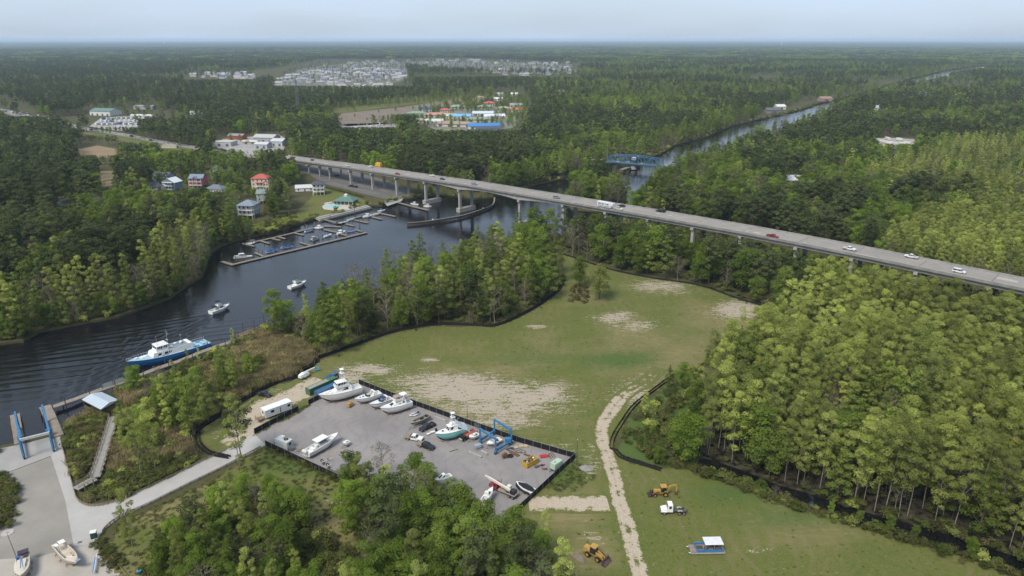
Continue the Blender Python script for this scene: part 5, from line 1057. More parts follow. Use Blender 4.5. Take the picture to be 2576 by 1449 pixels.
# ------------------------------------------------------------------ boat yard: fence, boats, machines
SCREEN = mat((.012, .012, .014), .8, .2, var=.2, name='black_screen')
def yard_fence(label, pts, h=2.0, step=3.0):
    t = thing('screened_fence', label, 'fence'); P = [G(x, y, .08) for x, y in pts]
    for a, b in zip(P[:-1], P[1:]):
        l = (b - a).length; n = max(1, round(l / step)); ps = MB(); ps.cyl((0, 0, -.1), (0, 0, h + .12), .045, n=6); pm = ps.mesh('post', GALV); sm = MB(); sm.bar((0, 0, h / 2 + .03), (l / n - .06, 0, h / 2 + .03), .03, h - .06); sm = sm.mesh('screen_panel', SCREEN); an = math.atan2(b.y - a.y, b.x - a.x)
        for i in range(n): p = a.lerp(b, i / n); part('post', pm, t, p); part('screen_panel', sm, t, p + (b - a).normalized() * .03 + Vector((0, 0, random.uniform(-.03, .04))), an)
        part('post', pm, t, b); q = MB(); q.cyl(a + Vector((0, 0, h)), b + Vector((0, 0, h)), .03, n=5); q.build('top_rail', GALV, t)
    return t
yard_fence('black screened fence along the field side of the boat yard', [(903, 966), (1000, 1004), (1150, 1058), (1300, 1111), (1447, 1153)]); yard_fence('black screened fence on the short right end of the boat yard', [(1447, 1153), (1320, 1272), (1212, 1374)])
yard_fence('black screened fence along the grass below the boat yard', [(668, 1121), (840, 1202), (1030, 1290), (1212, 1374)]); yard_fence('short black fence in front of the white office trailer', [(640, 1092), (752, 1033)]); yard_fence('stub of black fence beside the blue container', [(776, 1019), (803, 1005)])
# silt fences: low black fabric on stakes, following the edges of the cleared land
SILT = mat((.020, .019, .018), .9, .1, var=.3, name='silt_fabric')
def silt(label, pts, h=.95, double=True):
    t = thing('silt_fence', label, 'fence'); P = [G(x, y, .02) for x, y in smooth(pts, 5)]
    offs = (0, 1.1) if double else (0,)
    for k, off in enumerate(offs):
        prev = None
        for i, (a, b) in enumerate(zip(P[:-1], P[1:])):
            d = (b - a).normalized(); n = Vector((-d.y, d.x, 0)); n = n if n.y > 0 else -n; a2 = prev or a + n * off; b2 = b + n * off; prev = b2; hh = h * random.uniform(.82, 1.1)
            q = MB(); q.bar(a2 + Vector((0, 0, hh / 2 + random.uniform(-.04, .04))), b2 + Vector((0, 0, hh / 2)), .10, hh); q.build('fabric_panel', SILT, t); q = MB(); q.box((a2.x, a2.y, .6), (.07, .07, 1.3)); q.build('stake', WOODD, t)
    return t
silt('black silt fence curving around the field from the drive to the tree belt', [(575, 1155), (530, 1146), (503, 1128), (491, 1108), (500, 1085), (560, 1045), (640, 995), (700, 965), (752, 950), (790, 920), (800, 905), (850, 886), (900, 868), (980, 840), (1050, 825), (1110, 818), (1200, 820), (1240, 822), (1280, 810), (1340, 780), (1385, 750), (1412, 725), (1418, 705), (1398, 688), (1350, 670)])
silt('black silt fence below the tree row beside the road bridge', [(1393, 634), (1440, 648), (1490, 665), (1560, 685), (1650, 702), (1740, 715), (1790, 728), (1850, 750), (1943, 777)], double=False)
silt('black silt fence looping between dirt track and swamp wood', [(1785, 915), (1740, 936), (1700, 947), (1650, 982), (1600, 1022), (1572, 1060), (1548, 1100), (1543, 1130), (1560, 1152), (1600, 1166), (1662, 1186)], h=.75, double=True)
def laid(name, label, stern, bow, dr, L_=None, clear=.45, cat='boat'):
    r, l = boat_root(name, label, stern, bow, clear + dr + .08, cat); return r, (L_ or l), -(clear + dr)
# big sport fisher
r, l, g = laid('sport_fishing_yacht', 'biggest white sport fishing yacht in the yard, with enclosed bridge and tower', (908, 992), (803, 1022), 1.1)
B_ = l * .29; cream = mat((.64, .62, .56), .35, .4, var=.06, dirt=.06, name='cream_gelcoat')
st = cruiser(r, l, B_, 2.0, 1.1, hullc=cream, deckc=WHITE, cock=.24, fl=1.0, ground=g, cabin=[(-l * .26, l * .20, B_ * .78, B_ * .66, 2.1, 3.7, .1, 2.6, .72, [('r', .2, .58, .3, .85, .05), ('l', .42, .8, .3, .85, .05)]), (-l * .14, l * .08, B_ * .55, B_ * .5, 4.6, 5.6, .15, .7, .85, [('r', .06, .28, .1, .9, 0), ('r', .34, .58, .1, .9, 0), ('r', .64, .9, .1, .9, 0), ('l', .1, .38, .1, .9, 0), ('l', .44, .66, .1, .9, 0), ('l', .72, .94, .1, .9, 0), ('f', .06, .32, .1, .9, 0), ('f', .37, .63, .1, .9, 0), ('f', .68, .94, .1, .9, 0)])], fly=(-l * .2, l * .1, B_ * .68, 3.7, .95), hardtop=(-l * .17, l * .08, B_ * .62, 5.7, 4.6))
tower(r, -l * .09, 5.8, 8.6, B_ * .5, out=5.5); MB().box((l * .3, 0, 2.75), (1.2, 1.0, .16)).box((l * .2, .9, 2.7), (.7, .7, .12)).box((l * .2, -.9, 2.7), (.7, .7, .12)).build('deck_hatch', WPAINT, r)
r, l, g = laid('express_cruiser', 'white express cruiser with curved windscreen next to the big yacht', (957, 1001), (893, 1023), .7); cruiser(r, l, l * .32, 1.25, .7, cock=.45, ground=g, windscreen=(l * .06, l * .27, 1.35, .65, .5), stripe=None, arch=(-l * .18, l * .28, 1.2, 2.5)); MB().box((-l * .3, 0, .95), (1.6, l * .2, .6)).build('sun_pad', WPAINT, r); MB().b(l * .14, l * .19, -.4, .4, 1.58, 1.66).b(l * .25, l * .30, -.35, .35, 1.62, 1.70).build('deck_hatch', GLASS, r)
r, l, g = laid('express_cruiser', 'white express cruiser with blue folded canopy', (985, 1016), (930, 1036), .7); cruiser(r, l, l * .32, 1.25, .7, cock=.48, ground=g, windscreen=(l * .04, l * .27, 1.35, .6, .5), stripe=mat((.02, .06, .2), .4), arch=(-l * .2, l * .28, 1.2, 2.6)); canvas(r, -l * .22, -l * .04, l * .26, 2.6, mat((.015, .035, .12), .8), 1.3); MB().box((-l * .02, 0, 1.2), (1.5, 1.6, .5)).build('cockpit_cover', mat((.06, .22, .42), .7), r)
r, l, g = laid('motor_yacht', 'white motor yacht with flybridge, tan canopy and side windows', (1034, 1026), (957, 1051), .85); B_ = l * .31
cruiser(r, l, B_, 1.7, .85, cock=.2, fl=.9, ground=g, cabin=[(-l * .3, l * .22, B_ * .86, B_ * .66, 1.75, 3.2, .1, 2.9, .72, [('r', .12, .3, .35, .75, .03), ('r', .36, .6, .3, .8, .06), ('l', .4, .62, .3, .8, .06), ('l', .7, .88, .35, .75, .03), ('f', .12, .88, .12, .6, .05)])], fly=(-l * .28, l * .04, B_ * .66, 3.2, .85), arch=(-l * .2, B_ * .7, 3.2, 4.9)); canvas(r, -l * .16, l * .04, B_ * .6, 4.9, mat((.28, .22, .17), .8, name='tan_canvas'), 4.0); MB().box((-l * .26, 0, 4.95), (2.2, B_ * .6, .14)).build('hardtop', WHITE, r); MB().b(l * .16, l * .24, -.9, .9, 2.02, 2.08).build('foredeck_pad', mat((.42, .42, .36), .8), r)
# centre console with triple white motors
r, l, g = laid('centre_console_boat', 'long white open fishing boat with hardtop and three white outboards', (779, 1150), (846, 1112), .6, L_=12.6, clear=.5); B_ = 3.5
cruiser(r, l, B_, 1.25, .6, cock=.82, fl=.55, ground=g, cabin=[(-l * .16, l * .06, 1.5, 1.3, .55, 1.7, .1, .5, 1, [('f', .1, .9, .5, .95, 0)])], hardtop=(-l * .22, l * .12, 2.7, 3.15, .6), ob=3, obm=WHITE, rails=False); g2 = MB(); c = Cab(-l * .1, l * .08, 1.9, 1.7, 1.7, 2.9, .1, .4); g2 = c.add(MB()); g2.build('console_glass', mat((.10, .12, .13), .1, .6), r); MB().box((l * .22, 0, .85), (2.2, 1.3, .5), taper=.85).build('bow_seat', WPAINT, r); MB().box((-l * .3, 0, .95), (1.1, 2.0, .75)).build('aft_bench', WPAINT, r); MB().box((-l * .2, 0, 1.2), (.7, 1.4, 1.1)).build('leaning_post', WPAINT, r)
# turquoise sport fisher, half wrapped
r, l, g = laid('sport_fishing_yacht', 'turquoise-hulled sport fishing boat with tower, stern wrapped in plastic', (1172, 1092), (1094, 1118), .9); B_ = l * .31; TQ = mat((.20, .50, .46), .3, .5, var=.05, name='turquoise_gelcoat')
cruiser(r, l, B_, 1.75, .9, hullc=TQ, cock=.26, fl=.8, ground=g, rails=False, cabin=[(-l * .2, l * .12, B_ * .7, B_ * .58, 1.9, 3.5, .1, 1.1, .8, [('r', .2, .5, .35, .85, .03), ('r', .56, .86, .35, .85, .05), ('l', .16, .46, .35, .85, .03), ('f', .06, .46, .25, .85, .02), ('f', .54, .94, .25, .85, .02)])], hardtop=(-l * .22, l * .08, B_ * .62, 3.6, 3.3)); MB().box((l * .24, 0, 2.5), (.6, .6, .05)).build('deck_hatch', BLACK, r); MB().box((-l * .08, 0, 4.0), (l * .16, B_ * .45, .7), taper=.85).build('bridge_coaming', WHITE, r); tower(r, -l * .09, 3.7, 6.2, B_ * .48, out=4.2)
pw = MB(); rr = []
for x, w, z in ((-l * .13, .2, 5.6), (-l * .2, B_ * .34, 4.6), (-l * .32, B_ * .48, 3.4), (-l * .46, B_ * .55, 2.6), (-l * .56, B_ * .58, 1.2)): rr.append([(x + random.uniform(-.2, .2), -w, z - 1.6 + random.uniform(-.2, .2)), (x, -w * .6, z), (x, 0, z + .25), (x, w * .6, z), (x + random.uniform(-.2, .2), w, z - 1.6)])
pw.loft(rr, close=False, caps=False); pw.build('plastic_wrap', mat((.40, .45, .47), .25, .5, var=.3, scale=2), r)
# work boat on trailer, dinghy, skiffs
r, l = boat_root('work_skiff', 'long bare aluminium work skiff on a trailer beside the dark pickup', (1081, 1055), (1030, 1080), 1.15); OLV = mat((.24, .22, .17), .6, .3, .1, var=.25, dirt=.3, name='dull_aluminium'); st = cruiser(r, l * .95, 2.3, .75, .3, hullc=OLV, deckc=OLV, cock=.8, fl=.1, rails=False); MB().box((-l * .12, 0, .6), (.9, .8, .9)).build('console', BLACK, r); MB().box((-l * .38, 0, .6), (.6, 1.6, .6)).build('stern_box', BLACK, r); trailer_under(r, -l * .4, l * .38, 2.3, -1.1, -.25, (-1.5, -.6))
r, l = boat_root('inflatable_dinghy', 'small pale grey inflatable dinghy near the yard fence', (1051, 1042), (1033, 1048), .3); tb = MB(); gy = mat((.45, .46, .47), .6)
for s in (-1, 1): tb.cyl((-1.6, s * .7, .1), (.8, s * .7, .1), .24, n=8); tb.cyl((.8, s * .7, .1), (1.7, 0, .25), .24, .18, n=8)
tb.build('tube', gy, r, True); MB().b(-1.3, 1.0, -.6, .6, -.1, .02).build('floor', mat((.12, .13, .15), .8), r); MB().box((-1.6, 0, .35), (.4, .4, .8)).build('outboard_motor', BLACK, r)
def skiff_on(label, stern, bow, col=None, w=2.1, tr=True, z=.85):
    r, l = boat_root('skiff', label, stern, bow, z); cruiser(r, l, w, .7, .3, hullc=col or WHITE, cock=.62, fl=.15, rails=False); MB().box((-l * .08, 0, .65), (.8, .7, .85)).build('console', WPAINT, r); MB().box((-l * .3, 0, .4), (.5, w * .6, .4)).build('seat', BLACK, r)
    if tr: trailer_under(r, -l * .38, l * .3, w, -z + .05, -.25, (-l * .08,), .3)
    return r
skiff_on('small white skiff on a trailer beside the red work truck', (1203, 1100), (1180, 1112)); skiff_on('white skiff parked under the yard boat lift', (1259, 1113), (1224, 1129), w=2.4); skiff_on('small white boat half hidden by the round tree in the yard', (878, 1119), (864, 1127), w=1.8)
def hidden_boat(label, stern, bow): r, l, g = laid('cabin_cruiser', label, stern, bow, .7); cruiser(r, l, l * .33, 1.3, .7, cock=.3, ground=g, cabin=[(-l * .15, l * .25, l * .25, l * .2, 1.4, 2.5, .1, 1.6, .75, [('r', .2, .7, .25, .75, .05), ('l', .3, .8, .25, .75, .05), ('f', .1, .9, .15, .85, .05)])])
hidden_boat('white cabin cruiser peeking out above the foreground trees', (1135, 1212), (1092, 1230)); hidden_boat('white boat bow showing left of the red crane truck', (1215, 1278), (1240, 1248)); hidden_boat('white boat almost hidden behind the tallest foreground tree', (1195, 1300), (1150, 1285))
r, l = boat_root('covered_boat', 'boat under a black tarpaulin behind the red crane truck', (1337, 1245), (1305, 1229), .9); cruiser(r, max(6.5, l), 2.4, .8, .35, cock=.4, rails=False); tp = MB(); lq = max(6.5, l)
tp.loft([[(x, -w - .1, -.1 + random.uniform(-.1, .1)), (x, -w * .6, h), (x, 0, h + .3), (x, w * .6, h), (x, w + .1, -.1 + random.uniform(-.1, .1))] for x, w, h in ((-lq * .52, 1.0, .7), (-lq * .3, 1.25, 1.2), (0, 1.25, 1.4), (lq * .25, 1.1, 1.1), (lq * .48, .4, .8))]); tp.build('tarpaulin', CANVASB, r); trailer_under(r, -lq * .4, lq * .3, 2.3, -.85, -.3, (-.5,))
# yard boat lift: two portal frames joined by low side beams, open at the top
t, L4, up = lift('blue boat lift frame standing in the gravel yard', (1208, 1117), (1247, 1143), (1244, 1093), (1286, 1119), 5.4, None)
for a, b in ((0, 1), (2, 3)): m = MB(); m.bar(L4[a] + up, L4[b] + up, .5, .55); m.build('cross_beam', LIFTBLUE, t)
q = L4[3]; MB().box((q.x - 1, q.y - .3, 1.9), (1.8, 1.4, 1.4)).build('engine_box', LIFTBLUE, t)
# containers
def container(label, nl, nr, fl_, col, L_=12.2, roofc=None):
    a, b, c = G(*nl), G(*nr), G(*fl_); d = (c - a).normalized(); rz = math.atan2(d.y, d.x); W_ = 2.44; H_ = 2.6; m = mat(col, .6, .3, var=.15, dirt=.2, name='container_paint'); n = Vector((d.y, -d.x, 0)); ctr = a + d * L_ / 2 + n * W_ / 2; t = thing('shipping_container', label, 'container', (ctr.x, ctr.y, .1), rz)
    MB().b(-L_ / 2, L_ / 2, -W_ / 2 + .05, W_ / 2 - .05, .05, H_ - .05).build('body', m, t)
    cor = MB(); cor.bar((-L_ / 2, -W_ / 2, H_ - .06), (L_ / 2, -W_ / 2, H_ - .06), .12).bar((-L_ / 2, W_ / 2, H_ - .06), (L_ / 2, W_ / 2, H_ - .06), .12).bar((-L_ / 2, -W_ / 2, .08), (L_ / 2, -W_ / 2, .08), .14).bar((-L_ / 2, W_ / 2, .08), (L_ / 2, W_ / 2, .08), .14)
    for sx in (-1, 1):
        for sy in (-1, 1): cor.bar((sx * L_ / 2, sy * W_ / 2, 0), (sx * L_ / 2, sy * W_ / 2, H_), .16)
    cor.build('frame', m, t); rib = MB(); rib.box((0, 0, H_ / 2), (.14, .05, H_ - .25)); rm = rib.mesh('side_rib', m); k = int(L_ / .55)
    for i in range(k):
        for s in (-1, 1): part('side_rib', rm, t, (-L_ / 2 + .3 + i * (L_ - .6) / (k - 1), s * (W_ / 2 - .03), 0))
    for s in (-1, 1): dd = MB(); dd.box((-L_ / 2 - .02, s * .57, H_ / 2), (.07, 1.08, H_ - .3)); o = dd.build('door', m, t); [MB().cyl((-L_ / 2 - .08, s * .57 + e, .2), (-L_ / 2 - .08, s * .57 + e, H_ - .2), .025, n=5).build('lock_rod', GALV, o) for e in (-.25, .25)]
    if roofc: MB().b(-L_ / 2 + .3, L_ / 2 - 3.5, -W_ / 2 + .25, W_ / 2 - .2, H_ - .05, H_ - .01).build('faded_roof', mat(roofc, .8, var=.2), t)
container('green shipping container with faded roof, door end towards the yard', (770, 992), (783, 996), (826, 967), (.05, .13, .065), 12.2, (.22, .23, .19)); container('blue shipping container between the green one and the big yacht', (792, 1000), (805, 1004), (848, 975), (.03, .095, .20), 12.2)
# office trailer
a, b = G(664, 1060), G(730, 1035); d = b - a; t = thing('office_trailer', 'long white office trailer with wooden steps behind the short fence', 'trailer', (a + d / 2 + Vector((-.6, 1.6, .1))), math.atan2(d.y, d.x)); l = d.length
c = Cab(-l / 2, l / 2, 3.2, 3.2, .7, 3.5); o = c.add(MB()).build('wall', WPAINT, t); rb = MB(); rb.side([(-1.7, 3.48), (-1.2, 3.66), (0, 3.75), (1.2, 3.66), (1.7, 3.48)], -l / 2 - .1, l / 2 + .1); rb.v = [(y, x, z) for x, y, z in rb.v]; rb.build('roof', mat((.62, .63, .64), .4), t)
for u0, u1 in ((.22, .34), (.85, .95)): g = MB(); c.pane(g, 'r', u0, u1, .45, .75); g.build('window', GLASS, o)
g = MB(); c.pane(g, 'r', .56, .59, .05, .75); g.build('door', mat((.05, .05, .05), .5), o); g = MB(); c.pane(g, 'b', .3, .6, .4, .75); g.build('window', GLASS, o); g = MB(); c.pane(g, 'b', .7, .9, .02, .75); g.build('door', mat((.35, .35, .33), .5), o)
sp = thing('wooden_steps', 'brown wooden stair landing at the end of the office trailer', 'steps', t.location + Vector((math.cos(t.rotation_euler[2]) * (-l / 2 - 1.3), math.sin(t.rotation_euler[2]) * (-l / 2 - 1.3), 0)), t.rotation_euler[2])
MB().b(-1.1, 1.1, -1.2, 1.2, .6, .7).build('landing', WOOD, sp)
for x, y in ((-1, -1.1), (1, -1.1), (1, 1.1), (-1, 1.1)): MB().b(x - .06, x + .06, y - .06, y + .06, 0, 1.7).build('post', mat((.24, .13, .07), .8), sp)
for z in (1.15, 1.65): MB().b(-1, 1, -1.14, -1.06, z - .06, z).b(-1.04, -.96, -1.1, 1.1, z - .06, z).build('rail', mat((.24, .13, .07), .8), sp)
# work hut on the lower fence
p = G(716, 1126); t = thing('site_hut', 'white box hut with a tyre on its roof by the lower fence', 'hut', (p.x, p.y, .1), heading((690, 1118), (750, 1140))); c = Cab(-2.6, 2.6, 2.5, 2.5, .4, 3.0); o = c.add(MB()).build('wall', mat((.48, .50, .48), .6, var=.15, dirt=.3), t); g = MB(); c.pane(g, 'f', .3, .7, .45, .8); g.build('window', GLASS, o); g = MB(); c.pane(g, 'r', .1, .7, .3, .75, .03); g.build('lettering_panel', mat((.35, .44, .50), .6), o); MB().box((-.8, .5, 3.3), (1.2, .9, .5)).build('roof_vent', WPAINT, t); MB().box((3.2, 0, .6), (1.2, 1.6, .9)).build('side_rack', STEEL, t); MB().b(-3.4, -2.6, -1.2, 1.2, .3, 1.2).build('tool_box', WOOD, t)
def tyre_at(label, p, r=.5, flat_=True, n=1):
    t = thing('tyre_stack' if n > 1 else 'tyre', label, 'tyre', p)
    for i in range(n): m = MB(); ring = [[(math.cos(a) * (r - q * math.cos(b)), math.sin(a) * (r - q * math.cos(b)), .16 + .32 * i + q * .9 * math.sin(b)) for b in np.linspace(0, 2 * PI, 7)[:-1]] for a in np.linspace(0, 2 * PI, 15)[:-1] for q in (r * .33,)]; m.loft(ring + [ring[0]], caps=False); m.build('tyre', TYRE, t)
tyre_at('black tyre lying on the roof of the white hut', t.matrix_basis @ Vector((.9, .2, 3.0)), .55)
tyre_at('stack of two big tyres in front of the rusty beams', G(1284, 1149, .08), .65, n=2)
pl = thing('pallet_pile', 'pile of broken wooden pallets beside the open fishing boat', 'pallets', G(764, 1133, .1), .5)
for i in range(14): MB().box((random.uniform(-2.2, 2.2), random.uniform(-.7, .7), .1 + .07 * i * .6), (1.2, .14, .08), random.uniform(0, 3)).build('board', mat((.22, .17, .10), .9, var=.3), pl)
for lab, px, py, rz in (('bare trailer axle with two wheels, nearer the open fishing boat', 812, 1165, .55), ('second bare trailer axle by the lower fence', 826, 1175, .5)):
    t = thing('trailer_axle', lab, 'axle', G(px, py, .08), rz); MB().bar((0, -.9, .4), (0, .9, .4), .14).bar((0, 0, .45), (3.2 if px < 820 else 1.2, 0, .75), .12).build('drawbar', mat((.42, .42, .42), .5), t); wheel(t, 0, -.95, .42); wheel(t, 0, .95, .42)
    if px < 820: MB().box((1.6, 0, .9), (.2, .3, .5)).build('winch', mat((.3, .03, .03), .5), t)
hy = heading((1031, 1079), (1080, 1056))
car('pickup', BC, 'black crew pickup beside the aluminium work skiff', G(1075, 1078, .08), hy + PI); car('flatbed', WC, 'white flatbed pickup with wooden bed in the yard', G(1042, 1106, .08), -.28); car('flatbed', BC, 'black flatbed pickup in front of the turquoise boat', G(1072, 1126, .08), -.52); car('pickup', BC, 'black pickup parked on the sand by the silt fence', G(664, 996, .06), -.4)
# red work truck
t = thing('old_work_truck', 'faded red open work truck with dark front beside the turquoise boat', 'truck', G(1178, 1101, .08), hy + PI); RD = mat((.30, .085, .055), .7, .2, var=.3, dirt=.2, name='faded_red'); MB().b(-3.2, 1.4, -1.0, 1.0, .75, .95).build('load_bed', RD, t); [MB().box((-.9, s * 1.0, 1.2), (4.6, .08, .7)).build('side_board', RD, t) for s in (-1, 1)]; c = Cab(1.5, 3.2, 1.9, 1.6, .5, 1.7, .1, .4); c.add(MB()).build('cab', BLACK, t); MB().box((3.25, 0, .85), (.1, 1.4, .5)).build('grille', mat((.4, .4, .4), .5), t); MB().loft([[(x, -.9, 1.2), (x, 0, 1.2 + h), (x, .9, 1.2)] for x, h in ((-3.0, .3), (-1.5, .65), (0, .5), (1.3, .3))]).build('load_sheet', RD, t); [wheel(t, x, y, .42) for x in (2.3, -2.2) for y in (-.95, .95)]
# odd gear
t = thing('orange_generator', 'orange-yellow towable generator between the laid-up boats', 'generator', G(881, 1023, .08), .9); MB().box((0, 0, 1.0), (2.0, 1.4, 1.1), taper=.9).build('housing', mat((.36, .20, .05), .6, dirt=.4), t); MB().box((.3, 0, 1.65), (.7, .8, .25)).build('hood', mat((.28, .17, .06), .6), t); MB().bar((1, 0, .5), (2.2, 0, .4), .1).build('drawbar', RUST, t); [wheel(t, -.2, s * .75, .34) for s in (-1, 1)]
t = thing('generator_trailer', 'pale green generator housing on a small trailer in the yard corner', 'generator', G(1399, 1179, .08), heading((1388, 1186), (1412, 1170))); PG = mat((.33, .44, .33), .5, var=.08, dirt=.15, name='pale_green'); MB().box((0, 0, 1.6), (3.6, 1.9, 1.9), taper=.97).build('housing', PG, t)
for x in (-.9, -.3): MB().cyl((x, 0, 2.5), (x, 0, 2.62), .17, n=10).build('roof_cap', BLACK, t)
for x in (-1, 0, 1): MB().box((x, -.96, 1.6), (.7, .06, 1.3)).build('door_panel', mat((.36, .47, .36), .5), t)
MB().b(-1.9, 1.9, -.9, .9, .45, .65).bar((-1.9, 0, .55), (-3.2, 0, .5), .12).build('chassis', BLACK, t); [wheel(t, x, s * .95, .38) for x in (-.3, .5) for s in (-1, 1)]
t = thing('skip_container', 'open yellow steel skip full of scrap', 'skip', G(1334, 1168, .08), heading((1316, 1174), (1346, 1158))); SK = mat((.42, .26, .025), .6, .3, var=.2, dirt=.25, name='skip_yellow'); Ls = 4.6; MB().b(-Ls / 2, Ls / 2, -1.05, 1.05, .15, .3).build('floor', SK, t)
for s in (-1, 1):
    MB().box((0, s * 1.08, .95), (Ls, .08, 1.5)).build('side_wall', SK, t); MB().box((s * Ls / 2, 0, .95), (.08, 2.1, 1.5)).build('end_wall', SK, t); MB().bar((-Ls / 2, s * 1.12, 1.7), (Ls / 2, s * 1.12, 1.7), .14).build('rim', SK, t)
    for i in range(7): MB().box((-Ls / 2 + .35 + i * (Ls - .7) / 6, s * 1.15, .9), (.12, .1, 1.4)).build('side_rib', SK, t)
for i in range(26): MB().box((random.uniform(-2, 2), random.uniform(-.85, .85), 1.2 + random.uniform(0, .35)), (random.uniform(.3, 1.1), random.uniform(.15, .5), .12), random.uniform(0, 3), ry=random.uniform(-.4, .4)).build('scrap', random.choice((WPAINT, STEEL, RUST, WOOD, BLACK)), t)
t = thing('crane_truck', 'dark red boom crane truck with cream boom laid forward', 'crane truck', G(1266, 1240, .08), heading((1302, 1255), (1238, 1228))); CR = mat((.20, .022, .035), .4, .4, var=.1, dirt=.15, name='dark_red'); CM = mat((.55, .52, .45), .5, .3, var=.08, dirt=.15, name='cream')
MB().b(-4.6, 4.2, -.5, .5, .75, 1.1).build('chassis', BLACK, t); MB().b(-4.6, 1.2, -1.2, 1.2, 1.1, 1.3).build('bed', mat((.22, .20, .17), .8), t); c = Cab(1.5, 3.1, 2.2, 1.9, 1.0, 2.7, .1, .35); o = c.add(MB()).build('cab', CR, t); MB().box((3.7, 0, 1.35), (1.5, 1.7, .9), taper=.9).build('hood', CR, t)
for sd, u0, u1 in (('f', .08, .92), ('l', .2, .8), ('r', .2, .8)): g = MB(); c.pane(g, sd, u0, u1, .5, .9); g.build('window', GLASS, o)
MB().cyl((-1.9, 0, 1.3), (-1.9, 0, 1.7), .8, n=14).build('turntable', BLACK, t); c = Cab(-2.6, -1.3, 1.2, 1.1, 1.6, 3.3, .0, .2); o = c.add(MB()).build('crane_cab', CM, t); g = MB(); c.pane(g, 'f', .1, .9, .4, .9); g.build('window', GLASS, o); g = MB(); c.pane(g, 'r', .15, .85, .4, .9); g.build('window', GLASS, o)
MB().bar((-3.0, .9, 2.6), (4.6, .9, 3.9), .5, .6).build('boom', CM, t); MB().bar((4.4, .9, 3.87), (5.6, .9, 4.07), .34, .4).build('boom_tip', CM, t); MB().bar((-1.6, .9, 1.8), (.6, .9, 3.1), .2).build('boom_ram', STEEL, t); MB().box((-3.6, .2, 2.0), (1.3, 1.6, 1.0)).build('counterweight', BLACK, t); [MB().box((.5, y, 1.6), (.7, .5, .6)).build('orange_tank', mat((.45, .13, .04), .6), t) for y in (-.8, -.1)]; MB().cyl((1.35, -1.0, 1.6), (1.35, -1.0, 3.6), .07, n=6).build('exhaust_stack', BLACK, t)
[wheel(t, x, s * 1.0, .5, .32) for x in (3.2, -2.6, -3.8) for s in (-1, 1)]
# blocks, beams, debris
def slab(name, label, a, b, w, h, m, cat, z=.08): A, B2 = G(*a, z), G(*b, z); q = MB(); q.bar((A.x, A.y, z + h / 2), (B2.x, B2.y, z + h / 2), w, h); return tag(q.build(name, m), label, cat)
slab('concrete_beam', 'long grey concrete beam on the ground before the yard boat lift', (1178, 1138), (1211, 1152), .6, .5, CONC, 'beam'); slab('concrete_beam', 'short concrete beam under the yard boat lift corner', (1211, 1136), (1226, 1144), .6, .5, CONC, 'beam'); slab('concrete_beam', 'concrete beam by the fence behind the turquoise boat', (1096, 1050), (1122, 1060), .6, .4, CONC, 'beam'); slab('steel_beam', 'rusty steel girder lying in front of the pale crates', (1283, 1136), (1305, 1148), 1.0, .3, RUST, 'beam'); slab('steel_beam', 'dark rusty beam above the yellow skip', (1318, 1143), (1332, 1148), .6, .3, RUST, 'beam'); slab('timber_plank', 'single brown plank lying in the empty middle of the yard', (1131, 1137), (1152, 1130), .3, .1, WOODD, 'plank')
t = thing('steel_crib', 'stack of grey steel blocking at the foot of the yard boat lift', 'blocking', G(1202, 1128, .08), .5); [MB().box((0, 0, .2 + .35 * i), (2.2 if i % 2 else 1.7, 1.5 if i % 2 else 2.0, .3)).build('block', mat((.24, .28, .31), .6), t) for i in range(4)]
t = thing('rusty_engine', 'rusty engine block on a stand in the yard', 'engine', G(1270, 1152, .08), .4); MB().box((0, 0, .9), (1.5, 1.0, 1.0)).build('block', RUST, t); MB().box((.2, 0, 1.55), (.8, .6, .4)).build('manifold', RUST, t); [MB().bar((x, y, .5), (x * 1.2, y * 1.3, 0), .12).build('leg', RUST, t) for x in (-.6, .6) for y in (-.45, .45)]
t = thing('crate_stack', 'pale wooden crates stacked near the yard fence', 'crate', G(1310, 1125, .08), .3); [MB().box((x, y, z), (1.3, 1.2, .25)).build('crate', mat((.36, .29, .19), .9, var=.2), t) for x, y, z in ((0, 0, .15), (.1, .05, .45), (-1.5, .2, .15), (1.5, -.4, .15), (1.45, -.35, .45))]
t = thing('red_pallet_fork', 'bright red steel attachment lying by the fence', 'attachment', G(1367, 1149, .08), .2); MB().box((0, 0, .25), (2.0, 1.4, .3)).build('plate', mat((.40, .015, .02), .5), t); [MB().bar((.9, y, .2), (2.0, y, .12), .18).build('fork', RUST, t) for y in (-.4, .4)]
t = thing('scrap_rack', 'rusty steel frame between red attachment and yard corner', 'rack', G(1388, 1150, .08), .7); [MB().bar((x, -.7, .1), (x, .7, 1.0), .14).build('bar', RUST, t) for x in (-.8, 0, .8)]; MB().bar((-.9, .7, 1.0), (.9, .7, 1.0), .14).build('bar', RUST, t)
for i, (px, py) in enumerate(((1351, 1175), (1363, 1171), (1371, 1181))):
    t = thing('scrap_heap', ('small heap of purple-grey scrap right of the yellow skip', 'upright scrap piece between skip and green generator', 'flat scatter of scrap by the green generator')[i], 'scrap', G(px, py, .08)); [MB().box((random.uniform(-.7, .7), random.uniform(-.5, .5), random.uniform(.1, .5 if i < 2 else .2)), (random.uniform(.3, .9), .25, .2), random.uniform(0, 3), ry=random.uniform(-.5, .5)).build('piece', random.choice((RUST, BLACK, STEEL, mat((.09, .06, .10), .7))), t) for _ in range(7)]
t = thing('hose_tangle', 'tangle of black hoses beside the yard boat lift', 'hose', G(1290, 1133, .1))
for k in range(4): m = MB(); P = [Vector((math.cos(a * 1.3 + k) * (1.2 + .5 * k) + .8 * k - 1, math.sin(a + k) * (.8 + .3 * k), .06 + .05 * k)) for a in np.linspace(0, 5, 12)]; [m.cyl(a, b, .06, n=5, cap=False) for a, b in zip(P[:-1], P[1:])]; m.build('hose', BLACK, t)
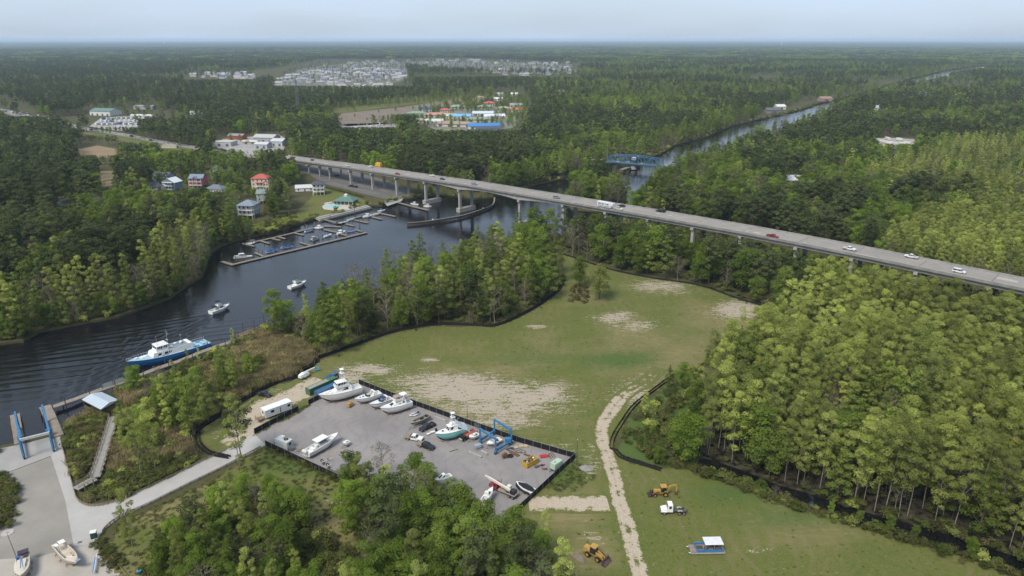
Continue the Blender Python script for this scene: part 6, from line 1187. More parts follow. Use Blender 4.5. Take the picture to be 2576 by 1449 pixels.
m = MB(); rs = np.random.default_rng(5); n = 20; m.v = [(0, 0, .95)] + [(q * math.cos(2 * PI * i / n) * rs.uniform(.85, 1.1), q * .8 * math.sin(2 * PI * i / n) * rs.uniform(.85, 1.1), z * rs.uniform(.8, 1.15)) for q, z in ((.7, .75), (1.5, .38), (2.2, 0)) for i in range(n)]; m.f = [(0, 1 + i, 1 + (i + 1) % n) for i in range(n)] + [(1 + j * n + i, 1 + (j + 1) * n + i, 1 + (j + 1) * n + (i + 1) % n, 1 + j * n + (i + 1) % n) for j in range(2) for i in range(n)]
o = m.build('gravel_pile', GRAVEL_M); o.location = G(1474, 1178, .02); tag(o, 'small grey gravel pile outside the yard corner', 'gravel pile')
for lab, px, py, h in (('dark lamp pole outside the right corner of the yard', 1451, 1162, 8.0), ('slender pole behind the turquoise boat', 1176, 1058, 6.5)):
    t = thing('lamp_pole', lab, 'pole', G(px, py)); MB().cyl((0, 0, 0), (0, 0, h), .09, .06, n=6).build('pole', mat((.05, .04, .035), .8), t); MB().box((0, -.3, h - .1), (.25, .7, .15)).build('lamp_head', GALV, t)
t = thing('scaffold', 'grey scaffold frames stacked behind the wrapped stern', 'scaffold', G(1196, 1080, .08), .5)
for i in range(5): q = MB(); x = i * .5; [q.cyl((x, y, 0), (x, y, 1.9), .035, n=4) for y in (-.8, .8)]; [q.cyl((x, -.8, z), (x, .8, z), .03, n=4) for z in (.4, 1.1, 1.85)]; q.build('frame', GALV, t)
t = thing('outboard_rack', 'white parts rack with dark motor between pickup and turquoise boat', 'rack', G(1088, 1089, .08), .5); MB().box((0, 0, .4), (1.6, .9, .12)).box((-1.6, -.4, .4), (1.1, .8, .12)).build('panel', WPAINT, t); MB().box((1.4, .2, .7), (.6, .5, .9)).build('motor', BLACK, t)
# machines beside the sand path
t = thing('boom_lift', 'white towable boom lift with blue basket by the silt fence', 'boom lift', G(767, 949, .05), heading((765, 950), (803, 930))); MB().loft([[(x, -w, z0), (x, w, z0), (x, w * .8, z1), (x, -w * .8, z1)] for x, w, z0, z1 in ((-2.6, .8, .7, 1.8), (-.5, 1.1, .6, 2.1), (1.6, 1.0, .6, 1.7))]).build('body', WHITE, t); MB().bar((-1, 0, 2.1), (5.2, 0, 1.8), .4, .45).build('boom', WHITE, t); MB().bar((5.0, 0, 1.8), (6.2, 0, 1.1), .2).build('jib', LIFTBLUE, t); bk = MB(); [bk.bar((6.2 + x, y, .5), (6.2 + x, y, 1.5), .07) for x in (0, .9) for y in (-.8, .8)]; [bk.bar((6.2 + x, -.8, z), (6.2 + x, .8, z), .07) for x in (0, .9) for z in (.5, 1.0, 1.5)]; [bk.bar((6.2, y, z), (7.1, y, z), .07) for y in (-.8, .8) for z in (.5, 1.0, 1.5)]; bk.b(6.15, 7.15, -.85, .85, .42, .5); bk.build('basket', mat((.05, .28, .38), .5), t); [wheel(t, x, s * 1.0, .45) for x in (-1.7, 1.3) for s in (-1, 1)]
def tractor(label, px, py, rz):
    t = thing('tractor', label, 'tractor', G(px, py, .05), rz); TB = mat((.015, .10, .38), .4, .4, var=.1, name='tractor_blue'); MB().box((.9, 0, 1.15), (1.9, .8, .7), taper=.92).build('hood', TB, t); MB().box((-.3, 0, .8), (2.6, .6, .4)).build('chassis', BLACK, t); MB().box((-.7, 0, 1.2), (.6, .7, .5)).build('seat', BLACK, t); MB().box((-.6, 0, 2.55), (1.4, 1.3, .1)).build('canopy', TB, t); [MB().bar((-1.1, s * .55, 1.0), (-1.1, s * .55, 2.5), .07).build('canopy_post', BLACK, t) for s in (-1, 1)]; [MB().box((-.9, s * .75, 1.35), (1.0, .35, .12)).build('mudguard', TB, t) for s in (-1, 1)]
    [MB().bar((.3, s * .6, 1.4), (2.0, s * .6, 1.5), .14).bar((2.0, s * .6, 1.5), (2.9, s * .6, .5), .14).build('loader_arm', TB, t) for s in (-1, 1)]; MB().side([(2.8, .2), (3.6, .15), (3.6, .25), (3.0, .35), (2.95, .9), (2.8, .9)], -.95, .95).build('bucket', TB, t); YR = mat((.45, .30, .05), .5)
    for x, r, w in ((1.4, .45, .25), (-.8, .72, .38)):
        for s in (-1, 1): m = MB(); m.cyl((0, -w / 2, 0), (0, w / 2, 0), r, n=16); o = m.build('wheel', TYRE, t); o.location = (x, s * .8, r); m = MB(); m.cyl((0, -w / 2 - .02, 0), (0, w / 2 + .02, 0), r * .5, n=10); m.build('rim', YR, o)
tractor('blue farm tractor with front loader behind the containers', 842, 951, PI + .25)
# ---- field machines
def backhoe():
    t = thing('backhoe_loader', 'yellow backhoe loader with raised digging arm on the mown grass', 'backhoe', G(1663, 1245, .05), PI + .02); BK = mat((.03, .025, .02), .8); MB().box((1.2, 0, 1.35), (2.0, 1.0, .8), taper=.9).build('hood', YEL, t); MB().box((.2, 0, .8), (3.8, .9, .5)).build('chassis', YEL, t); MB().box((-.5, 0, 2.95), (1.7, 1.7, .14)).build('canopy', YEL, t); [MB().bar((x, s * .75, 1.0), (x, s * .75, 2.9), .1).build('canopy_post', BK, t) for x in (-1.2, .2) for s in (-1, 1)]; MB().box((-.4, 0, 1.5), (.7, .7, .8)).build('seat', BLACK, t)
    [MB().bar((.8, s * .8, 1.6), (2.4, s * .8, 1.0), .2).bar((2.4, s * .8, 1.0), (3.0, s * .8, .5), .2).build('loader_arm', RUST, t) for s in (-1, 1)]; MB().side([(2.7, .1), (3.8, .05), (3.8, .15), (3.0, .35), (2.95, 1.2), (2.75, 1.2)], -1.1, 1.1).build('bucket', BK, t)
    MB().bar((-1.6, 0, .9), (-2.3, 0, 2.9), .35, .4).build('boom', YEL, t); MB().bar((-2.3, 0, 2.9), (-4.1, 0, 3.2), .28, .34).build('stick', YEL, t); MB().bar((-4.1, 0, 3.2), (-4.2, 0, 1.3), .24, .3).build('dipper', YEL, t); MB().side([(-4.5, .4), (-3.8, .3), (-3.75, 1.0), (-4.2, 1.3), (-4.45, 1.0)], -.35, .35).build('digging_bucket', RUST, t); [MB().bar((-1.7, s * .5, .8), (-2.0, s * 1.5, .2), .2).build('stabiliser', RUST, t) for s in (-1, 1)]; [MB().bar((-1.6, 0, 1.7), (-2.2, 0, 2.6), .12).build('ram', STEEL, t)]
    for x, r, w in ((1.9, .48, .3), (-1.0, .72, .4)):
        for s in (-1, 1): m = MB(); m.cyl((0, -w / 2, 0), (0, w / 2, 0), r, n=16); o = m.build('wheel', TYRE, t); o.location = (x, s * .95, r); m = MB(); m.cyl((0, -w / 2 - .02, 0), (0, w / 2 + .02, 0), r * .5, n=10); m.build('rim', YEL, o)
backhoe()
t = thing('tractor_truck', 'white cab truck without trailer parked on the mown grass', 'truck', G(1694, 1290, .05), PI - .03); c = Cab(.4, 2.0, 2.3, 2.1, 1.0, 3.0, .05, .3); o = c.add(MB()).build('cab', WHITE, t)
for sd, u0, u1, v0, v1 in (('f', .08, .92, .5, .9), ('l', .25, .75, .5, .88), ('r', .25, .75, .5, .88), ('b', .3, .7, .55, .85)): g = MB(); c.pane(g, sd, u0, u1, v0, v1); g.build('window', GLASS, o)
MB().loft([[(x, -w, .7), (x, w, .7), (x, w, z), (x, w * .7, z + .12), (x, -w * .7, z + .12), (x, -w, z)] for x, w, z in ((1.95, 1.05, 1.75), (2.8, .95, 1.65), (3.5, .85, 1.45))]).build('hood', WHITE, t); MB().box((3.53, 0, 1.15), (.06, 1.1, .7)).build('grille', mat((.2, .2, .2), .4, .5, .5), t); MB().box((3.6, 0, .6), (.15, 2.2, .3)).build('bumper', STEEL, t); [MB().box((2.6, s * 1.05, 1.1), (1.3, .35, .25), taper=.8).build('mudguard', WHITE, t) for s in (-1, 1)]
MB().b(-3.4, .6, -.45, .45, .75, .98).build('frame_rail', mat((.08, .075, .07), .8), t); MB().cyl((-1.9, 0, 1.0), (-1.9, 0, 1.12), .55, n=14).build('coupling_plate', BLACK, t); [MB().side([(-2.9 + dx, 1.05), (-2.6 + dx, 1.28), (-1.9 + dx, 1.32), (-1.5 + dx, 1.05), (-1.55 + dx, 1.0), (-1.95 + dx, 1.25), (-2.55 + dx, 1.2), (-2.85 + dx, 1.0)], s * .75 - .32, s * .75 + .32).build('rear_mudguard', ALU, t) for s in (-1, 1) for dx in (.55,)]; MB().cyl((.2, -.9, .9), (.2, -.9, 1.5), .25, n=8).build('fuel_tank', ALU, t); MB().cyl((.3, .8, 1), (.3, .8, 3.4), .08, n=6).build('exhaust_stack', STEEL, t); [wheel(t, x, s * .95, .5, .32) for x in (2.6, -1.4, -2.6) for s in (-1, 1)]
t = thing('pontoon_boat', 'blue pontoon boat with white roof stranded on the grass', 'boat', G(1776, 1386, .05), PI + .03); PB = mat((.03, .17, .38), .5, .3, var=.2, dirt=.15, name='pontoon_blue')
for s in (-1, 1): m = MB(); m.cyl((-4.4, s * 1.1, .38), (3.8, s * 1.1, .38), .36, n=10); m.cyl((3.8, s * 1.1, .38), (4.7, s * 1.1, .55), .36, .1, n=10); m.build('pontoon', ALU, t)
MB().b(-4.3, 4.2, -1.45, 1.45, .72, .84).build('deck', mat((.20, .17, .14), .9, var=.3), t); [MB().box((-.6, s * 1.42, 1.2), (6.6, .05, .7)).build('side_panel', PB, t) for s in (-1, 1)]; MB().box((2.7, 0, 1.2), (.05, 2.8, .7)).build('front_panel', PB, t); MB().box((-1.5, 0, 3.05), (4.6, 3.0, .1), taper=.96).build('roof', mat((.56, .56, .57), .6, var=.08, dirt=.2), t); [MB().cyl((x, s * 1.35, .84), (x, s * 1.3, 3.0), .04, n=5).build('roof_post', GALV, t) for x in (-3.6, -1.5, .6) for s in (-1, 1)]; MB().box((-2.6, .7, 1.2), (2.0, .8, .7)).box((-2.2, -.8, 1.2), (1.6, .7, .7)).build('bench_seat', mat((.09, .06, .05), .8), t); MB().box((.3, .5, 1.35), (.7, .7, 1.0)).build('helm', mat((.1, .1, .12), .7), t); MB().box((1.6, 0, .95), (1.4, 1.6, .22)).build('floor_hatch', mat((.07, .05, .045), .8), t); [MB().cyl((x, s * 1.42, 1.6), (x + 1.6, s * 1.42, 1.6), .03, n=4).build('rail', GALV, t) for x in (1.1,) for s in (-1, 1)]
def loader():
    t = thing('wheel_loader', 'yellow wheel loader with rusty bucket beside the dirt track', 'loader', G(1496, 1402, .05), heading((1474, 1391), (1521, 1416))); MB().box((-1.9, 0, 1.6), (2.2, 1.5, 1.1), taper=.92).build('engine_cover', YEL, t); MB().box((-.2, 0, 1.05), (4.6, 1.1, .5)).build('frame', YEL, t); c = Cab(-1.0, .5, 1.5, 1.35, 1.4, 3.2, .05, .2); o = c.add(MB()).build('cab', GLASS, t); MB().box((-.25, 0, 3.25), (1.7, 1.7, .14)).build('cab_roof', YEL, o); [MB().bar(c.c[i], c.c[i + 4], .1).build('cab_post', BLACK, o) for i in range(4)]
    [MB().bar((.5, s * .45, 1.9), (2.2, s * .45, 1.3), .24, .4).bar((2.2, s * .45, 1.3), (3.0, s * .45, .5), .24, .4).build('lift_arm', YEL, t) for s in (-1, 1)]; MB().side([(2.8, .1), (4.0, .05), (4.02, .15), (3.1, .4), (3.05, 1.3), (2.85, 1.35)], -1.45, 1.45).build('bucket', mat((.07, .045, .04), .8, var=.3), t); [MB().side([(2.85, .1), (4.0, .05), (3.1, 1.2), (2.9, 1.3)], s * 1.45 - .04, s * 1.45 + .04).build('bucket_side', mat((.07, .045, .04), .8, var=.3), t) for s in (-1, 1)]; MB().cyl((-1.6, .5, 2.1), (-1.6, .5, 2.9), .07, n=6).build('exhaust_stack', BLACK, t)
    for x in (1.45, -1.5):
        for s in (-1, 1): m = MB(); m.cyl((0, -.25, 0), (0, .25, 0), .72, n=18); o = m.build('wheel', TYRE, t); o.location = (x, s * .98, .72); m = MB(); m.cyl((0, -.27, 0), (0, .27, 0), .38, n=12); m.build('rim', YEL, o)
loader()
t = thing('lumber_pile', 'pile of weathered boards beside the wheel loader', 'lumber', G(1455, 1404, .05), heading((1445, 1390), (1470, 1410)))
for i in range(12): MB().box((random.uniform(-.6, .6), (i % 6 - 2.5) * .3, .08 + .12 * (i // 6)), (random.uniform(3.2, 5.2), .2, .08), random.uniform(-.12, .12)).build('board', WOOD, t)
t = thing('lumber_pile', 'bright heap of fresh-cut lumber by the swamp corner', 'lumber', G(1922, 760, .05), .1)
for i in range(16): MB().box((random.uniform(-1.5, 1.5), random.uniform(-1.4, 1.4), .2 + .1 * (i // 3)), (random.uniform(2.5, 5), .3, .15), random.uniform(0, 3)).build('board', mat((.42, .34, .23), .9, var=.2), t)
t = thing('timber_stack', 'flat stack of dark reddish timber behind the fresh lumber', 'timber', G(1905, 748, .05), -.3); [MB().box((0, i * .5 - 1.2, .2), (7, .35, .3)).build('beam', mat((.14, .08, .06), .9), t) for i in range(6)]
t = thing('metal_gate_frame', 'white metal frame standing under the trees by the bridge', 'frame', G(1858, 714, .05), -.4); [MB().bar(a, b, .14).build('bar', WPAINT, t) for a, b in (((-1.6, 0, 0), (-1.6, 0, 1.9)), ((1.6, 0, 0), (1.6, 0, 1.9)), ((-1.6, 0, 1.9), (1.6, 0, 1.9)), ((-1.6, 0, .3), (1.6, 0, .3)))]
# ---- bottom left lot
r, l, g = laid('derelict_fishing_boat', 'stripped cream fishing boat laid up on the sand, cabin roof askew', (148, 1383), (199, 1438), .6, clear=.3); CRM = mat((.46, .41, .34), .7, .2, var=.15, dirt=.35, name='chalky_cream'); cruiser(r, l, 3.0, 1.2, .6, hullc=CRM, deckc=CRM, cock=.66, fl=.45, rails=False, ground=g, stripe=None)
MB().box((-l * .32, .4, 2.3), (1.6, 1.4, .1)).box((-l * .30, -.9, 2.2), (1.3, .8, .1), .2).build('cabin_roof', WPAINT, r); [MB().cyl((x, y, .5), (x, y, 2.25), .04, n=4).build('roof_post', GALV, r) for x in (-l * .38, -l * .24) for y in (-.6, .9)]; [MB().box((x, y, .62), (1.3, .12, .1), a).build('bulkhead', mat((.12, .10, .09), .9), r) for x, y, a in ((-.8, .3, 1.2), (.4, -.2, 1.4), (1.5, .1, 1.5))]; MB().box((.2, .1, .75), (2.4, 1.3, .12)).build('hatch_cover', mat((.42, .36, .26), .8), r); MB().bar((1.6, -.6, 1.3), (3.0, .5, 1.5), .25).build('white_pole', WPAINT, r); MB().ball((2.6, .5, 1.5), .28, 8).build('red_buoy', mat((.4, .03, .03), .5), r); MB().box((2.1, -.4, 1.2), (.9, .5, .3)).build('yellow_sack', mat((.42, .32, .12), .8), r); MB().box((l * .46, .5, 1.9), (.9, .9, .06), .4).build('blue_tarp', mat((.16, .22, .30), .8), r)
r, l, g = laid('sailing_cruiser', 'cream sailing boat with lowered mast cropped by the frame bottom', (64, 1398), (57, 1490), .8, clear=.2, L_=9.5); cruiser(r, l, 3.2, 1.3, .8, hullc=CRM, deckc=mat((.48, .45, .38), .6, var=.12, dirt=.3), cock=.3, fl=.6, rails=False, ground=g, cabin=[(-l * .18, l * .22, 2.2, 1.9, 1.35, 1.95, .1, .6, .8, [('r', .2, .4, .3, .7, 0), ('l', .2, .4, .3, .7, 0)])]); MB().box((-l * .44, .2, 2.0), (1.6, 2.2, .5), .1).build('dark_bundle', mat((.045, .035, .05), .8), r); MB().box((-l * .34, -.9, 1.8), (.9, .8, .3)).build('blue_cover', mat((.05, .12, .3), .8), r); MB().cyl((-l * .38, -1.2, 1.6), (-l * .52, -1.9, 7.5), .09, .06, n=6).build('mast', mat((.10, .08, .085), .6), r); MB().cyl((-l * .25, 1.4, 1.5), (-l * .1, 1.9, 5.0), .05, n=5).build('boom_crutch', mat((.12, .10, .10), .6), r); MB().bar((-l * .3, -.2, 2.1), (l * .3, .1, 2.5), .14).build('boom', mat((.06, .12, .3), .6), r)
t = thing('utility_cabinet', 'dark green utility cabinet with white lid at the drive corner', 'cabinet', G(237, 1352, .1), .35); MB().b(-.65, .65, -.6, .6, 0, 1.7).build('body', mat((.008, .045, .035), .6), t); MB().box((0, 0, 1.78), (1.45, 1.35, .16)).build('lid', WPAINT, t); MB().box((0, -.62, .9), (1.0, .05, 1.3)).build('door', mat((.01, .05, .04), .6), t)
t = thing('mast_on_trestles', 'long blue and white spar lying on trestles at the sand edge', 'spar', G(242, 1424, .05), heading((238, 1448), (246, 1399))); MB().cyl((-3.6, 0, .9), (3.6, 0, .95), .11, n=7).build('spar', mat((.5, .55, .6), .4), t); MB().box((-.3, .25, .75), (5.5, .25, .2)).build('blue_sail_bag', mat((.03, .12, .34), .7), t); [MB().bar((x, -.4, 0), (x, 0, .85), .07).bar((x, .4, 0), (x, 0, .85), .07).build('trestle', RUST, t) for x in (-2.4, 2.2)]
m = MB(); m.cyl((0, 0, 0), (0, 0, .14), 1.45, n=26); o = m.build('concrete_disc', CONC_M); o.location = G(19, 1341, .05); tag(o, 'round concrete well cover at the lot edge', 'well cover'); MB().cyl((0, 0, .1), (0, 0, .2), .3, n=12).build('centre_cap', mat((.2, .17, .14), .9), o)
for lab, px, py, a in (('square drain grate beside the derelict fishing boat', 201, 1364, .3), ('square drain grate in the bend of the drive', 286, 1291, .3)): m = MB(); m.box((0, 0, .02), (.95, .75, .05)); o = m.build('drain_grate', mat((.10, .095, .10), .7)); o.location = G(px, py, .1); o.rotation_euler = (0, 0, a); tag(o, lab, 'drain')
t = thing('hand_cart', 'small blue and red hand cart in the grass at the frame bottom', 'cart', G(350, 1442, .05), .5); MB().box((0, 0, .6), (1.0, .7, .4)).build('tub', mat((.03, .25, .4), .6), t); MB().box((-.6, 0, .5), (.5, .6, .3)).build('red_box', mat((.3, .02, .02), .6), t); MB().bar((.5, 0, .6), (1.6, .2, .7), .05).build('handle', WPAINT, t); [wheel(t, 0, s * .4, .22, .1) for s in (-1, 1)]
# ------------------------------------------------------------------ houses, sheds, shops, roads across the canal
WIN = {}
def win_mesh(w, h):
    k = (w, h)
    if k not in WIN: a = MB(); a.box((0, 0, 0), (w + .24, .08, h + .24)); b = MB(); b.box((0, -.045, 0), (w, .05, h)); WIN[k] = (a.mesh('window', WPAINT), b.mesh('pane', GLASS))
    return WIN[k]
def window(parent, loc, rz, w=1.0, h=1.5):
    f, p = win_mesh(w, h); o = part('window', f, parent, loc, rz); part('pane', p, o)
def house(label, px, py, w, d, rz=0.0, st=0.0, n=2, hs=2.9, wall=(.5, .5, .48), roof=(.12, .12, .13), kind='gable', along='x', rh=2.6, nw=3, ns=2, porch=None, dormers=0, wing=None, name='house', cat='house', band=None, z=0.0, door=True, chim=False):
    t = thing(name, label, cat, G(px, py, z), rz); wm = mat(wall, .7, .2, var=.08, dirt=.08, name='house_wall'); rm = mat(roof, .7, .3, var=.18, name='roofing'); H_ = st + n * hs
    m = MB(); m.b(-w / 2, w / 2, -d / 2, d / 2, st, H_)
    if kind == 'gable': m.gable_end(-w / 2, w / 2, -d / 2, d / 2, H_, rh, along)
    m.build('wall', wm, t); m = MB(); (m.gable(-w / 2, w / 2, -d / 2, d / 2, H_ + .06, rh, along) if kind == 'gable' else m.hip(-w / 2, w / 2, -d / 2, d / 2, H_ + .1, rh)); ro = m.build('roof', rm, t)
    if chim: MB().box((w * .2, .5, H_ + rh), (.9, .9, 1.6)).build('chimney', mat((.25, .13, .09), .9), ro)
    if st > .3:
        for x in np.linspace(-w / 2 + .3, w / 2 - .3, max(2, int(w / 3))):
            for y in (-d / 2 + .25, d / 2 - .25): MB().b(x - .15, x + .15, y - .15, y + .15, -.3, st).build('stilt', wm, t)
    for k in range(n):
        zz = st + k * hs + hs * .52
        for i in range(nw):
            x = -w / 2 + w * (i + .5) / nw
            if door and k == 0 and i == nw // 2: MB().box((x, -d / 2 - .04, st + 1.1), (1.0, .08, 2.1)).build('door', mat((.12, .07, .05), .5), t); continue
            window(t, (x, -d / 2 - .02, zz), 0)
        for i in range(ns):
            for s in (-1, 1): window(t, (s * (w / 2 + .02), -d / 2 + d * (i + .5) / ns, zz), s * PI / 2)
    if porch:                                                     # storeyed porch on the camera side
        pw, pd, lv = porch; x0 = -pw / 2
        for k in range(lv):
            zz = st + k * hs; MB().b(-pw / 2, pw / 2, -d / 2 - pd, -d / 2 - .02, zz - .2, zz).build('porch_floor', WPAINT, t)
            for zr in (.45, .95): MB().b(-pw / 2, pw / 2, -d / 2 - pd, -d / 2 - pd + .08, zz + zr, zz + zr + .08).build('porch_rail', WPAINT, t)
        for x in np.linspace(-pw / 2 + .12, pw / 2 - .12, max(3, int(pw / 3) + 1)): MB().b(x - .12, x + .12, -d / 2 - pd, -d / 2 - pd + .24, -.2, st + lv * hs).build('porch_post', WPAINT, t)
        MB().b(-pw / 2 - .2, pw / 2 + .2, -d / 2 - pd - .2, -d / 2, st + lv * hs - .1, st + lv * hs + .1).build('porch_roof', rm, t)
    for i in range(dormers):
        x = -w / 2 + w * (i + .5) / dormers; m = MB(); m.b(x - 1.1, x + 1.1, -d / 2 + .1, -d / 2 + 2.5, H_ - .3, H_ + 1.5).gable_end(x - 1.1, x + 1.1, -d / 2 + .1, -d / 2 + 2.5, H_ + 1.5, .9, 'y'); o = m.build('dormer', wm, t); MB().gable(x - 1.1, x + 1.1, -d / 2 + .1, -d / 2 + 2.6, H_ + 1.55, .9, 'y', .25).build('dormer_roof', rm, o); window(t, (x, -d / 2 + .07, H_ + .75), 0, .8, 1.0)
    if wing:
        wx, ww, wd, wn_, wr = wing; Hw = st + wn_ * hs; m = MB(); m.b(wx - ww / 2, wx + ww / 2, -d / 2 - wd, -d / 2, st, Hw).gable_end(wx - ww / 2, wx + ww / 2, -d / 2 - wd, -d / 2, Hw, wr, 'y'); m.build('wing', wm, t); MB().gable(wx - ww / 2, wx + ww / 2, -d / 2 - wd, -d / 2 + 1, Hw + .06, wr, 'y').build('wing_roof', rm, t)
        for k in range(wn_):
            for i in (-1, 1): window(t, (wx + i * ww * .22, -d / 2 - wd - .02, st + k * hs + hs * .52), 0)
    if band: MB().b(-w / 2 - .05, w / 2 + .05, -d / 2 - .05, d / 2 + .05, st + band[0], st + band[1]).build('wall_band', mat(band[2], .7), t)
    return t
SL = (.10, .115, .135)
house('tall blue-grey house with three dormers among the pines', 414, 464, 15, 10, -.15, 2.6, 2, wall=(.23, .32, .37), roof=(.075, .08, .09), dormers=3, nw=4); house('slate-blue house with pale metal roof and white porches', 437, 481, 12, 9, -.3, 2.6, 2, wall=(.13, .17, .22), roof=(.50, .53, .56), along='y', rh=3.2, porch=(9, 2.2, 2), wing=(-3.5, 5, 2.5, 1, 1.6)); house('pink and white house with blue-grey roof', 501, 470, 12, 9, -.05, 2.6, 2, wall=(.46, .12, .14), roof=(.15, .20, .26), porch=(11, 2.4, 2), wing=(0, 4, 1.8, 2, 1.6), along='x'); house('narrow white house with green gable roof behind the pink house', 546, 450, 9, 10, .2, 3.2, 2, wall=(.52, .56, .52), roof=(.09, .14, .10), along='y', rh=3, porch=(7, 2, 1)); house('low white house with wide grey hip roof', 546, 484, 15, 10, -.2, .4, 1, hs=3.2, wall=(.55, .55, .51), roof=(.13, .145, .165), kind='hip', rh=3.0, nw=6); house('grey-roofed cottage half hidden in trees below the pink house', 505, 493, 11, 9, .25, .4, 1, wall=(.45, .46, .45), roof=(.11, .115, .12), rh=2.6); house('cream villa with red hip roof and arched balconies', 660, 475, 14, 11, .05, .3, 3, hs=3.1, wall=(.52, .44, .34), roof=(.34, .085, .065), kind='hip', rh=3.2, nw=4, ns=3, porch=(6, 2.2, 2), wing=(5.2, 4.5, 1.5, 2, 1.5)); house('small white house with grey roof left of the slate-blue house', 391, 482, 8, 8, .1, 2.4, 1, wall=(.5, .5, .48), roof=(.16, .165, .17), porch=(7, 1.8, 1))
house('pale grey three-storey house with porches above the marina trees', 629, 545, 12, 10, -.1, 2.8, 2, hs=3.3, wall=(.44, .47, .52), roof=(.17, .20, .25), kind='hip', rh=2.8, nw=4, ns=3, porch=(11, 2.4, 2)); house('grey-green house screened by trees behind the pale grey house', 672, 510, 13, 9, .1, 2.4, 2, wall=(.28, .33, .31), roof=(.17, .21, .20), rh=2.4); house('white stilt house with dark roof and stair by the car park', 804, 487, 9.5, 9, .15, 2.8, 2, wall=(.54, .55, .56), roof=(.06, .065, .075), kind='hip', rh=2.2, porch=(9, 2.2, 2)); house('long white low house behind the stilt house', 768, 480, 15, 8, .2, .3, 1, hs=3.0, wall=(.55, .55, .54), roof=(.42, .43, .43), rh=2.0); house('house with slate roof alone in the western pine wood', 165, 522, 12, 10, -.2, .4, 1, hs=3.2, wall=(.34, .36, .38), roof=(.06, .075, .10), rh=3.0, along='y'); house('little grey house deep in the western wood', 222, 468, 8, 8, .2, .3, 2, wall=(.32, .32, .31), roof=(.15, .15, .15)); house('white gabled house buried in the western trees', 103, 604, 9, 9, .4, .3, 2, wall=(.52, .52, .5), roof=(.2, .2, .2), along='y')
t = house('open pool pavilion with broad green hip roof and cupola', 872, 513, 15, 10, -.18, .3, 1, hs=3.0, wall=(.05, .055, .055), roof=(.085, .155, .13), kind='hip', rh=3.2, nw=5, ns=3, porch=(16, 2.0, 1), name='pool_pavilion', cat='pavilion'); MB().b(-1.1, 1.1, -1.1, 1.1, 6.0, 7.4).build('cupola', WPAINT, t); MB().hip(-1.1, 1.1, -1.1, 1.1, 7.4, .8, .2).build('cupola_roof', mat((.5, .5, .48), .6), t)
# hedges along the car park
hd = thing('clipped_hedge', 'long clipped dark green hedge between lawn and car park', 'hedge'); P = [G(x, y) for x, y in ((816, 471), (850, 480), (880, 488), (912, 497))]
for a, b in zip(P[:-1], P[1:]):
    rs = np.random.default_rng(int(a.x * 10) & 1023); n_ = 14; C = [(a.x + (b.x - a.x) * i / n_, a.y + (b.y - a.y) * i / n_, .8, 1.1, .9) for i in range(n_ + 1)]; V, ti = leaf_cloud(rs, C, 900, .4); o = bpy.data.objects.new('hedge_run', leaf_mesh('hedge_run', V, ti, LEAF['shrub'])); COL.objects.link(o); o.parent = hd
# roads
ROAD_M = sheet_mat('worn_asphalt', (.20, .192, .182), (.235, .226, .215), (.17, .163, .155), .1, 1.5)
strip('main_road', [(150, 318), (215, 325), (300, 337), (400, 356), (500, 373), (590, 388), (680, 399), (748, 408)], 14, .12, ROAD_M, cross=3); strip('side_road', [(-120, 255), (0, 277), (60, 292), (120, 305), (215, 326)], 22, .10, ROAD_M, cross=3); strip('swing_bridge_road', [(1668, 414), (1740, 424), (1850, 442), (1960, 450)], 7, .3, ROAD_M, cross=3); strip('swing_bridge_road', [(1525, 403), (1450, 398), (1340, 380), (1240, 352)], 7, .3, ROAD_M, cross=3)
strip('road_verge', [(215, 332), (300, 346), (400, 365), (500, 380), (600, 394)], 24, .05, FIELD_M, cross=3); flat('brown_field', [(196, 376), (245, 366), (330, 382), (385, 394), (320, 400), (205, 394)], .05, sheet_mat('tilled_soil', (.20, .14, .085), (.23, .165, .10), (.16, .12, .07), .05, .6)); flat('brown_field', [(252, 430), (298, 432), (298, 480), (256, 480)], .05, sheet_mat('dry_grass', (.20, .155, .085), (.23, .18, .10), (.15, .13, .07), .05, .6))
HR = heading((215, 325), (400, 356))
for k, (kind, c, x, y, lab) in enumerate((('suv', (.02, .05, .16), 229, 328, 'dark blue truck-like car on the far main road bend'), ('van', WC, 248, 331, 'white van on the far main road behind the blue car'), ('van', BC, 331, 344, 'black van on the middle of the far main road'), ('sedan', BC, 380, 354, 'dark car on the far main road near the tall pines'), ('sedan', (.2, .2, .2), 449, 365, 'grey car on the main road near the bridge approach'))): car(kind, c, lab, G(x, y, .15), HR + (0 if k % 2 else PI), 'cars on the far main road', far=True).scale = (1.25,) * 3
carm = MB(); carm.box((0, 0, .7), (4.6, 1.9, .7), taper=.92); carm.box((-.2, 0, 1.25), (2.5, 1.6, .5), taper=.75); CARL = [carm.mesh('parked_car', mat(c, .4, .5)) for c in ((.5, .5, .5), (.03, .03, .035), (.25, .27, .3), (.05, .1, .25), (.3, .03, .03))]
def lot_cars(n, poly, group, label, spacing=4.0):
    P = np.array(ground_pts(poly)); k = 0; tries = 0
    while k < n and tries < 4000:
        tries += 1; x, y = RNG.uniform(P[:, 0].min(), P[:, 0].max()), RNG.uniform(P[:, 1].min(), P[:, 1].max())
        if in_poly(np.array([x]), np.array([y]), [tuple(p) for p in P])[0]: x = round(x / 4.2) * 4.2; y = round(y / 9) * 9; o = bpy.data.objects.new('parked_car', CARL[(k * 7) % 5]); COL.objects.link(o); o.location = (x, y, .1); o.rotation_euler = (0, 0, PI / 2 + .1); tag(o, label, 'car', group); k += 1
lot_cars(26, [(20, 283), (80, 296), (140, 308), (150, 302), (80, 288), (20, 276)], 'cars queued on the far left road', 'small parked car in the far left roadside rows'); lot_cars(22, [(850, 325), (990, 322), (1000, 310), (860, 312)], 'cars in the sales lot', 'small car in the sales lot behind the bridge road')
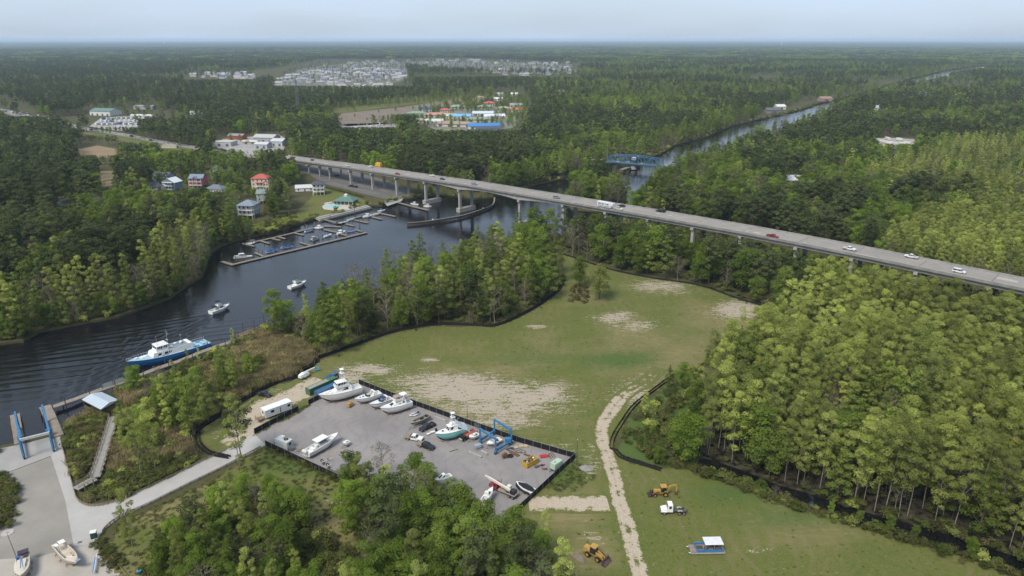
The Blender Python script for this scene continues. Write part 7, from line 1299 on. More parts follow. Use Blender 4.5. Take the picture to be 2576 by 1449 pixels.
def gravel_lot(name, poly, c=(.26, .25, .235)): flat(name, poly, .07, sheet_mat(name, c, tuple(x * 1.15 for x in c), tuple(x * .85 for x in c), .06, .6))
gravel_lot('vehicle_lot', [(225, 318), (255, 296), (345, 294), (350, 320), (300, 330)]); gravel_lot('warehouse_yard', [(545, 372), (560, 350), (700, 338), (725, 352), (712, 378), (640, 392)]); gravel_lot('sales_lot', [(845, 326), (865, 312), (1000, 308), (1010, 318), (960, 328)])
rvm = MB(); rvm.b(-4.2, 4.2, -1.25, 1.25, .6, 3.5); rvg = MB(); rvg.b(-3.6, -2.0, -1.29, -1.26, 1.8, 2.7).b(-.6, .8, -1.29, -1.26, 1.8, 2.7).b(2.2, 3.4, -1.29, -1.26, 1.8, 2.7); rvb = MB(); rvb.b(-4.2, 4.2, -1.1, 1.1, .2, .6); rvs = (rvm.mesh('rv_body', WPAINT), rvg.mesh('rv_windows', GLASS), rvb.mesh('rv_base', BLACK)); rvb2 = rvm.mesh('rv_body', mat((.12, .16, .28), .5)); k = 0
for j, (x0, x1, y, n_) in enumerate(((262, 335, 300, 7), (255, 338, 307, 8), (248, 330, 314, 7), (300, 345, 321, 4))):
    for i in range(n_):
        t = thing('camper_van', ('camper parked in the back row of the storage lot', 'camper parked in the second row of the storage lot', 'camper parked in the front row of the storage lot', 'camper parked by the road edge of the storage lot')[j], 'camper', G(x0 + (x1 - x0) * i / (n_ - 1), y + random.uniform(-1, 1), .1), PI / 2 + random.uniform(.2, .5) * (1 if j % 2 else -1), 'campers in the storage lot row %d' % (j + 1)); part('body', rvb2 if (i * 3 + j) % 7 == 0 else rvs[0], t); part('windows', rvs[1], t); part('chassis', rvs[2], t)
def shed(label, px, py, w, d, h, wall, roof, rz=0.0, rh=2.0, along='x', kind='gable', name='warehouse', cat='building', nd=2, gy=0):
    t = thing(name, label, cat, G(px, py), rz); m = MB(); m.b(-w / 2, w / 2, -d / 2, d / 2, 0, h)
    if kind == 'gable': m.gable_end(-w / 2, w / 2, -d / 2, d / 2, h, rh, along)
    m.build('wall', mat(wall, .7, .2, var=.08, dirt=.1, name='shed_wall'), t); m = MB(); (m.gable(-w / 2, w / 2, -d / 2, d / 2, h + .1, rh, along, .6) if kind == 'gable' else m.hip(-w / 2, w / 2, -d / 2, d / 2, h + .1, rh, 1.0) if kind == 'hip' else m.b(-w / 2 - .3, w / 2 + .3, -d / 2 - .3, d / 2 + .3, h, h + .35)); m.build('roof', mat(roof, .6, .3, var=.1, name='metal_roof'), t)
    for i in range(nd): x = -w / 2 + w * (i + .5) / nd; MB().box((x, -d / 2 - .05, min(h * .4, 1.6)), (w / nd * .35, .1, min(h * .75, 3.0))).build('door', mat((.09, .09, .095), .5), t)
    return t
shed('white warehouse with green roof beside the storage lot', 267, 289, 40, 26, 7, (.55, .55, .52), (.11, .17, .15), -.25, 4, 'x', nd=4); shed('grey low building behind the green-roofed warehouse', 366, 274, 34, 18, 5, (.34, .34, .33), (.22, .22, .22), 0, 2); shed('long white shed right of the storage lot', 362, 297, 38, 12, 4.5, (.50, .50, .47), (.48, .48, .46), -.1, 1.5); shed('small white shed among the pines, left one', 492, 288, 14, 9, 4, (.5, .5, .48), (.5, .5, .5)); shed('small white shed among the pines, right one', 519, 287, 13, 9, 4, (.5, .5, .48), (.45, .46, .47))
shed('pale grey flat-roofed workshop by the main road', 560, 366, 30, 16, 5, (.36, .37, .36), (.38, .38, .37), -.12, kind='flat', nd=3); shed('red-fronted store behind the workshop', 598, 350, 20, 12, 5, (.32, .07, .04), (.22, .2, .2), -.2, 2); shed('large pale storage hall with white roof extension', 672, 356, 27, 18, 6, (.30, .32, .33), (.36, .36, .35), -.2, 3, nd=3); shed('white hall right of the large storage hall', 704, 366, 15, 15, 6, (.38, .40, .42), (.42, .43, .44), -.2, 2.5); shed('small carport roof in front of the storage halls', 633, 362, 18, 10, 3.5, (.3, .3, .29), (.5, .48, .42), -.2, 1); shed('grey shed with open front below the storage hall', 663, 372, 16, 12, 5, (.33, .36, .40), (.42, .43, .43), -.2, 2)
shed('small white building by the radio mast', 835, 350, 10, 8, 3.5, (.52, .52, .5), (.5, .5, .5)); shed('beige wall-like pump house beside the main road', 428, 372, 18, 4, 3, (.42, .39, .31), (.42, .39, .31), -.1, kind='flat', nd=0)
# village of shops: coloured roofs
gravel_lot('village_square', [(1060, 312), (1080, 290), (1160, 275), (1250, 268), (1298, 280), (1312, 300), (1290, 322), (1180, 333), (1100, 328)], (.15, .145, .115))
VIL = [(1145, 562, 34, 18, 'green', (.16, .25, .17), 'hip'), (1220, 525, 24, 14, 'navy', (.05, .065, .12), 'gable'), (1310, 575, 40, 16, 'pink', (.42, .20, .17), 'hip'), (1390, 535, 18, 13, 'red', (.40, .09, .07), 'hip'), (1430, 585, 24, 14, 'cream', (.45, .40, .30), 'gable'), (1530, 588, 32, 14, 'sky-blue', (.14, .34, .55), 'gable'), (1495, 505, 28, 16, 'sage green', (.22, .30, .20), 'hip'), (1735, 562, 46, 14, 'pale blue', (.42, .48, .54), 'gable'), (1770, 474, 22, 14, 'bright red', (.45, .09, .09), 'hip'), (1735, 505, 30, 16, 'moss green', (.17, .25, .16), 'hip'), (1890, 518, 24, 14, 'olive', (.25, .28, .18), 'hip'), (1995, 530, 24, 14, 'orange-red', (.42, .13, .07), 'gable'), (2000, 490, 26, 14, 'grey', (.24, .24, .23), 'gable'), (1700, 615, 46, 18, 'grey-green', (.20, .24, .21), 'hip'), (1812, 588, 36, 12, 'white', (.54, .56, .57), 'gable'), (1480, 655, 60, 16, 'tan', (.27, .21, .15), 'hip'), (1725, 672, 50, 16, 'strong blue', (.04, .18, .42), 'gable'), (1160, 625, 26, 16, 'khaki', (.24, .23, .17), 'hip'), (1300, 632, 28, 14, 'silver', (.46, .46, .44), 'gable'), (1690, 424, 18, 12, 'brown', (.30, .20, .14), 'hip'), (1840, 436, 22, 14, 'chalk white', (.52, .52, .5), 'gable'), (1860, 394, 28, 14, 'light grey', (.42, .42, .42), 'gable'), (1985, 394, 18, 12, 'off-white', (.5, .5, .47), 'gable'), (1755, 697, 38, 14, 'dark navy', (.06, .07, .10), 'gable'), (1410, 728, 40, 16, 'dull tan', (.22, .19, .15), 'hip'), (1520, 790, 16, 10, 'turquoise', (.12, .38, .40), 'gable')]
for zx, zy, w, d, cn, rc, kd in VIL: shed('shop building with %s roof in the village of shops' % cn, 712.7 + .293 * zx, 125.8 + .293 * zy, w * .92, d, 4.2, (.46, .43, .38) if kd == 'hip' else (.52, .52, .5), rc, random.uniform(-.25, .25), 3.0, kind=kd, name='shop_building', nd=4)
lot_cars(36, [(1090, 322), (1320, 318), (1325, 270), (1200, 275), (1060, 290)], 'cars in the village of shops', 'small parked car among the village shops')
gravel_lot('cleared_land', [(845, 300), (860, 285), (1010, 270), (1060, 262), (1150, 250), (1240, 245), (1200, 258), (1060, 275), (1030, 290), (1000, 310), (870, 318)], (.155, .125, .095)); flat('grass_strip', [(800, 262), (900, 250), (1250, 236), (1250, 246), (1060, 260), (860, 284), (800, 280)], .04, FIELD_M)
# houses across the far country
for lab, px, py, w, d, wc, rc in (('dark-roofed house at the far canal bend', 1942, 284, 26, 14, (.2, .19, .18), (.1, .1, .1)), ('white boat house on the far canal bank', 1960, 275, 18, 14, (.55, .55, .53), (.52, .52, .5)), ('brown house cluster roof farther up the canal', 2074, 254, 24, 16, (.30, .24, .20), (.26, .16, .13)), ('white tall house with red lower roof among canal trees', 2206, 278, 16, 14, (.52, .54, .56), (.35, .36, .38)), ('small white house below the tall canal house', 2192, 298, 16, 10, (.5, .5, .5), (.5, .51, .52)), ('pale cottage close to the canal bend', 2138, 306, 16, 10, (.46, .46, .44), (.44, .45, .46)), ('wide grey-roofed building beyond the canal', 2302, 240, 44, 20, (.36, .36, .35), (.28, .29, .30)), ('pale house far off near the right horizon', 2470, 174, 36, 20, (.55, .52, .5), (.45, .42, .42)), ('white-roofed house in the wood beyond the bridge', 1992, 466, 12, 9, (.52, .52, .52), (.52, .54, .57)), ('grey house peeping through trees right of the swing bridge', 1934, 452, 11, 9, (.42, .42, .43), (.3, .31, .33)), ('small white cottage in the wood right of the bridge car', 1722, 490, 10, 8, (.5, .5, .5), (.44, .45, .46)), ('white villa roof above the middle woods', 1348, 222, 26, 16, (.5, .48, .44), (.36, .34, .32)), ('brown-roofed lodge above the middle woods', 1420, 236, 28, 14, (.34, .26, .22), (.24, .2, .18)), ('blue-white house behind pines left of the village', 1130, 372, 14, 10, (.5, .52, .56), (.35, .38, .42)), ('pale gable roof in the pines behind the bridge', 1040, 405, 12, 10, (.5, .5, .52), (.42, .43, .45))):
    t = shed(lab, px, py, w, d, 5.5, wc, rc, random.uniform(-.3, .3), 3.5, name='country_house', cat='house', nd=1)
    for i in range(3): window(t, (-w / 2 + w * (i + .5) / 3, -d / 2 - .06, 3.8), 0, 1.4, 1.4)
for i, (px, py) in enumerate(((2210, 356), (2224, 360), (2238, 363), (2252, 366), (2268, 365), (2282, 364), (2232, 352), (2262, 354))): t = thing('camper_van', 'pale camper in the clearing right of the canal', 'camper', G(px, py, .1), PI / 2 + .3 * (i % 3), 'campers in the right-hand clearing'); part('body', rvs[0], t); part('windows', rvs[1], t); part('chassis', rvs[2], t)
gravel_lot('camper_clearing', [(2198, 352), (2230, 346), (2300, 350), (2305, 370), (2250, 374), (2205, 366)], (.27, .25, .23))
# riverside jetties
for lab, px, py in (('small jetty at the dark-roofed canal house', 1950, 298), ('plank jetty on the far canal bank', 1975, 290), ('last jetty before the canal narrows', 2050, 268)): p = G(px, py, WATER_Z); q = MB(); q.box((p.x, p.y, -.6), (16, 3, .4), -.4); tag(q.build('jetty', WOOD), lab, 'jetty')
# housing estate
def estate_mesh(w, d, h, rc, wc, along):
    a = MB(); a.b(-w / 2, w / 2, -d / 2, d / 2, 0, h).gable_end(-w / 2, w / 2, -d / 2, d / 2, h, 3, along); b = MB(); b.gable(-w / 2, w / 2, -d / 2, d / 2, h + .1, 3, along, .6); return a.mesh('estate_wall', mat(wc, .7, var=.05)), b.mesh('estate_roof', mat(rc, .6, var=.1))
EST = [estate_mesh(*a) for a in ((16, 12, 6, (.17, .18, .22), (.40, .40, .39), 'x'), (14, 14, 6, (.08, .10, .15), (.38, .38, .37), 'y'), (18, 12, 4, (.27, .27, .28), (.34, .33, .31), 'x'), (15, 13, 6.5, (.17, .18, .21), (.50, .46, .42), 'y'), (16, 12, 6, (.30, .30, .30), (.42, .42, .40), 'x'), (20, 14, 5, (.32, .29, .28), (.56, .52, .48), 'x'))]
EP = [([(690, 214), (700, 196), (800, 180), (900, 172), (1010, 180), (1030, 205), (930, 225)], 140, 'in the near blocks of the pale housing estate'), ([(780, 168), (880, 158), (1160, 150), (1450, 160), (1440, 166), (1200, 162), (900, 170)], 66, 'in the back rows of the housing estate'), ([(1190, 182), (1300, 172), (1450, 172), (1450, 186), (1300, 192)], 34, 'in the right outskirts of the housing estate'), ([(470, 196), (500, 186), (640, 188), (640, 200)], 30, 'in the small estate patch left of the radio mast')]
for poly, n_, where in EP:
    P = ground_pts(poly); A = np.array(P); got = 0; tries = 0; ang0 = random.uniform(0, .5); ca, sa = math.cos(ang0), math.sin(ang0); seen = set(); tone = ('grey', 'dark-roofed', 'pale-roofed', 'slate-roofed', 'white-roofed', 'brown-roofed')
    while got < n_ and tries < 9000:
        tries += 1; x, y = RNG.uniform(A[:, 0].min(), A[:, 0].max()), RNG.uniform(A[:, 1].min(), A[:, 1].max()); u, v = round((x * ca + y * sa) / 24), round((-x * sa + y * ca) / 38); x, y = u * 24 * ca - v * 38 * sa, u * 24 * sa + v * 38 * ca
        if (u, v) in seen or not in_poly(np.array([x]), np.array([y]), P)[0]: continue
        seen.add((u, v)); k = int(RNG.integers(0, 6)); o = thing('estate_house', tone[k] + ' house ' + where, 'house', (x, y, 0), ang0 + (PI / 2 if RNG.random() < .3 else 0), 'houses ' + where, RNG.uniform(.95, 1.35)); part('wall', EST[k][0], o); part('roof', EST[k][1], o); got += 1
gravel_lot('estate_ground', [(690, 216), (700, 196), (760, 172), (880, 158), (1160, 152), (1440, 162), (1430, 182), (1300, 188), (1190, 180), (1040, 172), (1025, 200), (935, 222)], (.12, .118, .095)); flat('estate_pond', [(905, 171), (930, 169), (968, 171), (950, 174)], .3, mat((.33, .38, .42), .2, name='pond_water'))
# masts, poles and water towers
def lattice(label, px, py, h, w0, w1, n=9, col=(.10, .11, .12)):
    t = thing('lattice_mast', label, 'mast', G(px, py)); m_ = mat(col, .7)
    for k in range(n):
        z0, z1 = h * k / n, h * (k + 1) / n; a, b = w0 + (w1 - w0) * k / n, w0 + (w1 - w0) * (k + 1) / n; q = MB(); c4 = [(-1, -1), (1, -1), (1, 1), (-1, 1)]
        for i in range(4):
            (x, y), (x2, y2) = c4[i], c4[(i + 1) % 4]; q.bar((x * a / 2, y * a / 2, z0), (x * b / 2, y * b / 2, z1), .38); q.bar((x * a / 2, y * a / 2, z0), (x2 * b / 2, y2 * b / 2, z1), .22); q.bar((x * b / 2, y * b / 2, z1), (x2 * b / 2, y2 * b / 2, z1), .22)
        q.build('mast_section', m_, t)
    return t
lattice('tall dark lattice radio mast behind the storage halls', 753, 299, 60, 5.5, 1.6); lattice('thin lattice mast before the housing estate', 841, 226, 62, 3, 1.2, col=(.16, .17, .18))
for lab, px, py, h in (('white-capped water tower on the left horizon', 412.5, 113, 44), ('pale water tower near the right horizon', 1965, 117, 46)):
    t = thing('water_tower', lab, 'water tower', G(px, py)); s_ = 1.0; MB().cyl((0, 0, 0), (0, 0, h), 3.5, n=12).build('column', mat((.5, .52, .54), .6), t); MB().ball((0, 0, h + 6), 13, 14, sz=.62).build('tank', mat((.62, .64, .66), .5), t, True)
def power_pole(label, px, py, h=13, arms=2):
    t = thing('power_pole', label, 'pole', G(px, py)); MB().cyl((0, 0, 0), (0, 0, h), .2, .13, n=6).build('pole', mat((.20, .18, .15), .9), t); [MB().bar((-1.4, 0, h - .6 - .9 * i), (1.4, 0, h - .6 - .9 * i), .16).build('cross_arm', WOOD, t) for i in range(arms)]
power_pole('tall bare pole in the woods left of the swing bridge', 1526, 412, 32, 1); power_pole('pale pole in the canal-side wood', 1827, 300, 34, 2); power_pole('power pole by the main road junction', 540, 372, 15); power_pole('power pole beside the workshop', 648, 345, 20); power_pole('leftmost of three poles in the right woods', 2320, 366, 18); power_pole('middle of three poles in the right woods', 2352, 369, 18); power_pole('rightmost of three poles in the right woods', 2373, 369, 18)
# ------------------------------------------------------------------ chosen trees near the camera, scrub, reeds, swamp floor
HAZE = .00005
SOLO = {}
def solo(sp, px, py, k, label, base=False, v=None, wide=1):
    """px, py: crown centre (or trunk foot when base) in the photo"""
    zc = 0 if base else TREE_H[sp] * k * (.72 if sp in ('pine_tree', 'swamp_tree') else .58); p = G(px, py, zc); v = random.randrange(NVAR) if v is None else v; SOLO.setdefault(sp, []).append((p.x, p.y))
    o = thing(sp, label, 'tree', (p.x, p.y, 0), random.uniform(0, 6.28), None, k); o.scale = (k * wide, k * wide, k); c, t_ = PROTO[sp, v]; part('crown', c, o); part('trunk', t_, o); return o
for a in (
    ('broadleaf_tree', 884, 1178, .92, 'full round green tree overlapping the lower yard fence, left of two'), ('broadleaf_tree', 1046, 1178, .92, 'full round green tree in front of the black flatbed, right of two'), ('bare_tree', 960, 1150, .85, 'thin pale half-leafed tree between two round yard trees'),
    ('broadleaf_tree', 962, 1248, 1.12, 'broad dark green tree below the two round yard trees'), ('broadleaf_tree', 1148, 1258, 1.05, 'tall yellow-green tree in front of the white cabin cruiser'), ('broadleaf_tree', 1200, 1318, .95, 'yellowish green tree below the hidden white boats'), ('broadleaf_tree', 1318, 1345, .85, 'small round tree outside the yard right corner'), ('broadleaf_tree', 1062, 1278, 1.05, 'deep green tree under the white cabin cruiser'),
    ('swamp_tree', 566, 1258, .95, 'bright yellow-green leaning tree beside the concrete drive'), ('swamp_tree', 612, 1300, .95, 'second bright yellow-green tree below the drive'), ('broadleaf_tree', 692, 1335, .8, 'fresh green tree left of the brown grass opening'), ('broadleaf_tree', 728, 1272, .65, 'small fresh green tree at the grass opening top'), ('bare_tree', 935, 1380, .8, 'pale grey-green feathery tree in the foreground middle'), ('pine_tree', 590, 1370, .6, 'dark brownish tree low in the left foreground clump'), ('broadleaf_tree', 430, 1452, .4, 'yellow bush at the frame bottom left of the clump'),
    ('swamp_tree', 575, 1215, .55, 'pale spindly tree at the drive edge left of the tall one'),
    ('broadleaf_tree', 1458, 676, 1.15, 'rounded dark green tree left of the yellow-green field tree')): solo(*a)
for a in (
    ('swamp_tree', 338, 1400, 1.0, 'single slender tree on the slope below the drive'), ('swamp_tree', 322, 1165, .85, 'left of three tall pale-trunked marsh trees'), ('swamp_tree', 356, 1204, 1.25, 'middle of three tall pale-trunked marsh trees'), ('swamp_tree', 394, 1190, 1.3, 'right of three tall pale-trunked marsh trees'), ('swamp_tree', 607, 1190, 1.42, 'tallest thin tree beside the drive near the yard gate'), ('bare_tree', 592, 1085, .6, 'leafless twiggy tree by the sand path'), ('cypress_tree', 487, 1095, 1.2, 'large green cypress in the middle of the marsh'), ('cypress_tree', 452, 1062, 1.05, 'green cypress left of the largest marsh cypress'), ('broadleaf_tree', 470, 1030, .8, 'bushy green tree beside the marsh pier'), ('cypress_tree', 520, 1040, 1.05, 'green cypress nearest the silt fence bend'), ('broadleaf_tree', 430, 1085, .55, 'low bushy tree by the right pale-trunked tree'), ('cypress_tree', 590, 985, .95, 'cypress among reeds above the black pickup'), ('broadleaf_tree', 630, 950, .7, 'round green tree among the tan reeds'), ('cypress_tree', 560, 960, .9, 'cypress close to the pier posts'), ('bare_tree', 405, 985, .75, 'grey leafless tree in front of the blue vessel bow'), ('bare_tree', 372, 1010, .6, 'grey leafless tree near the pier screen'), ('swamp_tree', 440, 960, .5, 'small yellow-green sapling before the blue vessel'), ('swamp_tree', 505, 925, .45, 'small sapling beside the vessel stern'), ('swamp_tree', 590, 880, .5, 'yellow-green sapling near the pier end'), ('swamp_tree', 632, 868, .42, 'short yellow sapling by the brown bulkhead'),
    ('cypress_tree', 700, 850, 1.0, 'green cypress at the left end of the tree belt'), ('pine_tree', 920, 850, .95, 'dark brown-green evergreen at the belt edge near the fence'), ('bare_tree', 1245, 812, 1.35, 'spreading grey-tan leafless tree at the silt fence curve'), ('broadleaf_tree', 1350, 676, 1.65, 'great dark green tree at the top corner of the field'), ('broadleaf_tree', 1325, 660, 1.6, 'dark green tree behind the great corner tree')): solo(*a, base=True)
lt = solo('broadleaf_tree', 1508, 752, 1.22, 'yellow-green round tree standing alone in the field', base=True, wide=1.12); lc = lt.children[0] if lt.children[0].name.startswith('crown') else lt.children[1]; lc.data = lc.data.copy(); lc.data.materials[0] = LEAF['swamp_tree']
for i, (px, py, k) in enumerate(((1912, 1242, .34), (1948, 1255, .32), (2160, 1316, .28), (2236, 1338, .36), (1655, 1165, .42), (1610, 1130, .32), (1640, 1100, .3), (2365, 1402, .28), (1700, 1150, .3), (2090, 1290, .26), (2440, 1400, .4), (2300, 1352, .26))): solo('broadleaf_tree' if i != 1 else 'bare_tree', px, py, k, ('rounded bush on the grass edge by the swamp pools, left of a pair', 'grey-brown rounded bush, right of a pair by the pools', 'low green bush beside the dark ditch, middle', 'bright green bush farthest along the dark ditch', 'bright green bush inside the silt fence loop', 'dark bush at the silt fence bend by the track', 'small bush behind the silt fence bend', 'low bush at the ditch near the right frame edge', 'green bush at the corner pool', 'tiny bush between the ditch bushes', 'leafy bush over the lower ditch', 'small dark bush before the lower ditch')[i], base=True)
# foreground wood
FORE = ([(400, 1350), (500, 1265), (600, 1215), (690, 1215), (760, 1270), (735, 1400), (800, 1470), (800, 1530), (400, 1530)], [(860, 1190), (930, 1180), (1000, 1215), (1080, 1200), (1100, 1270), (1150, 1250), (1220, 1290), (1260, 1320), (1370, 1320), (1400, 1370), (1450, 1460), (1450, 1530), (790, 1530), (930, 1400), (925, 1320), (870, 1260)])
fk = 0; placed = []
for pi, poly in enumerate(FORE):
    P = np.array(poly)
    for _ in range(2600):
        px, py = RNG.uniform(P[:, 0].min(), P[:, 0].max()), RNG.uniform(P[:, 1].min(), P[:, 1].max())
        if not in_poly(np.array([px]), np.array([py]), poly)[0]: continue
        p = G(px, py, 6)
        if any((p.x - a) ** 2 + (p.y - b) ** 2 < 4.4 ** 2 for a, b in placed): continue
        placed.append((p.x, p.y)); u = RNG.random(); sp = pick(u, (('broadleaf_tree', .58), ('cypress_tree', .14), ('swamp_tree', .16), ('bare_tree', .06), ('pine_tree', .06))); k = RNG.uniform(.65, 1.12) * (.88 if pi == 0 else 1)
        side = 'left foreground clump below the drive' if pi == 0 else 'foreground clump below the boat yard'; size = 'tall' if k > .95 else ('short' if k < .75 else 'mid-sized'); rowd = 'top edge' if py < 1320 else ('middle' if py < 1420 else 'bottom edge'); colr = {'broadleaf_tree': 'green leafy', 'cypress_tree': 'feathery green', 'swamp_tree': 'yellow-green', 'bare_tree': 'pale twiggy', 'pine_tree': 'dark evergreen'}[sp]
        o = solo(sp, px, py, k, '%s %s tree in the %s of the %s' % (size, colr, rowd, side)); o['group'] = 'trees of the ' + side
# trees between the buildings across the canal
BLD = [(o.location.x, o.location.y, 9 if o.get('category') != 'building' else 20) for o in S.objects if o.get('category') in ('house', 'building', 'pavilion', 'camper')]; BX = np.array(BLD)
for poly, step, tab, k0, k1 in ((CLEAR[20], 9, (('broadleaf_tree', .5), ('pine_tree', .35), ('cypress_tree', .15)), .6, 1.0), ([(1020, 330), (1030, 285), (1210, 245), (1320, 235), (1340, 300), (1330, 345), (1130, 352)], 12, (('broadleaf_tree', .7), ('swamp_tree', .2), ('cypress_tree', .1)), .45, .85), ([(690, 220), (700, 190), (800, 155), (1160, 148), (1460, 158), (1460, 190), (1040, 190), (940, 230)], 33, (('pine_tree', .5), ('broadleaf_tree', .5)), .5, .8), ([(460, 204), (480, 182), (645, 184), (645, 206)], 34, (('pine_tree', .8), ('broadleaf_tree', .2)), .8, 1.1), ([(545, 380), (560, 345), (720, 335), (725, 380)], 22, (('broadleaf_tree', .7), ('pine_tree', .3)), .5, .8), ([(840, 325), (850, 285), (1240, 240), (1240, 262), (1000, 315)], 24, (('swamp_tree', .5), ('broadleaf_tree', .3), ('bare_tree', .2)), .25, .55), ([(800, 285), (800, 250), (1250, 225), (1250, 248)], 13, (('cypress_tree', .5), ('swamp_tree', .3), ('bare_tree', .2)), .6, .95), ([(225, 335), (240, 270), (400, 270), (520, 290), (520, 335)], 24, (('pine_tree', .5), ('broadleaf_tree', .5)), .6, .9)):
    P = np.array(ground_pts(poly)); pw = [tuple(p) for p in P]; xs = np.arange(P[:, 0].min(), P[:, 0].max(), step); ys = np.arange(P[:, 1].min(), P[:, 1].max(), step); X, Y = np.meshgrid(xs, ys); X = X.ravel() + RNG.uniform(-.5, .5, X.size) * step; Y = Y.ravel() + RNG.uniform(-.5, .5, Y.size) * step; ok = in_poly(X, Y, pw) & (RNG.random(X.size) < .75)
    for x, y in zip(X[ok], Y[ok]):
        if (np.hypot(BX[:, 0] - x, BX[:, 1] - y) > BX[:, 2]).all(): TREES.append((x, y, pick(RNG.random(), tab), int(RNG.integers(0, 4)), RNG.uniform(k0, k1), 0 if math.hypot(x, y) < 700 else 1))
for i in range(46):
    px, py = RNG.uniform(300, 690), RNG.uniform(880, 1150)
    if in_poly(np.array([px]), np.array([py]), MARSH)[0] and not in_poly(np.array([px]), np.array([py]), [(170, 990), (330, 940), (320, 1060), (262, 1140), (180, 1240)])[0] and (px + py < 1590):
        sp = pick(RNG.random(), (('cypress_tree', .45), ('broadleaf_tree', .3), ('swamp_tree', .25))); k = RNG.uniform(.35, .95) * (.5 if py < 960 else 1); o = solo(sp, px, py, k, '%s %s tree in the marsh %s' % ('tall' if k > .75 else 'low' if k < .5 else 'middling', {'cypress_tree': 'feathery green', 'broadleaf_tree': 'bushy green', 'swamp_tree': 'yellow-green'}[sp], 'near the pier' if py < 960 else ('beside the tan reeds' if px > 520 else 'between boardwalk and silt fence')), base=True); o['group'] = 'trees of the marsh'
# leafy edge that hangs over the far bank
BK = ground_pts([(-60, 878), (0, 868), (60, 862), (100, 838), (200, 818), (300, 800), (370, 775), (430, 752), (470, 722), (508, 700), (520, 672), (528, 640), (560, 619), (627, 599)], WATER_Z)
for (ax, ay), (bx, by) in zip(BK[:-1], BK[1:]):
    n_ = max(1, int(math.hypot(bx - ax, by - ay) / 2.6))
    for i in range(n_):
        f = (i + RNG.random()) / n_; dx, dy = by - ay, ax - bx; l = math.hypot(dx, dy); o_ = RNG.uniform(.3, 4.5); x, y = ax + (bx - ax) * f - dx / l * o_, ay + (by - ay) * f - dy / l * o_
        if not in_poly(np.array([x]), np.array([y]), riv_w)[0]: TREES.append((x, y, pick(RNG.random(), (('cypress_tree', .4), ('broadleaf_tree', .3), ('swamp_tree', .2), ('bare_tree', .1))), int(RNG.integers(0, 4)), RNG.uniform(.35, .85), 0))
P = np.array(ground_pts(FRINGE)); pw = [tuple(p) for p in P]
for _ in range(70):
    x, y = RNG.uniform(P[:, 0].min(), P[:, 0].max()), RNG.uniform(P[:, 1].min(), P[:, 1].max()); px, py = PX(x, y)
    if in_poly(np.array([x]), np.array([y]), pw)[0] and px > 1600: TREES.append((x, y, pick(RNG.random(), (('cypress_tree', .5), ('broadleaf_tree', .3), ('swamp_tree', .2))), int(RNG.integers(0, 4)), RNG.uniform(.35, .75), 0))
# reeds and scrub
rd_m = leaf_mat('dry_reeds', (.27, .21, .12), (.38, .31, .19), (.21, .18, .09), .3); sc_m = leaf_mat('brown_scrub', (.085, .090, .034), (.135, .135, .052), (.115, .095, .042), .25)
def blades(rs, n, h, spread):
    b = rs.normal(0, spread, (n, 2)); t_ = b + rs.normal(0, .35, (n, 2)); z = rs.uniform(.6, 1, n) * h; w = rs.uniform(.05, .12, n); a = rs.uniform(0, PI, n); dx, dy = np.cos(a) * w, np.sin(a) * w
    V = np.stack([np.stack([b[:, 0] - dx, b[:, 1] - dy, 0 * z], -1), np.stack([b[:, 0] + dx, b[:, 1] + dy, 0 * z], -1), np.stack([t_[:, 0] + dx * .6, t_[:, 1] + dy * .6, z], -1), np.stack([t_[:, 0] - dx * .6, t_[:, 1] - dy * .6, z * .95], -1)], 1).reshape(-1, 3); return V, rs.random(n)
SCOL = bpy.data.collections.new('scrub_prototypes'); SI = {}
def sreg(k, me): o = bpy.data.objects.new('scrub_%03d' % len(SI), me); SCOL.objects.link(o); SI[k] = len(SI)
for v in range(3):
    rs = np.random.default_rng(60 + v); V, ti = blades(rs, 170, 2.0, .75); sreg(('reed', v), leaf_mesh('reed', V, ti, rd_m)); H_, C = clumps_for('shrub', rs); V, ti = leaf_cloud(rs, C, 240, .30); sreg(('green', v), leaf_mesh('scrub', V, ti, LEAF['shrub'])); V, ti = leaf_cloud(rs, C, 200, .26); sreg(('brown', v), leaf_mesh('scrub', V, ti, sc_m)); V, ti = leaf_cloud(rs, C, 260, .32); sreg(('lime', v), leaf_mesh('scrub', V, ti, LEAF['swamp_tree'])); V, ti = blades(rs, 60, .42, .55); sreg(('tuft', v), leaf_mesh('tuft', V, ti, sc_m)); V, ti = blades(rs, 60, .40, .55); sreg(('gtuft', v), leaf_mesh('tuft', V, ti, LEAF['shrub']))
SC = []
def scatter_poly(poly, n, table, k0, k1, avoid=()):
    P = np.array(ground_pts(poly)); pw = [tuple(p) for p in P]; X = RNG.uniform(P[:, 0].min(), P[:, 0].max(), n * 3); Y = RNG.uniform(P[:, 1].min(), P[:, 1].max(), n * 3); ok = in_poly(X, Y, pw) & ~in_poly(X, Y, riv_w)
    for a in avoid: ok &= ~in_poly(X, Y, ground_pts(a))
    X, Y = X[ok][:n], Y[ok][:n]; N = vnoise(X, Y, 9, 11) * .6 + vnoise(X, Y, 3.5, 12) * .4
    for x, y, q in zip(X, Y, N): SC.append((x, y, pick(min(.999, max(0, q * 1.5 - .25 + RNG.normal(0, .12))), table), RNG.uniform(k0, k1)))
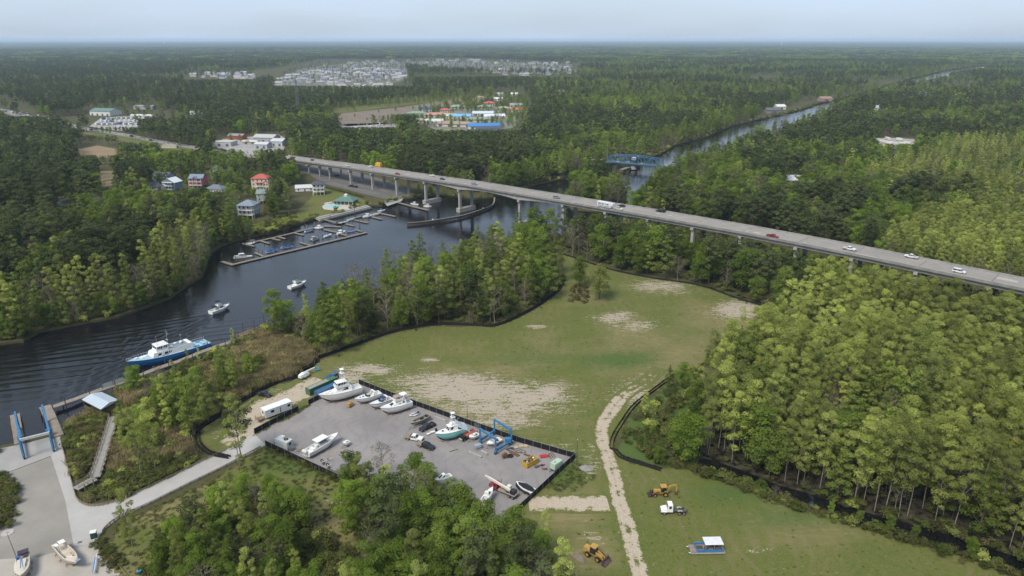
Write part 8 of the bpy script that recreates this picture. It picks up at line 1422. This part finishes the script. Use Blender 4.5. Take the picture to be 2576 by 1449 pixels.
def scatter_line(pts, n, w, table, k0, k1, world=False, inside=None):
    P = pts if world else ground_pts(pts); seg = [math.hypot(b[0] - a[0], b[1] - a[1]) for a, b in zip(P[:-1], P[1:])]; T = sum(seg)
    for _ in range(n):
        d = RNG.uniform(0, T)
        for (a, b), s in zip(zip(P[:-1], P[1:]), seg):
            if d <= s: break
            d -= s
        x = a[0] + (b[0] - a[0]) * d / s + RNG.normal(0, w); y = a[1] + (b[1] - a[1]) * d / s + RNG.normal(0, w)
        if in_poly(np.array([x]), np.array([y]), riv_w)[0]: continue
        SC.append((x, y, pick(RNG.random(), table), RNG.uniform(k0, k1)))
BOARD = [(270, 1036), (306, 1048), (262, 1226), (192, 1250), (180, 1218), (222, 1190)]; SHEDP = [(200, 1020), (255, 1000), (300, 1020), (255, 1050)]
scatter_poly(MARSH, 3600, (('green', .44), ('lime', .10), ('brown', .14), ('reed', .32)), .5, 1.25, (BOARD, SHEDP)); scatter_poly([(600, 880), (690, 840), (790, 885), (780, 925), (690, 960), (600, 990)], 900, (('reed', .7), ('brown', .3)), .7, 1.4); scatter_poly([(180, 1080), (280, 1030), (262, 1120), (220, 1180)], 260, (('reed', .5), ('green', .5)), .5, 1.0, (BOARD, SHEDP))
scatter_poly(VERGE, 2200, (('gtuft', .68), ('tuft', .32)), .3, .75, (YARD,)); scatter_poly(FRINGE, 700, (('green', .55), ('lime', .25), ('brown', .2)), .6, 1.6); scatter_poly([(420, 1330), (540, 1260), (640, 1230), (740, 1320), (920, 1400), (1000, 1300), (1200, 1400), (1400, 1400), (1500, 1600), (300, 1600)], 1500, (('green', .6), ('lime', .2), ('brown', .2)), .7, 1.5, (YARD,))
scatter_poly(SWAMP[0], 2600, (('green', .6), ('brown', .25), ('lime', .15)), .5, 1.2); scatter_line([(1690, 1165), (1760, 1180), (1860, 1214), (1940, 1249), (2010, 1270), (2110, 1300), (2210, 1330), (2310, 1358), (2410, 1386), (2510, 1420), (2620, 1460)], 900, 1.3, (('green', .55), ('lime', .1), ('brown', .2), ('gtuft', .15)), .35, .9)
scatter_line([(1760, 1172), (1860, 1206), (1940, 1240), (2010, 1260), (2110, 1290), (2210, 1320), (2310, 1346), (2410, 1374), (2510, 1406), (2620, 1446)], 260, 2.4, (('green', .7), ('lime', .15), ('brown', .15)), .7, 1.7); scatter_line([(1790, 915), (1850, 868), (1940, 800), (1965, 780)], 220, 1.6, (('green', .6), ('lime', .4)), .5, 1.3); scatter_poly(PENIN, 2200, (('green', .6), ('brown', .2), ('lime', .2)), .6, 1.5); scatter_line([(800, 903), (900, 866), (980, 838), (1050, 823), (1110, 815), (1200, 817), (1240, 819), (1280, 807), (1340, 777), (1385, 747), (1412, 722)], 520, 1.4, (('green', .5), ('brown', .5)), .4, .8)
scatter_line(riv_w[:], 5200, 2.2, (('green', .5), ('brown', .15), ('lime', .35)), .7, 1.9, world=True); scatter_line([(490, 1105), (500, 1083), (560, 1042), (640, 992), (700, 962), (752, 946), (790, 917)], 300, 1.2, (('green', .4), ('brown', .6)), .3, .7); scatter_poly(BELT, 900, (('green', .7), ('brown', .3)), .7, 1.5); scatter_poly([(1440, 720), (1480, 722), (1480, 765), (1430, 760)], 60, (('brown', .8), ('tuft', .2)), .6, 1.1)
scatter_poly([(640, 600), (760, 570), (740, 540), (640, 570)], 260, (('lime', .5), ('green', .5)), .6, 1.3); scatter_poly([(1350, 1120), (1450, 1160), (1500, 1200), (1440, 1240), (1370, 1230)], 120, (('gtuft', .65), ('tuft', .35)), .3, .8, (YARD,)); scatter_poly(FIELD, 2200, (('gtuft', .7), ('tuft', .3)), .12, .36, (YARD,)); scatter_line([(640, 1094), (752, 1036), (780, 1017)], 60, .4, (('gtuft', 1),), .5, 1.0); scatter_line([(668, 1122), (840, 1204), (1030, 1292), (1212, 1376)], 300, .7, (('gtuft', .6), ('tuft', .3), ('green', .1)), .4, .9); scatter_line([(-20, 1210), (20, 1230), (14, 1290), (0, 1330)], 160, 1.4, (('green', .6), ('brown', .4)), .5, 1.2); scatter_line([(256, 1366), (272, 1392), (300, 1425)], 80, .8, (('green', .5), ('tuft', .5)), .3, .8)
_sx = np.array([q[0] for q in SC]); _sy = np.array([q[1] for q in SC]); keep = ~in_poly(_sx, _sy, ground_pts([(-20, 1030), (40, 1030), (110, 1000), (165, 1000), (172, 1108), (0, 1150)]))
for pts in ([(520, 1146), (503, 1128), (491, 1108), (500, 1085), (560, 1045), (640, 995), (700, 965), (752, 950), (790, 920), (800, 905), (850, 886), (900, 868), (980, 840), (1050, 825), (1110, 818), (1200, 820), (1240, 822), (1280, 810), (1340, 780), (1385, 750), (1412, 725)], [(130, 1024), (252, 980), (390, 928), (506, 885), (615, 847)], [(1700, 947), (1600, 1022), (1548, 1100), (1560, 1152), (1662, 1186)]): keep &= seg_dist(_sx, _sy, ground_pts(pts)) > 2.6
keep &= seg_dist(_sx, _sy, ground_pts(DITCH)) > 3.0
SC = [q for q, k in zip(SC, keep) if k]
# swamp floor and pools
SW_M = bpy.data.materials.new('swamp_floor'); t = NT(SW_M); n_ = t.noise(.35, 5, .6); t.bsdf(t.mix(t.rng(n_, .4, .65), (.010, .009, .007), (.045, .040, .020)), t.rng(n_, .4, .6, .12, .9), .5)
grid_sheet('swamp_floor', SWAMP[0], .02, SW_M, 2.0); grid_sheet('wet_fringe', FRINGE, .015, FIELD_M, 2.0, {'sand': [], 'dry': [], 'lush': [(1650, 1080, 400, 400, .9)]})
def pool_strip(name, pts, w, z=.06): strip(name, pts, w, z, bpy.data.materials.get('still_water') or WATER_S, cross=3)
WATER_S = bpy.data.materials.new('still_water'); t = NT(WATER_S); t.bsdf((.006, .006, .007), .05, .5, bump=t.noise(.8, 3), bstr=.08, bdist=.05)
pool_strip('swamp_pool', DITCH, 7.0); pool_strip('swamp_pool', [(1665, 1040), (1652, 1070), (1660, 1100), (1690, 1140), (1720, 1160)], 4.5)
# ------------------------------------------------------------------ plant the trees
def zone_label(sp, x, y, k=1.0):
    px, py = PX(x, y); col = {'swamp_tree': 'yellow-green tree', 'broadleaf_tree': 'round green tree', 'pine_tree': 'dark pine', 'cypress_tree': 'feathery cypress', 'bare_tree': 'grey-brown leafless tree', 'shrub': 'low green bush'}[sp]
    def within(poly): return bool(in_poly(np.array([px]), np.array([py]), poly)[0])
    def cut(v, *c):
        for lim, w in c:
            if v < lim: return w
        return c[-1][1]
    if within(SWAMP[0]):
        g = 'swamp wood'; z = '%s of the swamp wood %s' % (cut(py, (830, 'by the bridge side'), (930, 'deep inside'), (1010, 'in the back rows'), (1090, 'in the middle rows'), (1180, 'in the second rows'), (9999, 'in the front rows')), cut(px, (1870, 'near the backhoe'), (2000, 'near the white truck'), (2150, 'above the grass'), (2300, 'near the pontoon boat'), (2440, 'above the ditch'), (9999, 'at the frame edge')))
    elif within(FRINGE): g = z = 'on the low fringe between silt fence and swamp wood'
    elif within(SWAMP[1]): g = 'pale wood'; z = 'in the pale wood behind the bridge %s' % cut(px, (2350, 'above the white pickups'), (9999, 'at the frame edge'))
    elif within(SWAMP[2]): g = 'far pale wood'; z = 'in the farther pale wood at the right frame edge'
    elif within(PENIN):
        g = 'canal belt'; f = py - float(np.interp(px, [690, 850, 1050, 1150, 1280, 1440], [826, 778, 705, 665, 618, 592]))
        z = '%s of the tree belt %s' % (cut(f, (25, 'on the water side'), (70, 'in the middle'), (9999, 'on the field side')), cut(px, (850, 'near the pier end'), (1000, 'opposite the green-topped cruiser'), (1130, 'opposite the marina'), (1260, 'before the fender'), (9999, 'near the bridge piers')))
    elif within(BELT): g = 'bridge row'; z = 'in the row under the bridge %s' % cut(px, (1500, 'at the field corner'), (1620, 'behind the field tree'), (1750, 'below the camper'), (1880, 'below the black pickup'), (9999, 'by the lumber heap'))
    elif within(WEST):
        g = 'far bank'; z = '%s %s' % (cut(py, (640, 'high in the wood'), (700, 'in the back rows'), (770, 'in the middle rows'), (9999, 'at the water edge')), cut(px, (120, 'of the far bank, frame edge'), (260, 'of the bank opposite the boat lift'), (400, 'of the bank opposite the crew vessel'), (9999, 'of the far bank before the marina')))
    elif px < 745 and py > 380: g = 'stilt houses'; z = 'among the stilt houses %s' % cut(px, (200, 'at the frame edge'), (380, 'in the dark pine wood'), (480, 'near the blue-grey house'), (600, 'near the pink house'), (9999, 'near the red-roofed villa'))
    elif py > 500 and px > 1400: g = 'beyond bridge right'; z = 'just beyond the bridge %s' % cut(px, (1700, 'behind the camper'), (1900, 'behind the black pickup'), (2050, 'behind the red pickup'), (9999, 'beside the pale wood'))
    elif px < 1300: g = 'beyond marina'; z = 'in the woods beyond %s' % cut(px, (900, 'the car park'), (1100, 'the yellow truck'), (9999, 'the bridge channel'))
    else: g = 'swing bridge woods'; z = 'in the woods %s' % cut(px, (1520, 'left of the swing bridge'), (1680, 'around the swing bridge'), (1900, 'right of the swing bridge'), (9999, 'far right of the swing bridge'))
    return col + ' ' + z, 'trees ' + (g if g.startswith('on') else 'of the ' + g)
def add_tree(sp, x, y, v, k, rz, label, group=None, z=0.0):
    o = thing(sp, label, 'bush' if sp == 'shrub' else 'tree', (x, y, z), rz, group, k)
    c, t_ = PROTO[sp, v]; part('crown', c, o); part('trunk', t_, o); return o
# sight lines that the photograph keeps open: no crown in front rises above these rows
GUARD = [(385, 472, 476), (472, 528, 468), (528, 585, 480), (632, 692, 470), (600, 662, 540), (740, 830, 486), (830, 1010, 505), (215, 300, 338), (300, 400, 356), (400, 505, 374), (196, 300, 388), (252, 300, 470), (540, 726, 372), (225, 352, 318), (232, 300, 290), (1050, 1315, 324), (850, 1000, 318), (850, 1240, 285), (1520, 1640, 428), (1575, 1605, 470), (690, 1040, 214), (1040, 1460, 190), (465, 640, 198), (1930, 1990, 280), (2195, 2215, 275), (2200, 2300, 360), (140, 190, 516), (1975, 2005, 455), (1345, 1440, 470), (1110, 1260, 500), (10, 130, 290), (0, 20, 276)]
_dk = [PX(*bpt(s_, 0, -1.2)) for s_ in np.linspace(-60, 640, 120)]; _dx = [a for a, b in _dk]; _dy = [b for a, b in _dk]
_px, _py = [640, 690, 760, 850, 950, 1050, 1150, 1250, 1350, 1420, 1500], [800, 745, 712, 690, 655, 612, 598, 545, 540, 556, 556]
def fit_height(T):
    x, y, sp, v, k, lod = T; px, py = PX(x, y); h = TREE_H[sp]
    if lod == 2: return T
    lim = -1e9
    if 745 < px < 2600:
        yd = float(np.interp(px, _dx, _dy))
        if py > yd + 12: lim = max(lim, yd + 7)
    if 640 < px < 1480 and in_poly(np.array([px]), np.array([py]), PENIN)[0]: lim = max(lim, float(np.interp(px, _px, _py)) + RNG.uniform(0, 40))
    for a, b, g in GUARD:
        if a < px < b and py > g: lim = max(lim, g)
    if lim < -1e8 or PX(x, y, h * k)[1] >= lim: return T
    lo, hi = 0.0, k
    for _ in range(14):
        m = (lo + hi) / 2
        if PX(x, y, h * m)[1] < lim: hi = m
        else: lo = m
    return (x, y, sp, v, lo * RNG.uniform(.85, 1), lod) if lo > .28 else None
TREES = [q for q in (fit_height(T) for T in TREES) if q]
byd = {}
for T in TREES: byd.setdefault(T[2], []).append(T)
rest = []
NMAX = 285
for sp, L_ in byd.items():
    L_.sort(key=lambda T: math.hypot(T[0], T[1]) - (0 if T[5] == 0 else -1e5)); n = 0; lim = NMAX - len(SOLO.get(sp, []))
    for T in L_:
        px, py = PX(T[0], T[1], 12)
        if n < lim and T[5] == 0 and -40 < px < 2616 and py < 1470:
            lab, grp = zone_label(sp, T[0], T[1]); lab = ('tall ' if T[4] > 1.34 else 'short ' if T[4] < 1.05 else '') + lab; add_tree(sp, T[0], T[1], T[3], T[4], RNG.uniform(0, 6.28), lab, grp); n += 1
        else: rest.append(T)
def gn_scatter(name, pts, idx, rot, scl, coll, label):
    me = bpy.data.meshes.new(name); me.from_pydata(pts, [], [])
    for k, ty, d in (('idx', 'INT', idx), ('rotz', 'FLOAT', rot), ('scl', 'FLOAT', scl)):
        a = me.attributes.new(k, ty, 'POINT'); a.data.foreach_set('value', np.asarray(d, np.int32 if ty == 'INT' else np.float32))
    o = bpy.data.objects.new(name, me); COL.objects.link(o)
    g = bpy.data.node_groups.new(name, 'GeometryNodeTree'); g.interface.new_socket('Geometry', in_out='INPUT', socket_type='NodeSocketGeometry'); g.interface.new_socket('Geometry', in_out='OUTPUT', socket_type='NodeSocketGeometry')
    N = g.nodes.new; gi, go = N('NodeGroupInput'), N('NodeGroupOutput'); ci = N('GeometryNodeCollectionInfo'); ci.inputs['Collection'].default_value = coll
    ci.inputs['Separate Children'].default_value = True; ci.inputs['Reset Children'].default_value = True
    ip = N('GeometryNodeInstanceOnPoints'); ip.inputs['Pick Instance'].default_value = True
    def na(k, ty):
        n = N('GeometryNodeInputNamedAttribute'); n.data_type = ty; n.inputs['Name'].default_value = k; return n.outputs['Attribute']
    cx = N('ShaderNodeCombineXYZ'); g.links.new(na('rotz', 'FLOAT'), cx.inputs['Z']); er = N('FunctionNodeEulerToRotation'); g.links.new(cx.outputs[0], er.inputs[0])
    K = g.links.new; K(gi.outputs[0], ip.inputs['Points']); K(ci.outputs[0], ip.inputs['Instance']); K(na('idx', 'INT'), ip.inputs['Instance Index']); K(er.outputs[0], ip.inputs['Rotation'])
    cs = N('ShaderNodeCombineXYZ'); s_ = na('scl', 'FLOAT')
    for i in range(3): K(s_, cs.inputs[i])
    K(cs.outputs[0], ip.inputs['Scale']); K(ip.outputs[0], go.inputs[0])
    md = o.modifiers.new('scatter', 'NODES'); md.node_group = g; o['kind'] = 'stuff'; o['label'] = label; return o
def pidx(T):
    if T[5] == 0: return PINDEX[T[2], T[3], 0]
    if T[5] == 1: return PINDEX[T[2], T[3] % 2, 1]
    return PINDEX[T[2], T[3], 2]
gn_scatter('forest', [(T[0], T[1], 0.0) for T in rest], [pidx(T) for T in rest], RNG.uniform(0, 6.28, len(rest)), [T[4] for T in rest], PCOL, 'mixed pine and broadleaf forest stretching to the horizon')
gn_scatter('undergrowth', [(q[0], q[1], 0.0) for q in SC], [SI[q[2], i % 3] for i, q in enumerate(SC)], RNG.uniform(0, 6.28, len(SC)), [q[3] for q in SC], SCOL, 'scrub, reeds and grass tufts along banks and field edges')
print('TREES', {k: len(v) for k, v in byd.items()}, 'rest', len(rest))
# far canopy: from eleven kilometres to the horizon, a rolling sheet of tree tops
na_, nr_ = 420, 90; vs_ = []; fs_ = []
for j in range(nr_ + 1):
    r = 10500 * (FAR * .96 / 10500) ** (j / nr_)
    for i in range(na_ + 1):
        a = -.78 + 1.56 * i / na_; vs_.append((r * math.sin(a), r * math.cos(a), 9 + 12 * float(RNG.random()) * min(1, j / 2)))
for j in range(nr_):
    for i in range(na_): q_ = j * (na_ + 1) + i; fs_.append((q_, q_ + 1, q_ + na_ + 2, q_ + na_ + 1))
fm = bpy.data.materials.new('far_canopy'); t = NT(fm); a_ = t.noise(.0012, 5, .6); b_ = t.noise(.006, 4, .6)
cc = t.mix(t.rng(a_, .35, .65), (.030, .042, .018), (.062, .078, .028)); cc = t.mix(t.rng(b_, .62, .75, 0, .7), cc, (.13, .125, .08)); t.bsdf(cc, .95, .05)
fo = MB(); fo.add(vs_, fs_); struct(fo.build('distant_canopy', fm), 'stuff', 'blue-green forest canopy along the horizon')
# haze: the humid air over the whole plain
hz = MB(); hz.b(-FAR - 900, FAR + 900, -1900, FAR + 900, -4.5, 126)
hm = bpy.data.materials.new('haze'); hm.use_nodes = True; hn = hm.node_tree; hn.nodes.clear(); ho = hn.nodes.new('ShaderNodeOutputMaterial'); hv = hn.nodes.new('ShaderNodeVolumePrincipled')
hv.inputs['Color'].default_value = (.64, .81, 1, 1); hv.inputs['Density'].default_value = HAZE; hn.links.new(hv.outputs[0], ho.inputs['Volume'])
if HAZE > 0: struct(hz.build('haze', hm), 'stuff', 'pale blue haze over the plain')
